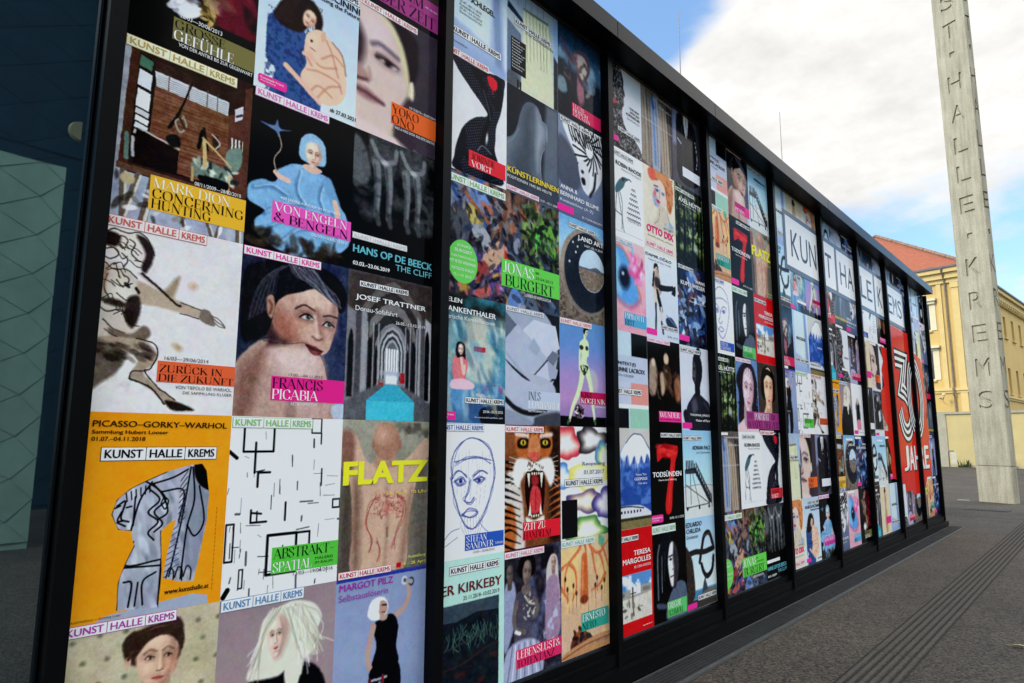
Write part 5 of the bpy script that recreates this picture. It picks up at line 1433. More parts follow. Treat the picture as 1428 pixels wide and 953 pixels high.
@design('poster of a roaring orange tiger with its mouth wide open')
def tiger(A):
    A.f((120, 70, 42)); k, w_, o = (18, 14, 14), (222, 212, 206), (176, 96, 48)
    A.R(0, 0, 1, .25, (128, 74, 44), 1, .1); A.R(.78, 0, 1, 1, (26, 20, 22), .8, .1)
    A.P([(.0, .45), (.2, .4), (.3, .62), (.34, .9), (.3, 1.05), (0, 1.05)], (198, 188, 180), .04); A.P([(.0, .7), (.14, .66), (.2, .9), (.1, 1.05), (0, 1.05)], o, .05)
    for i in range(13):
        y = .30 + .055 * i
        A.L([(.0, y), (.12, y + .02 + .01 * A.rng.randn()), (.24 + .06 * A.rng.rand(), y + .06)], .035, k, .015, w1=.008)
    for i in range(8):
        y = .45 + .06 * i
        A.L([(1.0, y), (.9, y + .02), (.78, y + .05)], .035, o, .02, w1=.008)
    A.P([(.20, .06), (.36, .02), (.52, .04), (.68, .02), (.82, .08), (.84, .2), (.72, .28), (.52, .24), (.30, .28), (.18, .2)], o, .03)
    for x in (.36, .44, .52, .60, .68):
        A.L([(x, .0), (x + .01 * (x - .5), .07)], .022, k, .01); A.L([(x - .02, .09), (.52 + (x - .52) * .8, .12)], .014, k, .01)
    for sx in (-1, 1):
        cx_ = .51 + .20 * sx
        A.P([(cx_ - .10, .13), (cx_, .10), (cx_ + .10, .13), (cx_ + .08, .19), (cx_ - .08, .19)], (34, 22, 20), .02); A.E(cx_, .146, .05, .024, (196, 170, 60), .012); A.E(cx_, .146, .018, .018, k, .01); A.L([(cx_ - .08 * sx, .09), (cx_ + .12 * sx, .075)], .05, w_, .03, .8)
        A.P([(.51 + .08 * sx, .30), (.51 + .30 * sx, .28), (.51 + .38 * sx, .40), (.51 + .30 * sx, .52), (.51 + .18 * sx, .40)], w_, .04)
        for i in range(7):
            A.L([(.51 + .14 * sx, .32 + .012 * i), (.51 + .44 * sx, .26 + .045 * i)], .006, (236, 230, 226), .005, .8, False)
    A.P([(.43, .10), (.59, .10), (.62, .25), (.52, .29), (.40, .25)], (190, 120, 76), .03)
    A.P([(.40, .24), (.51, .225), (.62, .24), (.56, .29), (.51, .31), (.46, .29)], (196, 84, 74), .015); A.P([(.34, .30), (.51, .31), (.69, .30), (.72, .37), (.60, .40), (.51, .37), (.42, .40), (.31, .37)], w_, .02); A.dabs(26, (.34, .31, .7, .37), [(60, 50, 46)], .012, 3, .006, .8)
    A.P([(.36, .40), (.45, .385), (.51, .375), (.58, .385), (.68, .40), (.70, .55), (.66, .72), (.56, .77), (.46, .77), (.39, .72), (.34, .55)], (34, 10, 14), .012)
    A.P([(.42, .62), (.46, .52), (.52, .50), (.60, .54), (.64, .64), (.60, .72), (.50, .74), (.43, .71)], (196, 60, 66), .02); A.L([(.53, .54), (.53, .70)], .014, (140, 34, 42), .02); A.E(.52, .46, .07, .05, (150, 44, 50), .04)
    for p in ([(.38, .40), (.43, .40), (.415, .53)], [(.61, .40), (.67, .40), (.635, .53)], [(.40, .75), (.45, .75), (.435, .65)], [(.60, .75), (.65, .75), (.615, .65)]):
        A.Q(p, (236, 226, 200), .008)
    for x in (.47, .51, .55, .59):
        A.E(x, .405, .012, .012, (230, 220, 196), .006); A.E(x - .01, .755, .012, .012, (230, 220, 196), .006)
    A.P([(.36, .76), (.51, .79), (.68, .76), (.66, .84), (.51, .88), (.40, .84)], w_, .03); A.n(12, 24, 24)
    it = [('band', .303, .798, .985, .942, (206, 28, 44), [('d', 'ZEIT ZU', .32, .806, .70, .862, (246, 220, 216)), ('d', 'HANDELN!', .32, .876, .80, .934, (60, 10, 14))])]
    strip(it, .0, .008, .68, .064, (200, 96, 100), (240, 224, 224))
    return it


@design('grey figure poster of dancers in pale skirts with pink-red band')
def dancers(A):
    A.f((44, 40, 50)); A.tint((96, 104, 140), 5, .5, .7, 5, .7); A.n(14, 10)
    A.R(.62, .02, .86, .2, (28, 26, 32), .9, .03); A.P([(0, .3), (.16, .26), (.2, .5), (.1, .7), (0, .75)], (140, 146, 176), .03); A.head(.09, .19, .06, .07, (96, 84, 82), 0, .2)
    A.P([(.72, .24), (.78, .12), (.86, .09), (.93, .14), (.95, .30), (.98, .45), (.9, .5), (.76, .46)], (190, 180, 176), .02); A.head(.855, .165, .05, .055, (170, 140, 130), 0, -.2); A.P([(.74, .30), (.92, .28), (.98, .50), (.96, .75), (.72, .78), (.7, .5)], (150, 124, 150), .03); A.tint((176, 184, 214), 10, .5, .65, 10, .8, (.66, .45, 1, .85))
    sk = (104, 92, 90)
    A.P([(.18, .38), (.30, .33), (.44, .35), (.54, .42), (.50, .52), (.42, .62), (.44, .74), (.20, .76), (.16, .60)], (74, 70, 86), .015); A.P([(.30, .30), (.42, .30), (.44, .36), (.30, .36)], sk)
    A.P([(.22, .17), (.30, .05), (.44, .04), (.52, .12), (.50, .22), (.30, .24)], (24, 20, 22), .02); A.head(.375, .20, .08, .095, (124, 106, 100), .15, .4, lip=(110, 60, 60), dark=(66, 54, 54), neck=False)
    A.L([(.20, .42), (.16, .54), (.20, .62), (.34, .66)], .07, sk, .015, w1=.05); A.L([(.50, .42), (.56, .50), (.50, .55)], .06, sk, .015); A.L([(.34, .38), (.42, .44), (.50, .46)], .02, (200, 190, 176), .02); A.dabs(20, (.3, .36, .52, .56), [(206, 198, 184), (150, 140, 130)], .02, 3, .008, .8)
    A.L([(.19, .64), (.26, .66)], .04, (206, 206, 212), .01)
    A.P([(.02, .80), (.18, .72), (.44, .72), (.62, .80), (.62, 1.02), (.0, 1.02)], (156, 160, 186), .03)
    for i in range(9):
        A.L([(.14 + .05 * i, .74), (.10 + .06 * i, .88), (.06 + .07 * i, 1.0)], .018, (206, 208, 224) if i % 2 else (96, 100, 130), .015, .8)
    it = [('band', .198, .780, .985, .922, (206, 40, 92), [('d', 'LEBENSLUST&', .21, .790, .97, .848, (246, 224, 232)), ('d', 'TOTENTANZ', .21, .860, .86, .914, (60, 12, 30))])]
    strip(it, .0, .012, .68, .068, (206, 110, 140), (242, 226, 232))
    return it


@design('dark poster of a pale bird-like figure against stormy blue sky with crimson band')
def storm(A):
    A.vg((24, 42, 58), (58, 92, 124), (70, 96, 116), (40, 40, 44)); A.n(16, 5); A.P([(0, .42), (.3, .46), (.7, .44), (1, .5), (1, 1), (0, 1)], (30, 34, 42), .1, .9); A.tint((130, 160, 180), 5, .55, .75, 4, .7, (0, .25, 1, .6))
    A.P([(.06, .20), (.14, .22), (.30, .30), (.40, .22), (.58, .18), (.70, .20), (.74, .34), (.66, .46), (.58, .54), (.60, .72), (.50, .80), (.42, .68), (.44, .52), (.40, .40), (.24, .38)], (92, 72, 84), .02)
    A.P([(.44, .26), (.60, .24), (.68, .34), (.60, .46), (.52, .50), (.46, .40)], (176, 160, 150), .03); A.P([(.44, .50), (.56, .52), (.58, .70), (.50, .76), (.44, .68)], (150, 96, 108), .03); A.dabs(24, (.1, .2, .7, .7), [(40, 34, 42), (180, 150, 150), (110, 70, 80)], .05, 3, .02, .6)
    A.P([(.0, .62), (.14, .60), (.2, .72), (.1, .76), (0, .74)], (110, 130, 140), .04)
    return [('band', .308, .805, .985, .945, (196, 30, 80), [('d', 'LUCAS', .33, .812, .58, .850, (236, 200, 210)), ('d', 'BOSCH', .33, .858, .66, .896, (250, 226, 232)), ('d', 'GELATIN', .33, .903, .72, .940, (236, 200, 210))])]


@design('grey-blue poster of a black and white swirling head above white lettering')
def swirl(A):
    A.vg((130, 140, 160), (110, 122, 148), (86, 96, 124)); A.P([(0, .22), (.3, .3), (.5, .5), (.4, .7), (0, .66)], (70, 74, 88), .06, .8)
    A.P([(.10, .04), (.5, .0), (.98, .0), (1, .42), (.86, .6), (.70, .70), (.54, .66), (.46, .52), (.40, .36), (.2, .2)], (206, 208, 214), .02)
    for i in range(18):
        a = i * .36
        A.L([(.70 + .10 * math.cos(a), .22 + .09 * math.sin(a)), (.70 + .2 * math.cos(a + .35), .22 + .16 * math.sin(a + .35)), (.66 + .34 * math.cos(a + .5), .22 + .26 * math.sin(a + .5))], .028, (20, 20, 26), .012)
    for i in range(14):
        x = .2 + .06 * i
        A.L([(x, .02), (x + .05, .12), (x + .12, .2)], .026, (24, 24, 30), .012)
    A.P([(.44, .40), (.56, .36), (.66, .42), (.70, .56), (.64, .66), (.54, .63), (.48, .54)], (196, 196, 202), .02); A.E(.53, .48, .035, .02, (40, 40, 46), .02); A.P([(.50, .55), (.58, .54), (.60, .60), (.53, .61)], (30, 28, 34), .02); A.L([(.84, .44), (.80, .6), (.7, .7)], .05, (40, 40, 48), .03)
    it = [('m', 'ANNA &', .03, .708, .40, .748, (236, 238, 242)), ('m', 'BERNHARD BLUME', .03, .776, .90, .816, (236, 238, 242)), ('s', 'Kunstzeichnen (A–Z)', .03, .846, .76, .882, (220, 224, 232)), ('s', '25.11.2018–03.02.2019', .50, .945, .975, .965, (220, 224, 232)), ('tag', -.03, .905, .325, .972)]
    strip(it, .03, .012, .71, .066, (30, 30, 34))
    return it


@design('poster looking through a concrete tube at a desert hill')
def tube(A):
    A.vg((104, 160, 204), (150, 190, 216), (156, 146, 132), (128, 116, 102), (96, 86, 78)); A.R(0, .56, 1, 1, (118, 106, 94), 1, .2); A.n(22, 30, 34, (0, .5, 1, 1)); A.tint((60, 50, 44), 24, .55, .7, 24, .7, (0, .72, 1, 1))
    A.E(.62, .50, .60, .43, (146, 132, 118), .012); A.n(10, 20, 20); A.E(.64, .50, .535, .395, (40, 46, 58), .012)
    A.E(.62, .62, .45, .26, (24, 28, 38), .2, 0, .7)
    A.E(.72, .47, .295, .215, (176, 196, 214), .008)
    m_ = ((A.X - .72) / .29) ** 2 + ((A.Y - .47) / .21) ** 2 < 1
    hill = (A.Y > .455 - .03 * np.exp(-((A.X - .82) / .1) ** 2)) & m_
    A.im[hill] = np.array((122, 108, 94.)); dark = (A.Y > .455 - .03 * np.exp(-((A.X - .82) / .1) ** 2)) & (A.Y < .475) & m_
    A.im[dark] = np.array((92, 92, 106.)); A.im += ((A.noise(30, 40) - .5) * 60 * hill)[..., None]
    for x, y in ((.30, .24), (.40, .27), (.36, .33), (.22, .44), (.42, .20)):
        A.E(x, y, .016, .012, (196, 204, 214), .012)
    it = [('m', 'LAND ART', .415, .152, .985, .198, (240, 240, 242)), ('s', '14.07.–03.11.2019', .55, .225, .97, .248, (228, 230, 234))]
    strip(it, .20, .054, .80, .102, (40, 40, 44))
    return it


@design('blue to violet poster of a tall pale green bikini figure with crimson band')
def bikini(A):
    A.vg((86, 134, 186), (96, 132, 192), (150, 132, 186), (168, 130, 178), (120, 104, 158)); A.R(0, .905, 1, 1, (18, 18, 24))
    sk = (196, 210, 168)
    A.L([(.50, .44), (.40, .66), (.26, .82), (.19, .945)], .11, sk, .012, w1=.04); A.L([(.57, .44), (.66, .62), (.70, .80), (.74, .945)], .11, sk, .012, w1=.04)
    A.P([(.43, .20), (.54, .16), (.62, .20), (.60, .30), (.57, .38), (.61, .45), (.56, .50), (.46, .48), (.43, .42), (.46, .32), (.42, .27)], sk, .012)
    A.L([(.44, .21), (.42, .34), (.42, .46)], .04, sk, .01); A.L([(.61, .21), (.60, .32)], .035, sk, .01); A.L([(.53, .17), (.54, .12)], .05, sk); A.head(.56, .10, .05, .045, (204, 212, 176), .1, .5, neck=False); A.P([(.50, .09), (.52, .055), (.58, .05), (.62, .07), (.56, .08), (.53, .12)], (26, 28, 34), .01)
    A.E(.46, .25, .045, .024, (40, 54, 46), .01); A.E(.58, .25, .035, .022, (40, 54, 46), .01); A.P([(.43, .425), (.61, .425), (.55, .50), (.50, .51)], (44, 60, 50), .01); A.dabs(16, (.44, .42, .6, .49), [(190, 200, 160)], .016, 3, .006, .9)
    A.P([(.66, .45), (.80, .5), (.82, .62), (.74, .66), (.66, .58)], (186, 196, 170), .05, .5); A.E(.395, .86, .10, .062, (96, 84, 92), .012); A.dabs(30, (.31, .81, .48, .91), [(20, 16, 22), (190, 180, 180), (60, 40, 60)], .025, 5, .006); A.L([(.18, .94), (.16, .97)], .04, (60, 90, 70)); A.L([(.74, .94), (.75, .97)], .04, (60, 90, 70))
    it = [('band', .425, .668, 1.0, .786, (170, 22, 72), [('d', 'KIKI', .44, .676, .66, .722, (60, 8, 34)), ('d', 'KOGELNIK', .44, .732, .98, .780, (246, 222, 232))]), ('s', 'RETROSPEKTIVE', .75, .80, .98, .815, (230, 226, 236))]
    strip(it, .005, .002, .69, .058, (200, 110, 120), (240, 228, 230))
    return it


@design('white poster of soft rainbow-coloured blurred clouds with a black text box')
def rainbow(A):
    A.f((228, 226, 222))
    rg = np.random.RandomState(12)

    def cloud(cx_, cy_, rx, ry, cols, ph):
        for i, c in enumerate(cols):
            k = 1 - .17 * i
            pts = []
            for t in range(22):
                a = t * 2 * math.pi / 22
                r_ = 1 + .16 * math.sin(3 * a + ph) + .10 * math.sin(5 * a + 2 * ph) + .06 * math.sin(9 * a)
                pts.append((cx_ + rx * k * r_ * math.cos(a), cy_ + ry * k * r_ * math.sin(a)))
            A.P(pts, c, .02 if i == 0 else .10, .95 if i == 0 else .85)
    W_ = (236, 234, 230)
    cloud(.12, .16, .34, .15, [(176, 40, 56), (214, 90, 96), (226, 160, 150), W_], .4)
    cloud(.66, .12, .34, .12, [(34, 30, 36), (96, 88, 92), (170, 164, 160), W_, W_], 1.7)
    cloud(.98, .30, .26, .16, [(60, 110, 180), (120, 176, 150), (220, 214, 120), W_], 2.2)
    cloud(.04, .45, .22, .12, [(40, 96, 176), (110, 160, 210), (190, 210, 226), W_], .9)
    cloud(.60, .46, .44, .12, [(226, 200, 90), (232, 220, 160), W_, W_, W_], 3.0)
    cloud(.50, .68, .36, .10, [(66, 52, 96), (130, 110, 160), (226, 196, 120), W_], 4.1)
    cloud(.95, .72, .26, .15, [(54, 50, 110), (110, 100, 160), (190, 176, 206), W_], 5.0)
    cloud(.55, .94, .40, .12, [(52, 110, 64), (120, 170, 96), (216, 214, 150), W_, W_], .2)
    it = [('s', 'Reopening', .45, .322, .95, .365, (50, 60, 96)), ('s', '01.07.2017', .478, .398, .93, .435, (50, 60, 96)), ('box', .02, .655, .334, .985, (12, 12, 15))]
    for i in range(9):
        it.append(('s', 'Ausstellungen ab Juli'[: 10 + (i * 7) % 11], .04, .675 + i * .033, .04 + .12 + .014 * ((i * 7) % 11), .688 + i * .033, (206, 206, 210)))
    strip(it, .078, .472, .91, .542, (24, 24, 28))
    return it


@design('peach poster of orange dripping net-like forms with teal band')
def drips(A):
    A.vg((206, 178, 140), (200, 164, 128), (190, 158, 134)); A.n(10, 4); A.tint((226, 190, 120), 4, .5, .7, 4, .7)
    o, dk = (190, 96, 54), (120, 54, 36)
    for p in ([(.44, .0), (.36, .10), (.16, .20), (.08, .30), (.06, .46)], [(.44, .02), (.50, .10), (.50, .25), (.48, .40)], [(.55, .02), (.64, .12), (.80, .16), (.92, .10), (1, .06)], [(.80, .16), (.88, .28), (.92, .40)], [(.16, .20), (.28, .28), (.30, .42), (.22, .52)], [(.0, .24), (.12, .2)], [(.0, .40), (.08, .46), (.14, .52)], [(.64, .12), (.68, .26), (.74, .40)], [(.92, .36), (.80, .44), (.62, .48)], [(.86, .1), (.95, .22), (1, .3)]):
        A.L(p, .05, o, .02, w1=.018); A.L([(x + .008, y) for x, y in p], .014, (220, 140, 90), .015, .7)
    A.L([(.47, .18), (.47, .36), (.46, .52)], .12, o, .03, w1=.17); A.E(.46, .54, .085, .035, dk, .02); A.L([(.44, .22), (.43, .45)], .03, (222, 146, 96), .03, .7)
    for x, y in ((.08, .33), (.12, .42), (.24, .40), (.30, .47), (.90, .42), (.84, .48), (.74, .38), (.70, .44)):
        A.E(x, y, .022, .022, (70, 40, 32), .012); A.L([(x, y), (x, y + .12)], .006, (110, 64, 44), .006)
    for i in range(8):
        A.L([(.14 + .08 * i, .45), (.15 + .08 * i, .62 + .02 * (i % 3))], .006, (130, 70, 48), .006, .7)
    A.P([(.2, .86), (.36, .80), (.5, .82), (.52, .9), (.3, .96), (.18, .94)], (96, 52, 40), .02); A.dabs(20, (.2, .8, .6, .95), [(60, 34, 30), (150, 80, 50), (40, 40, 44)], .05, 5, .01); A.P([(0, .96), (.4, .90), (1, .88), (1, 1), (0, 1)], (178, 130, 92), .02); A.L([(0, .985), (.5, .93), (1, .92)], .02, (140, 90, 60))
    A.P([(.80, .0), (.92, .04), (.88, .1), (.78, .08)], (90, 160, 130), .03)
    it = [('band', .398, .655, .985, .812, (42, 142, 126), [('d', 'ERNESTO', .415, .668, .90, .730, (226, 240, 236)), ('d', 'NETO', .415, .745, .70, .802, (12, 40, 36))]), ('s', '19.07.—01.11.2015', .70, .925, .95, .945, (60, 70, 120))]
    strip(it, .0, .004, .695, .064, (110, 170, 150), (222, 236, 230))
    return it


@design('light poster of a densely scribbled black head in profile')
def profile(A):
    A.f((200, 202, 208)); A.n(3, 4)
    A.P([(-.05, .02), (.12, -.04), (.30, -.03), (.42, .05), (.50, .16), (.50, .26), (.54, .33), (.50, .38), (.50, .46), (.45, .52), (.46, .62), (.56, .73), (.78, .79), (.95, .88), (1.0, 1.0), (-.05, 1.0)], (38, 36, 40), .015)
    m_ = A.im.sum(-1) < 300
    A.im += ((A.noise(34, 34) - .42).clip(0, 1) * 300 * m_)[..., None]
    A.P([(.18, .46), (.28, .45), (.30, .49), (.22, .505)], (176, 62, 76), .02)
    it = [('m', 'THE NEW', .66, .435, .93, .462, (40, 40, 46)), ('m', 'AFRICAN', .66, .478, .93, .505, (40, 40, 46)), ('m', 'PORTRAITURE', .56, .522, .945, .552, (40, 40, 46)), ('s', 'Shariat Collections', .58, .572, .94, .594, (60, 60, 66)), ('tag', .0, .865, .33, .93), ('s', '27.11.2022–10.04.2023', .62, .93, .95, .945, (70, 70, 76))]
    strip(it, .32, .742, .945, .79, (40, 40, 44))
    return it


@design('white poster of a stilt-legged figure beside rows of small marks')
def stilts(A):
    A.f((210, 213, 220)); A.n(3, 4)
    A.P([(.22, .46), (.32, .36), (.46, .30), (.58, .31), (.50, .35), (.44, .42), (.34, .48), (.24, .52)], (70, 100, 112), .012); A.E(.43, .33, .035, .024, (60, 50, 46)); A.L([(.46, .32), (.60, .30), (.66, .31)], .02, (60, 80, 90))
    for p in ([(.26, .50), (.22, .72), (.19, .90)], [(.30, .50), (.38, .75), (.44, .92)], [(.34, .48), (.40, .62), (.38, .90)], [(.22, .72), (.36, .74)]):
        A.L(p, .016, (74, 84, 92), .008)
    for r in range(7):
        n_ = 2 + r if r < 5 else 7
        for i in range(n_):
            x = .72 + (i - n_ / 2) * .055
            y = .40 + .058 * r
            A.L([(x, y), (x + .03, y - .012), (x + .045, y + .01)], .014, (56, 56, 62), .006)
    A.L([(.12, .93), (.5, .925), (.95, .93)], .006, (130, 134, 142))
    it = [('m', 'ROBIN RHODE', .24, .150, .945, .196, (34, 34, 40)), ('s', 'Memory is The Weapon', .40, .212, .94, .238, (60, 60, 66)), ('s', '19.05.–03.11.2019', .55, .76, .90, .778, (80, 80, 88))]
    strip(it, .16, .036, .73, .092, (90, 92, 98), (220, 222, 228))
    return it


@design('poster of a giant blurred blue eye on pink skin')
def eye(A):
    A.vg((206, 176, 180), (212, 158, 168), (206, 150, 166)); A.tint((226, 120, 160), 4, .55, .75, 4, .7, (.5, .1, 1, 1))
    A.P([(.12, .14), (.34, .10), (.55, .20), (.72, .40), (.80, .58), (.70, .66), (.50, .70), (.28, .66), (.10, .56)], (84, 148, 208), .05); A.P([(.10, .16), (.3, .2), (.34, .5), (.3, .62), (.1, .54)], (132, 186, 226), .12, .8); A.E(.42, .42, .15, .12, (20, 24, 44), .10); A.E(.38, .38, .03, .02, (190, 210, 226), .04)
    A.L([(.14, .10), (.36, .10), (.58, .24), (.76, .46), (.86, .60)], .04, (190, 120, 110), .05); A.L([(.1, .60), (.34, .70), (.6, .72), (.84, .62)], .05, (120, 90, 130), .08, .7)
    A.P([(.60, .16), (.72, .14), (.80, .26), (.92, .34), (.86, .46), (.76, .44), (.66, .34)], (224, 96, 158), .05); A.dabs(20, (.58, .14, .94, .46), [(232, 130, 180), (200, 70, 130), (240, 180, 200)], .07, 4, .03, .7); A.L([(.66, .12), (.62, .02)], .05, (120, 180, 206), .05)
    it = [('band', .395, .785, 1.0, .93, (70, 150, 190), [('d', 'PIPILOTTI', .41, .795, .92, .852, (220, 236, 244)), ('d', 'RIST', .41, .866, .66, .922, (16, 40, 60))]), ('s', '22/03—28/06/2015', .45, .945, .85, .96, (120, 70, 90))]
    strip(it, .06, .008, .66, .058, (120, 160, 180), (214, 228, 234))
    return it


@design('poster of pale grey, salmon, mint and black rectangles')
def blocks(A):
    A.f((176, 196, 208)); A.R(.56, .0, 1, .25, (12, 12, 14)); A.R(.0, .25, 1, .53, (172, 182, 202)); A.R(.0, .53, .53, .78, (178, 184, 206)); A.R(.53, .53, 1, .755, (206, 138, 130)); A.R(.0, .80, .46, 1, (30, 32, 36)); A.R(.49, .79, 1, 1, (140, 186, 166)); A.R(0, .755, 1, .795, (206, 212, 218))
    it = [('m', '(CON)TEXT(E)', .02, .318, .66, .362, (32, 34, 42)), ('m', 'CORINNE LACROIX', .0, .378, .91, .424, (32, 34, 42)), ('s', '17.11.2019–15.03.2020', .02, .448, .60, .472, (60, 64, 74)), ('s', 'kunsthalle.at', .18, .94, .42, .955, (200, 200, 204))]
    strip(it, .04, .59, .80, .66, (40, 42, 48), (222, 222, 228))
    return it


@design('poster of a snow-capped blue mountain with a white train below')
def mountain(A):
    A.f((186, 182, 178)); A.n(4, 3)
    A.P([(-.3, .62), (.1, .32), (.36, .14), (.52, .065), (.66, .055), (.80, .08), (.94, .18), (1.3, .40), (1.4, .9), (-.3, .9)], (42, 76, 150), .012)
    A.P([(.22, .25), (.40, .12), (.54, .066), (.66, .058), (.80, .08), (.96, .20), (1.1, .28), (1.02, .34), (.92, .26), (.84, .36), (.76, .28), (.66, .40), (.58, .28), (.46, .38), (.40, .27), (.3, .33)], (214, 218, 230), .03)
    A.L([(.36, .15), (.54, .064), (.66, .055), (.80, .075), (.98, .2)], .012, (60, 66, 84), .01); A.tint((88, 124, 196), 5, .5, .68, 8, .8, (0, .35, 1, .78)); A.L([(.3, .32), (.2, .6)], .06, (90, 130, 200), .08, .7)
    for i in range(34):
        x = .16 + .84 * A.rng.rand(); y = .22 + .10 * A.rng.rand()
        A.L([(x, y), (x + .02 * A.rng.randn(), y + .05 + .12 * A.rng.rand())], .012, (196, 204, 224), .02, .6, w1=.004)
    A.P([(.0, .80), (.3, .77), (.7, .78), (.92, .83), (1.0, .87), (.9, .90), (0, .90)], (196, 198, 204), .012); A.L([(.0, .79), (.4, .78), (.8, .81)], .018, (40, 50, 80), .008)
    for i in range(9):
        A.R(.05 + .08 * i, .82, .085 + .08 * i, .845, (34, 40, 56))
    A.R(0, .89, 1, .93, (60, 58, 44)); A.R(0, .92, 1, 1.0, (122, 112, 72)); A.n(14, 30, 30, (0, .9, 1, 1))
    return [('s', 'Fiona Tan', .60, .458, .88, .480, (230, 232, 240)), ('m', 'GEOPOLIS', .56, .50, .90, .528, (240, 240, 246)), ('s', '17.06.–08.10.', .66, .552, .90, .570, (226, 230, 240))]


@design('red poster with white lettering over a dusty sunlit field photo')
def redfield(A):
    A.f((196, 24, 30)); A.R(.06, .435, .955, .88, (196, 190, 180))
    A.R(.06, .435, .955, .60, (84, 134, 190)); A.tint((226, 230, 236), 5, .45, .62, 8, .95, (.06, .435, .955, .60)); A.P([(.06, .60), (.3, .585), (.6, .56), (.955, .57), (.955, .64), (.06, .66)], (150, 146, 140), .02); A.R(.40, .56, .66, .635, (206, 206, 206)); A.R(.72, .585, .9, .625, (120, 116, 110)); A.R(.10, .60, .26, .635, (110, 104, 98))
    A.n(16, 24, 20, (.06, .63, .955, .88)); A.L([(.46, .57), (.46, .72)], .03, (60, 54, 52)); A.L([(.40, .62), (.54, .62)], .015, (70, 64, 60)); A.dabs(16, (.1, .70, .7, .84), [(80, 74, 70), (120, 112, 104)], .03, 4, .01)
    A.R(-.1, .4, .06, 1, (196, 24, 30)); A.R(-.1, .88, 1.1, 1.1, (196, 24, 30)); A.R(.955, .4, 1.1, 1.1, (196, 24, 30))
    it = [('m', 'TERESA', .50, .215, .935, .262, (244, 226, 226)), ('m', 'MARGOLLES', .22, .285, .94, .335, (244, 226, 226)), ('s', '30.11.2024–30.03.2025', .50, .362, .94, .385, (240, 214, 214)), ('s', 'kunsthalle.at', .70, .945, .94, .96, (240, 200, 200))]
    strip(it, .03, .06, .63, .118, (40, 20, 20), (236, 232, 232))
    return it


@design('poster of beige coats hanging with a blue tie')
def coats(A):
    A.f((96, 86, 82)); A.n(8, 4)
    A.Q([(.0, .0), (.14, .05), (.26, 1), (.0, .95)], (140, 128, 116), .03); A.Q([(.2, .05), (.36, .08), (.40, .9), (.24, 1)], (120, 108, 98), .03); A.Q([(.30, .10), (.52, .08), (.62, .5), (.56, 1), (.32, 1)], (150, 156, 172), .03); A.Q([(.56, .12), (.78, .16), (.90, .6), (.92, 1), (.62, 1)], (160, 142, 124), .03); A.Q([(.8, .1), (1, .1), (1, 1), (.9, 1)], (60, 54, 56), .04)
    A.L([(.37, .22), (.39, .5), (.42, .92)], .07, (96, 128, 176), .02); A.L([(.34, .12), (.38, .22)], .09, (70, 100, 160), .03)
    for x in (.08, .18, .46, .66, .74, .84):
        A.L([(x, .15), (x + .03, .55), (x + .05, .95)], .02, (92, 80, 72), .03, .7); A.L([(x + .04, .15), (x + .07, .55), (x + .08, .95)], .014, (190, 176, 160), .03, .6)
    A.R(0, .42, 1, .44, (176, 176, 180), .5, .02)
    it = [('s', 'Dominikanerkirche Krems', .40, .06, .98, .085, (226, 228, 232)), ('s', '02.07.–05.11.', .55, .165, .98, .185, (226, 228, 232))]
    strip(it, .05, .01, .55, .05, (60, 60, 66), (220, 222, 228))
    return it


@design('cream watercolour poster of a red-haired head with pink lettering')
def redhair(A):
    A.f((206, 198, 182)); A.n(6, 5)
    A.P([(.20, .08), (.34, -.02), (.60, -.04), (.86, .02), (.96, .16), (.92, .34), (.84, .46), (.74, .40), (.70, .20), (.54, .10), (.36, .14)], (196, 128, 80), .03)
    A.tint((150, 80, 46), 14, .52, .68, 14, .7, (.3, 0, .96, .45)); A.P([(.16, .04), (.30, -.02), (.40, .04), (.34, .14), (.2, .13)], (206, 88, 66), .04)
    A.P([(.34, .14), (.56, .12), (.70, .22), (.68, .36), (.58, .46), (.42, .44), (.30, .34), (.28, .22)], (206, 188, 178), .03)
    A.P([(.30, .30), (.44, .33), (.50, .42), (.40, .44), (.30, .38)], (130, 150, 190), .06, .8); A.E(.42, .24, .06, .02, (80, 110, 160), .03); A.E(.44, .24, .02, .015, (30, 40, 50), .01); A.E(.62, .25, .045, .018, (80, 110, 160), .03); A.L([(.34, .20), (.46, .19)], .02, (90, 60, 50), .02); A.E(.36, .29, .04, .03, (200, 90, 90), .05); A.P([(.40, .36), (.48, .35), (.52, .38), (.44, .39)], (190, 50, 70), .012); A.L([(.52, .22), (.5, .32)], .02, (170, 140, 130), .03)
    A.P([(.46, .44), (.66, .42), (.9, .62), (1, .7), (.3, .7), (.4, .55)], (190, 178, 160), .04, .8); A.L([(.72, .42), (.8, .56), (.9, .66)], .01, (90, 90, 80)); A.L([(.5, .46), (.46, .58), (.34, .66)], .01, (90, 90, 80)); A.tint((110, 150, 190), 6, .6, .75, 6, .6, (.4, .45, 1, .7))
    it = [('b', 'OTTO DIX', .07, .70, .91, .785, (206, 36, 104)), ('s', 'Gemälde, Arbeiten auf Papier', .10, .815, .90, .838, (60, 60, 60)), ('s', '18/07—08/11', .60, .655, .9, .678, (60, 60, 60))]
    strip(it, .05, .89, .9, .96, (206, 60, 110), (240, 226, 230))
    return it


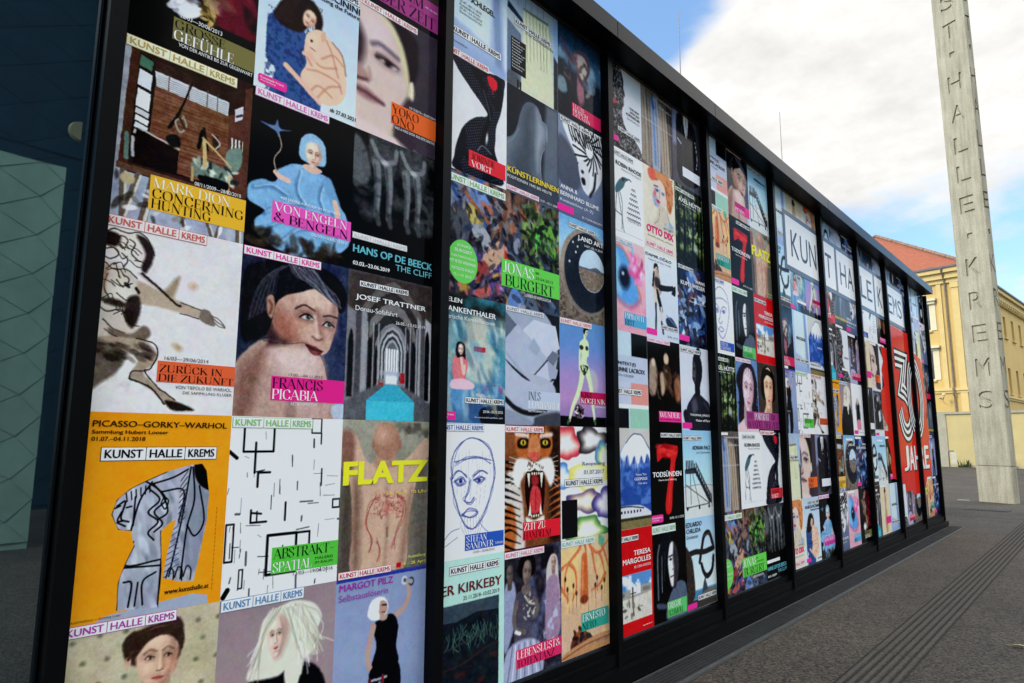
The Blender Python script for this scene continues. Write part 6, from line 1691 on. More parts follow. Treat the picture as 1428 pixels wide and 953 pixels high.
@design('light grey poster of a doll-like dancer kicking out one black boot')
def boot(A):
    A.vg((200, 206, 214), (190, 198, 210), (184, 194, 208))
    A.P([(.28, .17), (.36, .15), (.40, .22), (.46, .32), (.50, .42), (.40, .50), (.24, .48), (.26, .34), (.24, .26)], (168, 150, 132), .015); A.head(.32, .20, .06, .05, (206, 184, 166), .1, .2, neck=False); A.P([(.25, .20), (.28, .14), (.38, .14), (.41, .24), (.36, .17), (.29, .19)], (36, 30, 30), .012); A.L([(.26, .25), (.22, .40)], .05, (30, 28, 32)); A.P([(.28, .3), (.42, .3), (.44, .4), (.3, .4)], (60, 50, 50), .03)
    A.L([(.44, .40), (.66, .385), (.84, .36)], .10, (24, 24, 28), .012, w1=.08); A.P([(.80, .42), (.90, .33), (.94, .34), (.92, .44), (.84, .44)], (20, 20, 24)); A.L([(.34, .46), (.42, .58), (.46, .66)], .09, (26, 26, 30), .012); A.L([(.46, .64), (.46, .80)], .06, (200, 184, 170)); A.L([(.28, .46), (.30, .6)], .09, (200, 186, 172)); A.L([(.30, .6), (.28, .9)], .05, (36, 34, 38)); A.P([(.6, .74), (.78, .72), (.96, .82), (.9, .86), (.64, .82)], (40, 50, 74), .02); A.L([(.46, .80), (.5, .92)], .05, (30, 30, 34)); A.L([(.62, .7), (.9, .8)], .02, (90, 120, 170))
    it = [('m', 'DAMIR OČKO', .02, .028, .815, .07, (24, 24, 28)), ('s', 'Opera of the Voids', .10, .095, .80, .118, (60, 60, 66)), ('tag', .0, .895, .31, .965), ('s', '26.06.–16.10.', .62, .935, .96, .955, (50, 50, 56))]
    strip(it, .45, .825, .97, .872, (40, 40, 44))
    return it


@design('dark poster of pale figures in a gloomy room with pink band')
def gloom(A):
    A.f((24, 18, 18)); A.n(8, 5); A.E(.56, .21, .075, .065, (196, 172, 146), .03); A.P([(.46, .30), (.66, .30), (.7, .5), (.5, .54)], (70, 50, 40), .06); A.P([(.06, .30), (.14, .24), (.24, .28), (.28, .45), (.2, .62), (.04, .6)], (150, 130, 114), .05); A.E(.17, .27, .05, .045, (196, 176, 156), .03); A.P([(.36, .40), (.46, .38), (.5, .56), (.40, .62)], (176, 150, 126), .05); A.P([(.8, .45), (1, .38), (1, .66), (.84, .66)], (150, 100, 74), .07); A.dabs(20, (0, .25, 1, .75), [(90, 60, 46), (40, 28, 26), (150, 120, 96)], .06, 3, .03, .5)
    it = [('band', .295, .800, 1.0, .915, (226, 46, 132), [('d', 'WUNDER', .31, .808, .92, .866, (246, 220, 234)), ('s', 'KUNST, WISSENSCHAFT UND RELIGION', .31, .88, .97, .898, (60, 10, 34))])]
    strip(it, .0, .0, .69, .05, (214, 110, 160), (242, 226, 236))
    return it


@design('black poster with a big blood-red brush-painted number seven')
def seven(A):
    A.f((14, 14, 18)); A.n(3, 4)
    r = (198, 34, 38)
    A.P([(.23, .185), (.40, .16), (.78, .175), (.84, .20), (.82, .28), (.76, .34), (.70, .50), (.64, .66), (.60, .86), (.52, .915), (.44, .90), (.42, .80), (.50, .60), (.58, .42), (.60, .32), (.40, .30), (.30, .325), (.22, .35), (.20, .28)], r, .015)
    A.dabs(14, (.22, .17, .8, .3), [(222, 60, 54), (150, 20, 28)], .06, 4, .02, .6, .2); A.L([(.64, .4), (.5, .85)], .03, (226, 66, 60), .03, .6)
    it = [('m', 'TODSÜNDEN', .06, .447, .915, .512, (244, 244, 244)), ('s', 'Allmacht, Gier & Verführung', .22, .535, .76, .56, (226, 226, 226)), ('tag', .0, .905, .335, .985), ('s', '30.05.–01.11.2022', .52, .945, .96, .968, (226, 226, 226))]
    strip(it, .318, .036, .965, .088, (30, 30, 34))
    return it


@design('black poster of a bald man lit from one side under a glass dome')
def dome(A):
    A.f((12, 13, 17)); A.P([(.14, .78), (.13, .4), (.18, .22), (.32, .12), (.6, .1)], (24, 27, 34), .05); A.L([(.20, .22), (.14, .36), (.14, .76)], .03, (120, 128, 140), .02, .8); A.L([(.26, .34), (.25, .70)], .016, (140, 146, 156), .015, .8); A.L([(.34, .3), (.33, .6)], .01, (70, 76, 86), .015, .7)
    A.P([(.38, .86), (.50, .74), (.70, .64), (.92, .66), (1, .8), (1, 1), (.4, 1)], (84, 96, 116), .03); A.P([(.44, .40), (.50, .24), (.62, .21), (.72, .30), (.76, .46), (.72, .60), (.64, .70), (.52, .66), (.46, .54)], (56, 54, 58), .02); A.P([(.44, .40), (.50, .24), (.60, .22), (.58, .40), (.60, .52), (.58, .66), (.52, .66), (.46, .54)], (206, 206, 208), .03); A.L([(.47, .36), (.57, .35)], .025, (46, 46, 50), .02); A.E(.52, .39, .04, .014, (40, 40, 46), .015); A.L([(.585, .38), (.61, .48), (.56, .5)], .02, (120, 120, 124), .02); A.L([(.5, .57), (.6, .565)], .02, (84, 76, 78), .015); A.P([(.10, .80), (.4, .84), (.44, .88), (.14, .86)], (70, 78, 92), .03)
    it = [('band', .383, .818, .965, .975, (84, 178, 96), [('d', 'GREGOR', .40, .828, .78, .888, (226, 244, 226)), ('d', 'SCHMOLL', .40, .905, .86, .965, (12, 40, 16))]), ('s', '24/07—06/11', .62, .985, .94, 1.0, (200, 204, 208))]
    strip(it, .0, .015, .69, .1, (130, 176, 140), (214, 230, 218))
    return it


@design('dark poster of a suited torso with white shirt cuffs')
def suit(A):
    A.f((74, 72, 84)); A.n(6, 4); A.R(0, 0, .3, .5, (130, 140, 172), .9, .1); A.P([(.16, .10), (.36, .05), (.5, .10), (.66, .06), (.84, .16), (.9, .5), (.86, .9), (.2, .92), (.14, .5)], (34, 32, 38), .02); A.P([(.40, .06), (.50, .04), (.58, .07), (.52, .30), (.47, .30)], (226, 226, 230), .015); A.L([(.5, .08), (.5, .3)], .03, (24, 24, 28)); A.L([(.82, .3), (.88, .5), (.84, .66)], .012, (220, 222, 230)); A.L([(.34, .2), (.36, .6), (.32, .9)], .02, (66, 64, 72), .03); A.L([(.18, .4), (.3, .44)], .03, (176, 182, 206), .02); A.R(.9, 0, 1, 1, (40, 40, 48), .8, .1); A.L([(.6, .2), (.66, .6)], .02, (60, 58, 66), .03)
    return [('band', .32, .735, .95, .86, (206, 208, 220), [])]


@design('dark green forest poster with white lettering')
def forest(A):
    A.f((36, 46, 36)); A.tint((120, 146, 78), 7, .55, .75, 10, .9); A.tint((196, 206, 150), 9, .66, .8, 9, .8, (.1, .3, 1, .95)); A.tint((150, 170, 140), 14, .6, .75, 14, .6)
    for x, w in ((.1, .06), (.3, .08), (.42, .03), (.6, .07), (.78, .04), (.92, .07)):
        A.L([(x, .0), (x + .03, .4), (x + .02 * math.sin(x * 40), 1.0)], w, (16, 20, 18), .02)
    A.R(.0, .82, 1, 1, (20, 24, 22), .8, .1); A.E(.7, .75, .08, .04, (150, 160, 150), .05)
    it = [('m', 'AXEL HÜTTE', .13, .148, .94, .215, (240, 240, 240)), ('s', 'Imperial – Majestic – Magical', .25, .232, .75, .252, (220, 222, 220)), ('s', 'kunsthalle.at', .15, .94, .4, .955, (200, 200, 200))]
    strip(it, .03, .05, .695, .1, (60, 60, 60), (230, 230, 230))
    return it


@design('blue-black poster of splintered icy shapes with white lettering')
def ice(A):
    A.f((28, 36, 58)); A.R(.4, .04, .75, .2, (70, 130, 190), .9, .05); A.dabs(120, (0, .08, 1, 1), [(60, 92, 150), (14, 18, 34), (130, 160, 200), (190, 206, 226), (36, 50, 90), (90, 60, 74)], .09, 3, .01, .85, None, 3)
    A.R(0, .9, 1, 1, (18, 22, 34), .7, .1)
    it = [('m', 'HANS', .65, .148, .98, .188, (240, 242, 246)), ('m', 'KUPELWIESER', .11, .212, .975, .26, (240, 242, 246)), ('s', 'Unter Wasser', .45, .38, .97, .40, (220, 226, 236)), ('s', 'Dominikanerkirche', .40, .43, .97, .452, (220, 226, 236)), ('tag', .0, .88, .355, .948)]
    strip(it, .035, .018, .575, .068, (60, 70, 90), (226, 232, 240))
    return it


@design('pale grey poster of a dark bronze head and shoulders')
def bronze(A):
    A.vg((188, 192, 204), (196, 200, 210), (176, 182, 198))
    k = (34, 34, 42)
    A.P([(.16, .86), (.20, .72), (.36, .62), (.48, .56), (.62, .56), (.84, .62), (1.0, .70), (1, 1), (.3, 1)], (40, 42, 52), .015); A.P([(.42, .27), (.46, .12), (.58, .06), (.70, .10), (.77, .20), (.76, .34), (.68, .46), (.66, .58), (.50, .58), (.48, .46), (.41, .38)], k, .012); A.P([(.58, .02), (.68, .0), (.74, .06), (.68, .12), (.6, .1)], k, .012)
    A.P([(.44, .24), (.50, .18), (.54, .30), (.50, .42), (.44, .36)], (92, 92, 104), .06, .8); A.L([(.44, .26), (.52, .25)], .014, (14, 14, 18), .01); A.E(.48, .275, .025, .01, (14, 14, 18), .01); A.L([(.44, .38), (.5, .385)], .016, (16, 14, 18), .01); A.L([(.43, .28), (.41, .34), (.45, .35)], .014, (120, 120, 130), .015)
    A.P([(.36, .66), (.5, .62), (.56, .74), (.4, .8)], (84, 88, 102), .08, .8); A.P([(.06, .80), (.16, .76), (.22, .86), (.12, .92)], (36, 36, 44), .02); A.L([(.8, .66), (.96, .74)], .03, (80, 84, 98), .05, .7)
    it = [('m', 'THOMAS J PRICE', .28, .806, .975, .838, (240, 242, 246)), ('m', 'Matter of Place', .48, .868, .975, .894, (230, 232, 240)), ('s', '30.03.–22.09.2024', .56, .94, .97, .958, (226, 228, 236)), ('tag', .015, .912, .34, .98)]
    strip(it, .02, .03, .70, .085, (50, 50, 56))
    return it


@design('pale blue poster of people crowding an airport boarding stair')
def stair(A):
    A.vg((136, 182, 212), (166, 202, 222), (196, 214, 222)); A.R(0, .62, 1, 1, (196, 200, 200), 1, .04); A.L([(0, .645), (.5, .63), (1, .65)], .012, (120, 140, 150), .02)
    A.Q([(.04, .45), (.40, .43), (.94, .83), (.86, .86), (.40, .50), (.05, .50)], (52, 56, 62)); A.Q([(.42, .36), (.95, .78), (.95, .81), (.42, .40)], (70, 74, 80))
    for i in range(16):
        x, y = .10 + .055 * i, .36 + .018 * max(0, i - 4) * 2.0
        A.L([(x, y + .015), (x, y + .09)], .035, (34, 36, 44), .01); A.E(x, y, .017, .014, (60, 44, 40), .008)
    for p in ([(.06, .50), (.06, .88)], [(.22, .50), (.22, .84)], [(.06, .88), (.86, .86)], [(.06, .62), (.86, .86)], [(.30, .5), (.5, .86)], [(.94, .83), (.94, .90)]):
        A.L(p, .014, (40, 44, 50), .006, sm=False)
    for x in (.1, .5, .84):
        A.E(x, .89, .03, .022, (24, 24, 28), .01)
    it = [('m', 'ADRIAN PACI', .31, .18, .93, .225, (30, 36, 44)), ('s', 'Lost Communities', .45, .245, .93, .27, (50, 56, 66)), ('s', '17.11.2019–01.03.2020', .05, .96, .5, .975, (90, 94, 100)), ('s', 'kunsthalle.at', .7, .96, .95, .975, (90, 94, 100))]
    strip(it, .015, .064, .665, .118, (60, 64, 70))
    return it


@design('light blue poster of a dark curved iron sculpture above the sea')
def iron(A):
    A.vg((150, 186, 214), (186, 206, 222), (206, 216, 224)); A.R(0, .80, 1, .90, (70, 124, 160), 1, .03); A.R(0, .90, 1, 1, (64, 60, 58))
    k = (44, 40, 42)
    A.L([(.92, .34), (.80, .20), (.62, .22), (.52, .36), (.44, .50)], .085, k, .012); A.L([(.0, .40), (.30, .38), (.60, .40), (.94, .38)], .085, k, .012); A.L([(.92, .48), (.86, .62), (.68, .68), (.56, .62), (.50, .54)], .085, k, .012); A.P([(-.05, .34), (.10, .36), (.20, .48), (.24, .62), (.26, .80), (.18, .90), (-.05, .92)], (58, 50, 46), .02); A.n(14, 16, 24, (0, .34, .26, .9)); A.L([(.60, .22), (.80, .205)], .015, (110, 100, 96), .02, .7)
    A.P([(.50, .82), (.56, .72), (.62, .72), (.68, .80), (.72, .86), (.5, .88)], (60, 74, 84), .02); A.E(.60, .71, .02, .02, (50, 50, 54)); A.P([(.44, .86), (.8, .82), (1, .86), (1, .92), (.44, .92)], (110, 100, 90), .03)
    it = [('m', 'EDUARDO', .015, .045, .535, .098, (28, 34, 40)), ('m', 'CHILLIDA', .02, .115, .49, .165, (28, 34, 40)), ('s', 'Gravitation', .02, .185, .40, .225, (40, 46, 54)), ('tag', .0, .925, .30, .985), ('s', '26.10.2025–01.03.2026', .55, .955, .97, .972, (220, 224, 228))]
    strip(it, .336, .86, .975, .918, (30, 30, 34))
    return it


@design('white poster of a squatting figure in black and pink')
def squat(A):
    A.f((212, 212, 218)); A.E(.5, .45, .22, .12, (150, 144, 150), .03); A.P([(.4, .34), (.6, .34), (.7, .55), (.66, .8), (.4, .82), (.34, .6)], (40, 36, 44), .03); A.E(.5, .34, .1, .07, (190, 160, 150), .02); A.P([(.36, .72), (.66, .7), (.72, .86), (.4, .9)], (206, 120, 140), .03)
    it = [('tag', .05, .9, .4, .97)]
    strip(it, .45, .88, .95, .94, (40, 40, 44))
    return it


@design('cream poster of a slender standing figure with pink band')
def slender(A):
    A.f((204, 190, 160)); A.n(5, 5); A.P([(.44, .16), (.56, .16), (.62, .3), (.58, .45), (.66, .7), (.6, .95), (.42, .95), (.38, .7), (.44, .45), (.4, .3)], (176, 140, 112), .03); A.E(.5, .12, .07, .06, (170, 130, 104), .02); A.P([(.42, .1), (.5, .05), (.58, .1), (.58, .16), (.42, .16)], (70, 40, 34), .02)
    it = [('band', .45, .66, 1.0, .80, (206, 40, 124), [])]
    strip(it, .0, .0, .69, .055, (200, 150, 120), (238, 230, 214))
    return it


@design('dark framed poster of a figure in black ribbons')
def ribbons(A):
    A.f((196, 198, 204)); A.R(.06, .05, .94, .86, (34, 36, 42)); A.tint((120, 126, 136), 6, .5, .7, 8, .8, (.08, .07, .92, .84)); A.P([(.4, .25), (.6, .2), (.7, .5), (.6, .8), (.36, .8), (.3, .5)], (20, 20, 24), .04); A.E(.5, .22, .09, .06, (176, 170, 170), .03); A.P([(.5, .5), (.64, .46), (.7, .62), (.56, .7)], (206, 210, 216), .04)
    it = [('tag', .05, .93, .4, .985)]
    return it
# ------------------------------------------------------------------ ground
def asphalt():
    mt, N, L, P = new_mat('asphalt')
    tc = N.new('ShaderNodeTexCoord')

    def noise(sc_, det=3, rough=.6):
        n = N.new('ShaderNodeTexNoise')
        n.inputs['Scale'].default_value = sc_
        n.inputs['Detail'].default_value = det
        n.inputs['Roughness'].default_value = rough
        L.new(tc.outputs['Object'], n.inputs['Vector'])
        return n.outputs[0]

    def ramp(src, p0, c0, p1, c1):
        r = N.new('ShaderNodeValToRGB')
        e = r.color_ramp.elements
        e[0].position, e[1].position = p0, p1
        e[0].color, e[1].color = c0 + (1,), c1 + (1,)
        L.new(src, r.inputs[0])
        return r.outputs[0]
    vo = N.new('ShaderNodeTexVoronoi')
    vo.inputs['Scale'].default_value = 66
    L.new(tc.outputs['Object'], vo.inputs['Vector'])
    base = ramp(vo.outputs['Color'], 0.15, (0.010, 0.0086, 0.007), 0.92, (0.112, 0.094, 0.074))
    big = ramp(noise(0.45, 7, .68), 0.34, (0.66, 0.66, 0.67), 0.66, (1.26, 1.23, 1.17))
    mid = ramp(noise(9, 5), 0.3, (0.85, 0.85, 0.85), 0.7, (1.12, 1.12, 1.12))

    def mul(a, b):
        m_ = N.new('ShaderNodeMixRGB'); m_.blend_type = 'MULTIPLY'; m_.inputs[0].default_value = 1
        L.new(a, m_.inputs[1]); L.new(b, m_.inputs[2])
        return m_.outputs[0]
    L.new(mul(mul(base, big), mid), P.inputs['Base Color'])
    P.inputs['Roughness'].default_value = 0.8
    P.inputs['Specular IOR Level'].default_value = 0.35
    b = N.new('ShaderNodeBump')
    b.inputs['Strength'].default_value = 0.5
    b.inputs['Distance'].default_value = 0.006
    L.new(vo.outputs['Distance'], b.inputs['Height'])
    L.new(b.outputs[0], P.inputs['Normal'])
    return mt


M['asphalt'] = asphalt()
M['seam'] = mat('sealed_joint', (0.035, 0.034, 0.032), 0.7, var=.3)
M['line'] = mat('worn_white_paint', (0.42, 0.41, 0.38), 0.7, var=.3, scale=20)
M['ridge'] = mat('tactile_ridge', (0.078, 0.070, 0.060), 0.8, var=.35, scale=40, bump=.2, bscale=90, spec=.2)
M['ridge_shade'] = mat('tactile_ridge_shade', (0.036, 0.033, 0.029), 0.9, var=.4, scale=25, spec=.1)
g = MB().quad((-1500, -600, 0), (1500, -600, 0), (1500, 2000, 0), (-1500, 2000, 0)).build('ground', M['asphalt'])
tag(g, kind='structure')
tp = MB()
for i in range(6):
    x = 1.135 + i * 0.056
    y = -4.0
    while y < 34:
        tp.prism([(-.013, .004), (-.009, .011), (.009, .011), (.013, .004)], lambda a, b, y=y: (x + a, y, b), lambda a, b, y=y: (x + a, y + 1.985, b))
        y += 2.0
tag(tp.build('tactile_path', M['ridge']), kind='structure')
tg = MB()  # flat dark strips: the shadow edges beside the ridges, put in as colour
for i in range(7):
    x = 1.107 + i * 0.056
    for a in range(-2, 17):
        tg.quad((x - .007, 2 * a + .01, .0035), (x + .007, 2 * a + .01, .0035), (x + .007, 2 * a + 1.99, .0035), (x - .007, 2 * a + 1.99, .0035))
tag(tg.build('tactile_path_shade_strips', M['ridge_shade']), kind='structure')
sm = MB()
for (a, b), w in ((((-6, 16.6), (9, 18.4)), .03), (((-6, 17.2), (14, 19.9)), .02), (((.37, -6), (.37, 15.7)), .012)):
    d = Vector((b[0] - a[0], b[1] - a[1], 0)).normalized() * w
    sm.quad((a[0] - d.y, a[1] + d.x, .004), (a[0] + d.y, a[1] - d.x, .004), (b[0] + d.y, b[1] - d.x, .004), (b[0] - d.y, b[1] + d.x, .004))
tag(sm.build('pavement_seams', M['seam']), kind='structure')
tag(MB().quad((-.86, 23.22, .004), (-.84, 23.06, .004), (-.56, 23.04, .004), (-.57, 23.19, .004)).build('painted_mark', M['line']), kind='structure')

# drain along the facade
dg = empty('drain_grate', (0.245, 4.85, 0))
tag(dg, 'long dark steel drain grate let into the asphalt along the black plinth', 'drain grate')
MB().box(-.105, .105, -10.8, 10.8, .002, .006).build('channel', M['pit'], dg)
fr = MB()
for x in (-.113, .108):
    fr.box(x, x + .006, -10.8, 10.8, .001, .020)
for y in (-10.8, 10.794):
    fr.box(-.107, .108, y, y + .006, .001, .019)
fr.build('frame', M['steel'], dg)
gb = MB()
for i in range(7):
    x = -.093 + i * .031
    gb.box(x - .002, x + .002, -10.79, 10.79, .007, .017)
gb.build('bearing_bars', M['grate'], dg)
gb = MB()
y = -10.77
while y < 10.77:
    gb.box(-.105, .105, y, y + .004, .0125, .0185)
    y += .022
gb.build('cross_bars', M['grate'], dg)
dc = empty('drain_cover', (0.2, 20.12, 0), R(-5))
tag(dc, 'dark slotted drain cover in the ground before the concrete pylon', 'drain cover')
MB().box(-.44, .44, -.26, .26, .001, .006).build('pan', M['pit'], dc)
sl = MB()
for i in range(12):
    sl.box(-.43 + i * .074, -.40 + i * .074, -.25, .25, .007, .012)
sl.build('slats', M['grate'], dc)

# ------------------------------------------------------------------ the black glass pavilion
def pane_mat():
    mt, N, L, P = new_mat('dark_window_glass')
    P.inputs['Base Color'].default_value = (0.006, 0.010, 0.014, 1)
    P.inputs['Roughness'].default_value = 0.4
    P.inputs['Specular IOR Level'].default_value = 0.0
    gl = N.new('ShaderNodeBsdfGlossy')
    gl.inputs['Color'].default_value = (0.78, 0.93, 0.95, 1)
    gl.inputs['Roughness'].default_value = 0.012
    mx = N.new('ShaderNodeMixShader')
    lw = N.new('ShaderNodeFresnel')
    lw.inputs['IOR'].default_value = 1.9
    mr = N.new('ShaderNodeMath'); mr.operation = 'ADD'; mr.inputs[1].default_value = 0.16
    L.new(lw.outputs[0], mr.inputs[0])
    L.new(mr.outputs[0], mx.inputs[0]); L.new(P.outputs[0], mx.inputs[1]); L.new(gl.outputs[0], mx.inputs[2])
    tc = N.new('ShaderNodeTexCoord'); nb = N.new('ShaderNodeTexNoise')
    nb.inputs['Scale'].default_value = 1.2; nb.inputs['Detail'].default_value = 2
    L.new(tc.outputs['Object'], nb.inputs['Vector'])
    b = N.new('ShaderNodeBump'); b.inputs['Strength'].default_value = .05; b.inputs['Distance'].default_value = .01
    L.new(nb.outputs[0], b.inputs['Height']); L.new(b.outputs[0], gl.inputs['Normal'])
    L.new(mx.outputs[0], N['Material Output'].inputs['Surface'])
    return mt


M['pane'] = pane_mat()
M['backing'] = mat('dark_interior', (0.01, 0.01, 0.012), 0.8)
YE = 15.64
pv = empty('glass_pavilion', (0, 5, 0))
tag(pv, 'long low black pavilion with glazed bays covered in posters and grey roof edge', 'building')


def part(mb, name, m_, parent=None, bevel=0.0):
    o = mb.build(name, m_, parent or pv, (0, -5, 0) if parent is None else None, bevel)
    return o


NB = 4                                                   # bays towards and behind the camera, without posters
for k in range(-NB, 9):
    y0 = S0 + BAY * k
    part(MB().box(-.024, 0, y0 + .002, y0 + BAY - .064, .20, 4.555), 'glass_pane', M['pane'])
for k in range(-NB, 10):
    y0 = S0 + BAY * k - .06
    mu = MB()
    mu.box(-.06, .040, y0 + .004, y0 + .056, .118, 4.559)
    mu.box(.040, .044, y0 + .010, y0 + .050, .118, 4.559)
    mu.box(.044, .074, y0, y0 + .06, .118, 4.559)
    mo = part(mu, 'mullion', M['black_metal'])
    # shadow-gap trim strips either side of the cap
    MB().box(.0405, .0435, y0 + .0015, y0 + .0045, .2, 4.55).box(.0405, .0435, y0 + .0555, y0 + .0585, .2, 4.55).build('gasket', M['black_gloss'], mo)
YS = S0 - BAY * NB - .06
part(MB().box(-.06, .028, YS, YE, .200, .246), 'sill', M['black_metal'])
part(MB().box(-.06, .058, YS, YE + .01, .121, .198).box(-.06, .062, YS, YE + .012, .188, .1985), 'base_rail', M['black_metal'])
part(MB().box(-.30, .12, YS - .02, YE - .03, 0, .117), 'plinth', M['black_gloss'], None, .004)
part(MB().box(-.06, .024, YS, YE, 4.548, 4.562), 'head_rail', mat('bronze_trim', (0.05, 0.035, 0.03), 0.4, .5))
part(MB().box(-.30, .199, YS - .2, YE - .11, 4.563, 4.60), 'soffit', M['black_metal'])
joints = [YS - .2, -2.6, .66, 2.3, 3.95, 5.59, 8.88, 12.2, 13.87, YE - .10]
for a, b in zip(joints[:-1], joints[1:]):
    f_ = MB().prism([(.2, 4.56), (.205, 4.562), (.205, 4.698), (.2, 4.702), (.0, 4.712), (.0, 4.60), (.195, 4.60), (.195, 4.56)], lambda x, z, a=a: (x, a + .004, z), lambda x, z, b=b: (x, b - .004, z))
    part(f_, 'fascia_sheet', M['fascia'])
part(MB().box(-7, -.01, YS - .15, YE - .12, 4.60, 4.69), 'roof', M['fascia'])
part(MB().box(-6.9, -.062, YS, YE - .14, .0, 4.598), 'body', M['backing'])
part(MB().box(-6.9, -.062, YE - .138, YE - .12, .12, 4.55), 'end_wall', M['black_gloss'])
for y in (6.33, 9.36, -1.5):
    rd = MB().tube([(-.5, y, 4.69), (-.5, y, 5.5), (-.5, y + .01, 6.32)], [.007, .006, .004], 6).tube([(-.5, y, 4.69), (-.5, y, 4.75)], [.04, .03], 8)
    part(rd, 'lightning_rod', M['steel'])

# ------------------------------------------------------------------ concrete pylon
def concrete_mat():
    mt, N, L, P = new_mat('cast_concrete')
    tc = N.new('ShaderNodeTexCoord')

    def nz(sc_, det, st=(1, 1, 1)):
        mp_ = N.new('ShaderNodeMapping'); mp_.inputs['Scale'].default_value = st
        L.new(tc.outputs['Object'], mp_.inputs[0])
        n = N.new('ShaderNodeTexNoise'); n.inputs['Scale'].default_value = sc_; n.inputs['Detail'].default_value = det; n.inputs['Roughness'].default_value = .65
        L.new(mp_.outputs[0], n.inputs['Vector'])
        return n.outputs[0]

    def rp(s, a, ca, b, cb):
        r = N.new('ShaderNodeValToRGB'); e = r.color_ramp.elements
        e[0].position, e[1].position = a, b; e[0].color, e[1].color = ca + (1,), cb + (1,)
        L.new(s, r.inputs[0])
        return r.outputs[0]

    def mul(a, b):
        m_ = N.new('ShaderNodeMixRGB'); m_.blend_type = 'MULTIPLY'; m_.inputs[0].default_value = 1
        L.new(a, m_.inputs[1]); L.new(b, m_.inputs[2])
        return m_.outputs[0]
    c = rp(nz(1.4, 7), .3, (.36, .325, .235), .72, (.49, .45, .335))
    c = mul(c, rp(nz(3, 5, (3, 3, .25)), .34, (.72, .71, .68), .6, (1.05, 1.05, 1.04)))
    c = mul(c, rp(nz(26, 4), .42, (.86, .86, .85), .56, (1.03, 1.03, 1.03)))
    L.new(c, P.inputs['Base Color'])
    P.inputs['Roughness'].default_value = .85
    b = N.new('ShaderNodeBump'); b.inputs['Strength'].default_value = .25; b.inputs['Distance'].default_value = .01
    L.new(nz(30, 6), b.inputs['Height']); L.new(b.outputs[0], P.inputs['Normal'])
    return mt


M['concrete'] = concrete_mat()
PYA = math.atan2(-.40, .83)
pyl = empty('concrete_pylon', (.115, 22.6, 0), PYA)
tag(pyl, 'tall slim concrete pylon with letters sunk into its face, standing on the forecourt', 'pylon')
HW, PD = .465, .24
base = MB().box(-HW, HW, 0, PD, .0, .985).build('base', M['concrete'], pyl, None, .012)
sh_me = MB().box(-HW, HW, 0, PD, .992, 19.5).mesh('shaft', .010)


def letter_solids(rot_side):
    bm_all = bmesh.new()
    rows = [('T', 13.85), ('·', 13.08), ('H', 12.17), ('A', 11.22), ('L', 10.24), ('L', 9.36), ('E', 8.41), ('·', 7.48), ('K', 6.57), ('R', 5.59), ('E', 4.64), ('M', 3.69), ('S', 2.78), ('S', 14.78), ('N', 15.7), ('U', 16.6), ('K', 17.5)]
    for ch, z in rows:
        w, h = (.40, .50) if ch != '·' else (.155, .155)
        if rot_side:
            w *= .5
        if ch == '·':
            v = np.array([(0, 0), (1, 0), (1, 1), (0, 1)], float); f = [(0, 1, 2, 3)]
        else:
            v, f = text_poly(ch, 0.0)
        bm = bmesh.new()
        vs = [bm.verts.new((0, 0, 0)) for _ in v]
        for q, (a, b) in zip(vs, v):
            px_, pz_ = (a - .5) * w, z + (b - .5) * h
            q.co = (px_, -.07, pz_) if not rot_side else (HW + .07, PD / 2 + px_, pz_)
        for q in f:
            try:
                bm.faces.new([vs[i] for i in q])
            except ValueError:
                pass
        bmesh.ops.remove_doubles(bm, verts=bm.verts, dist=.0005)
        ret = bmesh.ops.extrude_face_region(bm, geom=list(bm.faces))
        mv = [e for e in ret['geom'] if isinstance(e, bmesh.types.BMVert)]
        dep = .113
        bmesh.ops.translate(bm, verts=mv, vec=(0, dep, 0) if not rot_side else (-dep, 0, 0))
        bmesh.ops.recalc_face_normals(bm, faces=bm.faces)
        me_ = bpy.data.meshes.new('tmp'); bm.to_mesh(me_); bm.free()
        bm_all.from_mesh(me_); bpy.data.meshes.remove(me_)
    me = bpy.data.meshes.new('letter_cutter')
    bm_all.to_mesh(me); bm_all.free()
    return me


shaft = link('shaft', sh_me, M['concrete'])
for side in (False, True):
    cm = letter_solids(side)
    co = bpy.data.objects.new('letter_cutter', cm); COL.objects.link(co)
    md = shaft.modifiers.new('letters', 'BOOLEAN'); md.operation = 'DIFFERENCE'; md.object = co; md.solver = 'EXACT'
    dgp = bpy.context.evaluated_depsgraph_get()
    nm = bpy.data.meshes.new_from_object(shaft.evaluated_get(dgp))
    shaft.modifiers.clear()
    nm.name = 'shaft'
    if len(nm.polygons) > 20:
        shaft.data = nm
    bpy.data.objects.remove(co)
    bpy.data.meshes.remove(cm)
shaft.parent = pyl

# ------------------------------------------------------------------ yellow building behind
M['yellow'] = mat('yellow_plaster', (0.60, 0.41, 0.135), 0.85, var=.07, scale=.7, bump=.12, bscale=12)
M['yellow2'] = mat('pale_yellow_trim', (0.64, 0.47, 0.19), 0.85, var=.06, scale=1.5)
M['cream'] = mat('cream_window_frame', (0.68, 0.60, 0.40), 0.8, var=.05)
M['glass_far'] = mat('far_window_glass', (0.02, 0.022, 0.026), 0.12, var=.2, scale=1)
M['lead'] = mat('grey_gutter', (0.10, 0.10, 0.11), 0.5, .3)
M['zinc'] = mat('old_zinc_pipe', (0.22, 0.17, 0.12), 0.55, .3, var=.3, scale=4)
DL = Vector((-.984, .176, 0)).normalized()
DR = Vector((.0845, .9964, 0)).normalized()
AC = Vector((-4.6, 56.0, 0))
NL = Vector((-DL.y, DL.x, 0)) if (-DL.y * 0 + DL.x * -1) > 0 else Vector((-DL.y, DL.x, 0))
NL = -Vector((DL.y, -DL.x, 0)).normalized()
if NL.y > 0:
    NL = -NL                                             # outward from the left face, towards the camera
NR = Vector((DR.y, -DR.x, 0)).normalized()              # outward from the right face
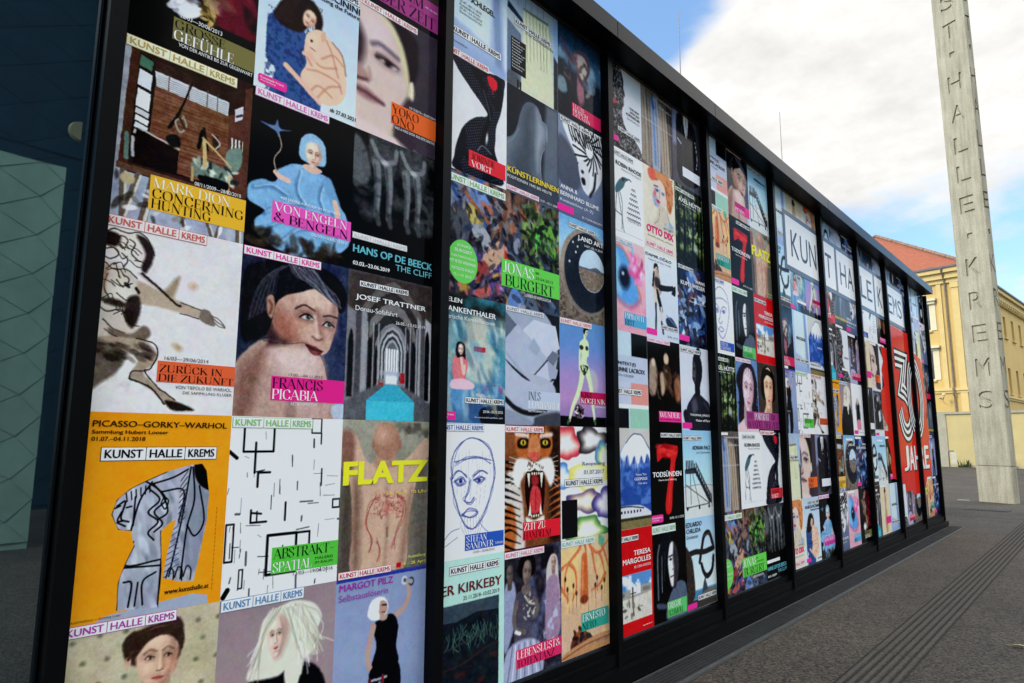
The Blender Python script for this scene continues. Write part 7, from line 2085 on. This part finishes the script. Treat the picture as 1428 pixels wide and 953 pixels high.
WL, WR = 18.2, 48.0
yb = empty('yellow_building', (AC.x, AC.y, 0))
tag(yb, 'large yellow plastered building with red tiled hip roof beyond the garden wall', 'building')


def at_l(t, o, z):
    p = DL * t + NL * o
    return (p.x, p.y, z)


def at_r(t, o, z):
    p = DR * t + NR * o
    return (p.x, p.y, z)


def bx(fn, mb, t0, t1, o0, o1, z0, z1):
    vs = [fn(t, o, z) for z in (z0, z1) for o in (o0, o1) for t in (t0, t1)]
    return mb.add(vs, [(0, 2, 3, 1), (4, 5, 7, 6), (0, 1, 5, 4), (2, 6, 7, 3), (0, 4, 6, 2), (1, 3, 7, 5)])


def ring(mb, off, z0, z1):
    """cornice strip round the two visible faces, mitred at the corner"""
    a = DL * WL + NL * off
    c = NL * off + NR * off
    b = DR * WR + NR * off
    ai, ci, bi = DL * WL - NL * .3, -NL * .3 - NR * .3, DR * WR - NR * .3
    p = [(a.x, a.y), (c.x, c.y), (b.x, b.y), (bi.x, bi.y), (ci.x, ci.y), (ai.x, ai.y)]
    vs = [q + (z0,) for q in p] + [q + (z1,) for q in p]
    return mb.add(vs, [(0, 1, 7, 6), (1, 2, 8, 7), (2, 3, 9, 8), (3, 4, 10, 9), (4, 5, 11, 10), (5, 0, 6, 11), (5, 4, 1, 0), (4, 3, 2, 1), (6, 7, 10, 11), (7, 8, 9, 10)])


def wall_with_holes(fn, length, holes, z0, z1, th=.35):
    """a wall built from bands and piers so that the window openings are real"""
    mb = MB()
    zs = sorted({z0, z1} | {h[2] for h in holes} | {h[3] for h in holes})
    for a, b in zip(zs[:-1], zs[1:]):
        hs = sorted((h[0], h[1]) for h in holes if h[2] <= a + 1e-6 and h[3] >= b - 1e-6)
        t = 0.0
        for h0, h1 in hs + [(length, length)]:
            if h0 > t:
                bx(fn, mb, t, h0, -th, 0, a, b)
            t = h1
    return mb


hl, hr = [], []
for i in range(5):
    t = 2.05 + 3.3 * i
    hl += [(t, t + 1.25, 6.1, 8.15), (t, t + 1.25, 9.7, 11.6)]
for i in range(14):
    t = .75 + 3.12 * i
    hr += [(t + .1, t + 1.05, 10.44, 12.22), (t + .1, t + 1.05, 5.70, 7.83)]
wall_with_holes(at_l, WL, hl, 0, 13.0).build('wall', M['yellow'], yb)
mbr = wall_with_holes(at_r, WR, hr, 0, 13.0)
mbr.build('wall', M['yellow'], yb)
for fn, hs in ((at_l, hl), (at_r, hr)):
    for (t0, t1, z0, z1) in hs:
        wf = MB()
        bx(fn, wf, t0 + .003, t0 + .07, -.26, -.20, z0 + .003, z1 - .003); bx(fn, wf, t1 - .07, t1 - .003, -.26, -.20, z0 + .003, z1 - .003)
        bx(fn, wf, t0 + .07, t1 - .07, -.26, -.20, z0 + .003, z0 + .08); bx(fn, wf, t0 + .07, t1 - .07, -.26, -.20, z1 - .08, z1 - .003)
        tm = (t0 + t1) / 2
        bx(fn, wf, tm - .03, tm + .03, -.255, -.205, z0 + .08, z1 - .08)
        wo_ = wf.build('window', M['cream'], yb)
        bx(fn, MB(), t0 + .07, t1 - .07, -.24, -.232, z0 + .08, z1 - .08).build('pane', M['glass_far'], wo_)
        sl = MB()
        bx(fn, sl, t0 - .12, t1 + .12, .002, .14, z0 - .14, z0 - .02)
        sl.build('sill', M['yellow2'], wo_)
        if fn is at_l:
            su = MB()
            bx(fn, su, t0 - .42, t0 - .02, .002, .05, z0 - .02, z1 + .02); bx(fn, su, t1 + .02, t1 + .42, .002, .05, z0 - .02, z1 + .02)
            bx(fn, su, t0 - .42, t1 + .42, .002, .055, z1 + .022, z1 + .22); bx(fn, su, t0 - .55, t1 + .55, .002, .32, z1 + .224, z1 + .40)
            if z0 > 9:
                bx(fn, su, t0 - .45, t1 + .45, .002, .20, z1 + .02, z1 + .224)
            su.build('surround', M['cream'], wo_)
ring(ring(ring(MB(), .16, 13.0, 13.30), .34, 13.30, 13.72), .55, 13.72, 14.02).build('cornice', M['yellow2'], yb)
ring(MB(), .66, 14.024, 14.16).build('gutter', M['lead'], yb)
ring(ring(MB(), .10, 5.10, 5.26), .18, 5.26, 5.44).build('belt_course', M['yellow2'], yb)
pl = MB()
for t0, t1 in ((.06, .50), (1.15, 1.45)):
    bx(at_l, pl, t0, t1, .002, .10, 5.445, 12.995)
bx(at_l, pl, .02, .54, .101, .16, 12.6, 12.99)
bx(at_l, pl, .06, .50, .002, .08, 0, 5.095)
for t0 in (.08,):
    bx(at_r, pl, t0, t0 + .44, .002, .10, 5.445, 12.995)
pl.build('pilaster', M['yellow2'], yb)
br = MB()
for i in range(60):
    bx(at_r, br, .2 + .78 * i, .42 + .78 * i, .161, .33, 13.04, 13.295)
br.build('cornice_brackets', M['yellow2'], yb)
dp = MB().tube([at_l(.86, .62, 14.0), at_l(.86, .2, 13.2), at_l(.86, .12, 12.8), at_l(.86, .12, 5.6), at_l(.86, .26, 5.4), at_l(.86, .26, 5.05), at_l(.86, .12, 4.8), at_l(.86, .12, .1)], .065, 8)
dp.build('downpipe', M['zinc'], yb)


def tile_mat():
    mt, N, L, P = new_mat('clay_tiles')
    tc = N.new('ShaderNodeTexCoord'); mp_ = N.new('ShaderNodeMapping'); mp_.inputs['Rotation'].default_value = (0, 0, R(10))
    L.new(tc.outputs['Object'], mp_.inputs[0])
    nz = N.new('ShaderNodeTexNoise'); nz.inputs['Scale'].default_value = 5; nz.inputs['Detail'].default_value = 7; nz.inputs['Roughness'].default_value = .7
    L.new(mp_.outputs[0], nz.inputs['Vector'])
    r = N.new('ShaderNodeValToRGB'); e = r.color_ramp.elements
    e[0].position, e[1].position = .3, .72; e[0].color, e[1].color = (.24, .058, .025, 1), (.43, .125, .052, 1)
    L.new(nz.outputs[0], r.inputs[0]); L.new(r.outputs[0], P.inputs['Base Color'])
    wv = N.new('ShaderNodeTexWave'); wv.bands_direction = 'Z'; wv.inputs['Scale'].default_value = 4.2; wv.inputs['Distortion'].default_value = .6
    L.new(mp_.outputs[0], wv.inputs['Vector'])
    b = N.new('ShaderNodeBump'); b.inputs['Strength'].default_value = .6; b.inputs['Distance'].default_value = .05
    L.new(wv.outputs[0], b.inputs['Height']); L.new(b.outputs[0], P.inputs['Normal'])
    P.inputs['Roughness'].default_value = .8
    return mt


M['tiles'] = tile_mat()
ov = .62
e0 = NL * ov + NR * ov
e1 = DL * (WL + ov) + NL * ov
ap = DL * (WL / 2) - NL * (WL / 2)
e2 = DR * WR + NR * ov
e3 = DR * WR + DL * (WL + ov)
apb = DR * WR + DL * (WL / 2)
zt, zr = 14.17, 20.25
rf = MB().add([(e0.x, e0.y, zt), (e1.x, e1.y, zt), (ap.x, ap.y, zr), (e2.x, e2.y, zt), (e3.x, e3.y, zt), (apb.x, apb.y, zr)], [(0, 1, 2), (0, 2, 5, 3), (1, 4, 5, 2), (3, 5, 4), (0, 3, 4, 1)]).build('roof', M['tiles'], yb)
hp = MB()
for a, b in (((e0.x, e0.y, zt), (ap.x, ap.y, zr)), ((e1.x, e1.y, zt), (ap.x, ap.y, zr)), ((ap.x, ap.y, zr), (apb.x, apb.y, zr))):
    A_, B_ = Vector(a), Vector(b)
    n_ = int((B_ - A_).length / .42)
    for i in range(n_):
        hp.tube([A_.lerp(B_, i / n_) + Vector((0, 0, .03)), A_.lerp(B_, (i + .96) / n_) + Vector((0, 0, .06))], [.13, .16], 6)
hp.build('ridge_tiles', mat('mortared_ridge', (.24, .15, .10), .9, var=.55, scale=3), rf)

# garden wall in front of it
M['wallpaint'] = mat('weathered_yellow_wall', (0.50, 0.40, 0.18), .9, var=.10, scale=.8, bump=.15, bscale=8)
M['stone'] = mat('grey_coping', (0.36, 0.33, 0.24), .9, var=.15, scale=3)
gw = empty('garden_wall', (-6.2, 54.6, 0), math.atan2(-.5, 4.5))
tag(gw, 'long plain pale yellow garden wall with flat coping behind the pylon', 'wall')
MB().box(.3, 60, 0, .4, .15, 3.55).build('wall_face', M['wallpaint'], gw)
MB().box(.3, 60, -.05, .44, 0, .148).build('footing', M['stone'], gw)
MB().box(.2, 60, -.10, .48, 3.553, 3.70).build('coping', M['stone'], gw)
MB().box(-.25, .298, -.06, .46, 0, 3.72).box(-3.4, -.252, .9, 1.2, 0, 3.62).build('pier', M['stone'], gw)

M['leaf'] = mat('weed_leaf', (.06, .09, .03), .7, var=.4, scale=30)
rg = random.Random(4)
for i, (x, y, lb) in enumerate(((-5.05, 54.33, 'sparse weeds at the foot of the garden wall left of the pylon'), (-2.6, 54.07, 'sparse weeds at the foot of the garden wall right of the pylon'))):
    wd = MB()
    for j in range(46):
        px_, py_ = x + rg.uniform(-.34, .34), y - rg.uniform(.0, .16)
        h = rg.uniform(.15, .62); a = rg.uniform(0, 6.28); w = rg.uniform(.02, .045)
        ln = rg.uniform(.03, .14)
        c_, s_ = math.cos(a), math.sin(a)
        wd.add([(px_ - s_ * w, py_ + c_ * w, .0), (px_ + s_ * w, py_ - c_ * w, .0), (px_ + c_ * ln + s_ * w * .7, py_ + s_ * ln * .3 - c_ * w * .7, h * .6), (px_ + c_ * ln * 1.6, py_ - .05 + s_ * ln * .4, h)], [(0, 1, 2, 3)])
    tag(wd.build('weeds', M['leaf']), lb, 'weeds', 'weeds along the garden wall')

po = empty('gate_post', (-5.72, 53.3, 0))
tag(po, 'thin dark bent steel post in front of the garden wall end', 'post')
MB().tube([(0, 0, 0), (0, 0, .95), (.03, 0, 1.05), (.12, 0, 1.08), (.3, 0, 1.08)], .035, 8).build('tube', M['lead'], po)
MB().box(.10, .42, .02, .05, .25, 1.0).build('plate', mat('pale_sign_plate', (.5, .47, .36), .6), po)

wlmp = empty('wall_lamp', tuple(AC + DL * 1.75 + NL * .01 + Vector((0, 0, 4.75))))
tag(wlmp, 'small lamp on a curved bracket on the yellow wall beside the downpipe', 'lamp')
n_ = NL
MB().tube([(0, 0, 0), tuple(n_ * .35 + Vector((0, 0, -.02))), tuple(n_ * .6 - DL * .3 + Vector((0, 0, -.1))), tuple(n_ * .6 - DL * .38 + Vector((0, 0, .05)))], .035, 6).build('bracket', M['lead'], wlmp)
hd_ = n_ * .6 - DL * .38 + Vector((0, 0, .1))
MB().tube([tuple(hd_), tuple(hd_ + Vector((0, 0, .12))), tuple(hd_ + Vector((0, 0, .2)))], [.05, .13, .10], 10).build('shade', M['cream'], wlmp)

gr = empty('grey_roofed_building', (6, 118, 0))
tag(gr, 'distant building with pale grey sheet roof beyond the yellow block', 'building')
MB().box(-12.2, 20, 0, 14, 0, 18).build('wall', M['cream'], gr)
MB().prism([(-.8, 18), (7, 21.8), (14.8, 18)], lambda a, b: (-12.6, a, b), lambda a, b: (20.4, a, b)).build('roof', mat('zinc_roof', (.33, .36, .40), .45, .3, var=.1, stretch=(8, 1, 1)), gr)

# ------------------------------------------------------------------ the other side of the street (seen only in reflections)
M['shingle_g'] = mat('green_grey_shingles', (.28, .41, .32), .6, .0, var=.16, scale=1.2, spec=.2)
M['shingle_b'] = mat('blue_dark_shingles', (.010, .034, .055), .6, .0, var=.2, scale=1.2, spec=.08)


def shingles(mb, x, y0, y1, z0, z1, w=1.15, h=.62):
    """rhombic sheets, each tipped out at its lower point"""
    r = 0
    z = z0
    while z < z1 + h:
        y = y0 - (w / 2 if r % 2 else 0)
        while y < y1:
            cl = lambda a, lo, hi: max(lo, min(hi, a))
            p = [(x, y, z), (x - .01, y + w / 2, z - h / 2 + .0), (x - .035, y + w, z), (x - .01, y + w / 2, z + h / 2)]
            p = [(x - .020, y + w / 2, z - h / 2), (x - .006, y + w, z), (x, y + w / 2, z + h / 2), (x - .006, y, z)]
            p = [(a, cl(b, y0, y1), cl(c, z0, z1)) for a, b, c in p]
            mb.add(p, [(0, 1, 2, 3)])
            y += w
        z += h / 2
        r += 1
    return mb


an = empty('shingled_annex', (9.5, 0, 0))
tag(an, 'low grey-green annex clad in rhombic shingles across the street, mirrored in the left pane', 'building')
MB().box(.06, 3.0, .9, 2.93, 0, 5.93).build('body', M['shingle_g'], an)
shingles(MB(), .05, .9, 2.93, 0.1, 5.93).build('cladding', M['shingle_g'], an)
mu_ = empty('shingled_museum', (16, 0, 0))
tag(mu_, 'tall dark blue museum block clad in rhombic shingles across the street', 'building')
MB().box(.06, 5, 1.6, 9, 0, 8.5).build('body', M['shingle_b'], mu_)
shingles(MB(), .05, 1.6, 9, .1, 8.5, 1.9, 1.0).build('cladding', M['shingle_b'], mu_)
MB().box(.06, 5, 1.6, 6.4, 8.503, 17).build('tower', M['shingle_b'], mu_)
shingles(MB(), .05, 1.6, 6.4, 8.55, 17, 1.9, 1.0).build('cladding', M['shingle_b'], mu_)
hm = [(0.0, -.17)] + [(-.17 * math.sin(math.pi * i / 12), -.17 * math.cos(math.pi * i / 12)) for i in range(1, 12)] + [(0.0, .17)]
wlp = MB().prism(hm, lambda a, b: (-.02, a, b), lambda a, b: (-.09, a * .9, b * .9))
tag(wlp.build('wall_lantern', mat('pale_lantern', (.26, .23, .12), .5), None, (9.45, 3.04, 6.53)), 'half-round pale wall light mirrored in the dark left pane', 'lamp')
ob = empty('reflection_block', (9, 46, 0))  # added out of view to keep bright sky out of the far posters' reflections
tag(ob, 'unseen plain grey block added to darken reflections in the far bays', 'building')
MB().box(0, 26, 0, 12, 0, 9.2).build('wall', mat('grey_render', (.12, .12, .115), .85, spec=.1), ob)
for i in range(8):
    for z in (1.0, 3.9, 6.6):
        MB().box(1.2 + 3.1 * i, 2.8 + 3.1 * i, -.03, .02, z, z + 1.8).build('window', M['glass_far'], ob)
# ------------------------------------------------------------------ hang the posters, bay by bay
LAY = {
    0: ['cabin 0 3', 'grosse 0 4', 'sketch 0 2', 'statue 0 1', 'dots 0 0', 'hug 1 4', 'child 1 3', 'shoulder 1 2', 'lines 1 1', 'blonde 1 0', 'pair 1 5', 'closeup 2 4', 'seated 2 3', 'nave 2 2', 'back 2 1', 'dumbbell 2 0'],
    1: ['window 0 5', 'scales 0 4', 'crowd 0 3', 'sitting 0 2', 'linedraw 0 1', 'mint 0 0', 'blinds 1 5', 'veil 1 4', 'planes 1 2', 'tiger 1 1', 'dancers 1 0', 'storm 2 5', 'swirl 2 4', 'tube 2 3', 'bikini 2 2', 'rainbow 2 1', 'drips 2 0'],
    2: ['profile 0 5', 'stilts 0 4', 'eye 0 3', 'blocks 0 2', 'mountain 0 1', 'redfield 0 0', 'coats 1 5', 'redhair 1 4', 'boot 1 3', 'gloom 1 2', 'seven 1 1', 'dome 1 0', 'suit 2 5', 'forest 2 4', 'ice 2 3', 'bronze 2 2', 'stair 2 1', 'iron 2 0'],
    3: ['blocks 0 5', 'drips 0 4', 'linedraw 0 3', 'forest 0 2', 'coats 0 1', 'crowd 0 0', 'shoulder 1 5', 'seven 1 4', 'dome 1 3', 'pair 1 2', 'stilts 1 1', 'stair 2 5', 'back 2 4', 'redfield 2 3', 'scales 2 1', 'seated 2 0'],
    4: ['window 0 5', 'slender 1 5', 'redhair 2 5', 'iron 0 4', 'sitting 1 4', 'bikini 2 4', 'storm 0 3', 'window 1 3', 'mountain 2 3', 'dumbbell 0 2', 'lines 1 2', 'sketch 2 2', 'blinds 0 1', 'closeup 1 1', 'suit 2 1', 'redhair 0 0', 'hug 1 0', 'child 2 0'],
    5: ['iron 0 5', 'planes 1 5', 'ice 2 5', 'tiger 0 4', 'veil 1 4', 'swirl 2 4', 'nave 0 3', 'profile 1 3', 'dancers 2 3', 'statue 0 2', 'blonde 1 2', 'squat 2 2', 'cabin 0 1', 'tube 1 1', 'ice 2 1', 'swirl 0 0', 'eye 1 0', 'grosse 2 0'],
    6: ['veil 0 5', 'storm 1 5', 'planes 2 5', 'linedraw 0 4', 'stilts 1 4', 'gloom 2 4', 'slender 0 3', 'closeup 1 3', 'scales 2 3', 'suit 0 2', 'ribbons 1 2', 'redfield 2 2', 'iron 0 1', 'stair 1 1', 'gloom 2 1', 'nave 0 0', 'slender 1 0', 'window 2 0'],
    7: ['window 0 5', 'suit 1 5', 'ice 2 5', 'profile 0 0', 'dancers 1 0', 'tube 2 0'],
    8: ['planes 0 5', 'window 1 5', 'ribbons 2 5', 'window 0 4', 'blinds 1 4', 'swirl 2 4', 'storm 2 3', 'veil 2 2', 'dumbbell 2 1', 'drips 1 0', 'back 0 0', 'ice 2 0'],
}
SHORT = {
    'cabin': 'poster of a brown hunting cabin interior', 'grosse': 'black poster with dark red drapery', 'sketch': 'cream poster with brown ink figure sketch', 'statue': 'orange poster with a bent grey statue',
    'hug': 'pale blue poster, woman hugging pink creature', 'child': 'black poster of child in blue dress', 'shoulder': 'dark poster, woman looking over bare shoulder', 'lines': 'white poster of scattered black lines', 'blonde': 'dusky pink poster of white-blonde woman',
    'pair': 'wide poster of two dark-haired portraits', 'closeup': 'poster of close-up face with orange band', 'seated': 'black poster of grey seated figures', 'nave': 'poster of church nave with turquoise carpet', 'back': "poster of a man's bare marked back", 'dumbbell': 'grey-blue poster of woman lifting a dumbbell',
    'window': 'pale blue poster of a sunlit window', 'scales': 'white poster with black scaly curving form', 'crowd': 'wide crowded multicoloured poster with green band', 'sitting': 'turquoise poster of a woman sitting', 'linedraw': 'white poster with blue line-drawn face',
    'blinds': 'poster of pale yellow vertical blinds', 'veil': 'dark grey poster of veiled smooth head', 'planes': 'pale grey poster of white paper planes', 'tiger': 'poster of a roaring orange tiger', 'dancers': 'poster of dark figures in pale skirts', 'storm': 'stormy blue poster of pale bird-like figure',
    'swirl': 'grey-blue poster of black-and-white swirling head', 'tube': 'poster of desert seen through concrete tube', 'bikini': 'blue-violet poster of pale green bikini figure', 'drips': 'peach poster of orange dripping forms', 'profile': 'light poster of scribbled black head profile', 'stilts': 'white poster of a stilt-legged figure',
    'eye': 'poster of giant blue eye, pink skin', 'blocks': 'poster of grey, salmon and mint rectangles', 'mountain': 'poster of a snow-capped blue mountain', 'redfield': 'red poster with a dusty field photo', 'coats': 'poster of beige coats and blue tie', 'redhair': 'cream watercolour poster of red-haired head',
    'gloom': 'dark poster of pale figures indoors', 'seven': 'black poster with red brushed seven', 'dome': 'black poster of man under glass dome', 'suit': 'dark poster of a suited torso', 'forest': 'dark green forest poster', 'ice': 'blue-black poster of splintered icy shapes',
    'stair': 'pale blue poster of crowded boarding stair', 'iron': 'light blue poster of curved iron sculpture', 'slender': 'cream poster of a slender figure', 'ribbons': 'dark framed poster of black-ribboned figure'}
cnt = {}
for k, ls in LAY.items():
    for e in ls:
        cnt[e.split()[0]] = cnt.get(e.split()[0], 0) + 1
inbay = {}
for k, ls in LAY.items():
    for e in ls:
        dn, c, r = e.split()
        inbay.setdefault((k, dn), []).append(int(r))
for k, ls in LAY.items():
    for e in ls:
        dn, c, r = e.split(); c, r = int(c), int(r)
        lb = DES[dn][1]
        if cnt[dn] > 1:
            lb = SHORT[dn]
            lb += ', ' + ((ROWN[r].replace(' from the', ' from') + ', ') if len(inbay[(k, dn)]) > 1 else '') + ORD[k] + ' bay from left'
        place_poster(dn, k, c, r, lb)

# ------------------------------------------------------------------ big name sign running across bays five to eight
ZS0, ZS1 = 3.66, 4.27
cells = [(7.84, 9.71, 'KUNST', 7.97, 9.58), (9.80, 11.70, 'HALLE', 9.90, 11.62), (11.79, 13.70, 'KREMS', 11.90, 13.62)]
FR = (92, 106, 124)
PALE = (226, 228, 234)
for k, word in ((4, 'KUN'), (5, 'T HA'), (6, 'LE KR'), (7, 'EMS')):
    a, b = S0 + BAY * k + .002, S0 + BAY * k + BAY - .062
    sg = empty('sign_panel', (XP + .004, a, ZS0))
    tag(sg, 'large white sign panel in a grey frame carrying the letters ' + word, 'sign', 'panels of the big name sign')
    a2, b2 = max(a, 7.77), min(b, 13.77)
    ik = Ink(1, 1)
    u = lambda y, z: (y - a, 1 - (z - ZS0))
    ik.rect(*u(a2, ZS1 + .06), *u(b2, ZS0 - .06), FR, 0.0)
    for c0, c1, *_ in cells:
        x0, x1 = max(c0, a), min(c1, b)
        if x1 > x0:
            ik.rect(*u(x0, ZS1), *u(x1, ZS0), PALE, .001)
    ik.build('panel', sg)
    for c0, c1, wd_, l0, l1 in cells:
        lk = Ink(1, 1)
        n = len(wd_)
        st = (l1 - l0) / n
        for i, ch in enumerate(wd_):
            y0, y1 = l0 + st * i + st * .09, l0 + st * (i + 1) - st * .09
            if a <= (y0 + y1) / 2 < a + BAY:
                lk.text('s', ch, y0 - a, 1 - .46, y1 - a, 1 - .13, (64, 74, 92), .002)
        lk.build('lettering', sg)

# ------------------------------------------------------------------ red anniversary sheets
RED = (196, 40, 28)


def red_sheet(name, pts, label):
    v = np.array(pts, float)
    s = empty(name, (XP + .003, v[:, 0].min(), v[:, 1].min()))
    tag(s, label, 'poster', 'red anniversary sheets')
    q = v - v.min(0)
    ik = Ink(1, 1)
    ik.put([tuple(p) for p in q], [tuple(range(len(q)))], RED, 0)
    ik.build('sheet', s)
    return s, v.min(0)


b7, b8, b9 = S0 + BAY * 6, S0 + BAY * 7, S0 + BAY * 8
red_sheet('anniversary_poster', [(b7 + 1.588, 1.02), (b7 + 1.588, 3.12), (b7 + 1.20, 3.14), (b7 + 1.30, 2.9), (b7 + 1.16, 2.75), (b7 + 1.26, 2.5), (b7 + 1.02, 2.40), (b7 + 1.0, 2.1), (b7 + 1.16, 1.92), (b7 + 1.32, 1.86), (b7 + 1.24, 1.62), (b7 + 1.36, 1.42), (b7 + 1.28, 1.2), (b7 + 1.42, 1.04)][::-1], 'ragged red sheet edge in the bay left of the big numerals')
s8, o8 = red_sheet('anniversary_poster', [(b8, .93), (b8 + .5, .93), (b8 + .52, .80), (b8 + .98, .80), (b8 + 1.0, .72), (b8 + 1.59, .72), (b8 + 1.59, 3.58), (b8, 3.58)], 'red sheet with the big striped numeral three and lettering below')
s9, o9 = red_sheet('anniversary_poster', [(b9, .78), (b9 + .45, .80), (b9 + .62, .98), (b9 + .98, .98), (b9 + 1.12, 1.2), (b9 + .98, 1.5), (b9 + 1.14, 1.8), (b9 + 1.02, 2.1), (b9 + 1.16, 2.4), (b9 + .98, 2.7), (b9 + 1.06, 2.95), (b9 + .9, 3.2), (b9, 3.3)], 'red sheet with the right half of the striped zero, right end of facade')


def ribbon(ik, pts, w, col, x, closed=False, sm=True):
    p = smooth_pts(pts, closed, 6) if sm else np.asarray(pts, float)
    if closed:
        p = np.vstack([p, p[:1]])
    d = np.gradient(p, axis=0); d /= np.maximum(np.linalg.norm(d, axis=1)[:, None], 1e-9)
    n = np.stack([-d[:, 1], d[:, 0]], 1)
    xy = []
    for a, b in zip(p, n):
        xy += [tuple(a + b * w / 2), tuple(a - b * w / 2)]
    for i in range(len(p) - 1):
        ik.put([xy[2 * i], xy[2 * i + 1], xy[2 * i + 3], xy[2 * i + 2]], [(0, 1, 2, 3)], col, x + .00004 * i)


bowl = smooth_pts([(13.06, 2.50), (13.34, 2.45), (13.60, 2.30), (13.68, 2.06), (13.54, 1.85), (13.28, 1.78), (13.03, 1.88), (12.87, 2.14)], False, 6)
three = np.vstack([[(12.76, 3.03), (13.46, 3.03)], [(13.36, 2.88), (13.20, 2.66)], bowl])


def offset_path(p, off):
    """parallel of an open path, mitred at its corners"""
    d = np.diff(p, axis=0); d /= np.linalg.norm(d, axis=1)[:, None]
    n = np.stack([-d[:, 1], d[:, 0]], 1)
    na, nb2 = np.vstack([n[:1], n]), np.vstack([n, n[-1:]])
    mt_ = na + nb2
    mt_ /= np.maximum((mt_ * na).sum(1), .45)[:, None]
    return p + mt_ * off


def stripe(ik, p, off, w, col, x):
    A_, B_ = offset_path(p, off + w / 2), offset_path(p, off - w / 2)
    for i in range(len(p) - 1):
        ik.put([tuple(A_[i]), tuple(B_[i]), tuple(B_[i + 1]), tuple(A_[i + 1])], [(0, 1, 2, 3)], col, x + .00004 * i)


zero = [(14.12 + .50 * math.cos(t * math.pi / 12), 2.42 + .62 * math.sin(t * math.pi / 12)) for t in range(24)]
for sh, o_, lo, hi in ((s8, o8, b8, b8 + 1.6), (s9, o9, b9, b9 + 1.6)):
    nb_ = Ink(1, 1)
    sub = lambda pts: [(a - o_[0], b - o_[1]) for a, b in pts]
    if sh is s8:
        p3_ = np.asarray(sub(three))
        stripe(nb_, p3_, 0, .36, (20, 16, 16), .001)
        for off in (-.115, 0, .115):
            stripe(nb_, p3_, off, .058, (232, 232, 228), .0044)
    half = [p for p in zero if lo - .05 < p[0] < hi + .05]
    if sh is s8:
        half = sorted(half, key=lambda p: p[1])
    else:
        half = sorted([p for p in half if p[0] > b9], key=lambda p: p[1])
    if len(half) > 3:
        ribbon(nb_, sub(half), .34, (20, 16, 16), .0070)
        for off in (-.105, 0, .105):
            p = smooth_pts(half, False, 6)
            d = np.gradient(p, axis=0); d /= np.linalg.norm(d, axis=1)[:, None]
            q = p + np.stack([-d[:, 1], d[:, 0]], 1) * off
            ribbon(nb_, sub(q), .05, (232, 232, 228), .0105, False, False)
    nb_.build('numeral', sh)
    lk = Ink(1, 1)
    st = (14.89 - 12.84) / 5
    for i, ch in enumerate('JAHRE'):
        y0, y1 = 12.84 + st * i + .03, 12.84 + st * (i + 1) - .03
        if lo <= (y0 + y1) / 2 < hi + .06:
            for dy, dz, cc, x in ((.02, -.02, (24, 18, 18), .0012), (0, 0, (236, 234, 230), .0024)):
                lk.text('m', ch, y0 + dy - o_[0], 1 - (1.54 + dz - o_[1]), y1 + dy - o_[0], 1 - (1.13 + dz - o_[1]), cc, x)
    lk.build('lettering', sh)

# ------------------------------------------------------------------ small things on the ground
lf = MB()
prof = [(-.055, 0, .006), (-.03, .022, .012), (.0, .028, .018), (.035, .02, .016), (.06, 0, .008), (.03, -.02, .02), (0, -.026, .024), (-.03, -.02, .016)]
lf.add([(0, 0, .010)] + prof, [(0, i, i % 8 + 1) for i in range(1, 9)])
lf.add([(a * .98, b * .98, c + .0012) for a, b, c in [(0, 0, .010)] + prof], [(0, i % 8 + 1, i) for i in range(1, 9)])
lf.tube([(-.055, 0, .006), (-.085, .012, .006)], .0018, 5)
tag(lf.build('fallen_leaf', mat('dry_leaf', (.45, .38, .20), .7, var=.25, scale=40), None, (1.955, 6.86, .004)), 'pale dry leaf lying on the asphalt by the tactile lines', 'leaf')
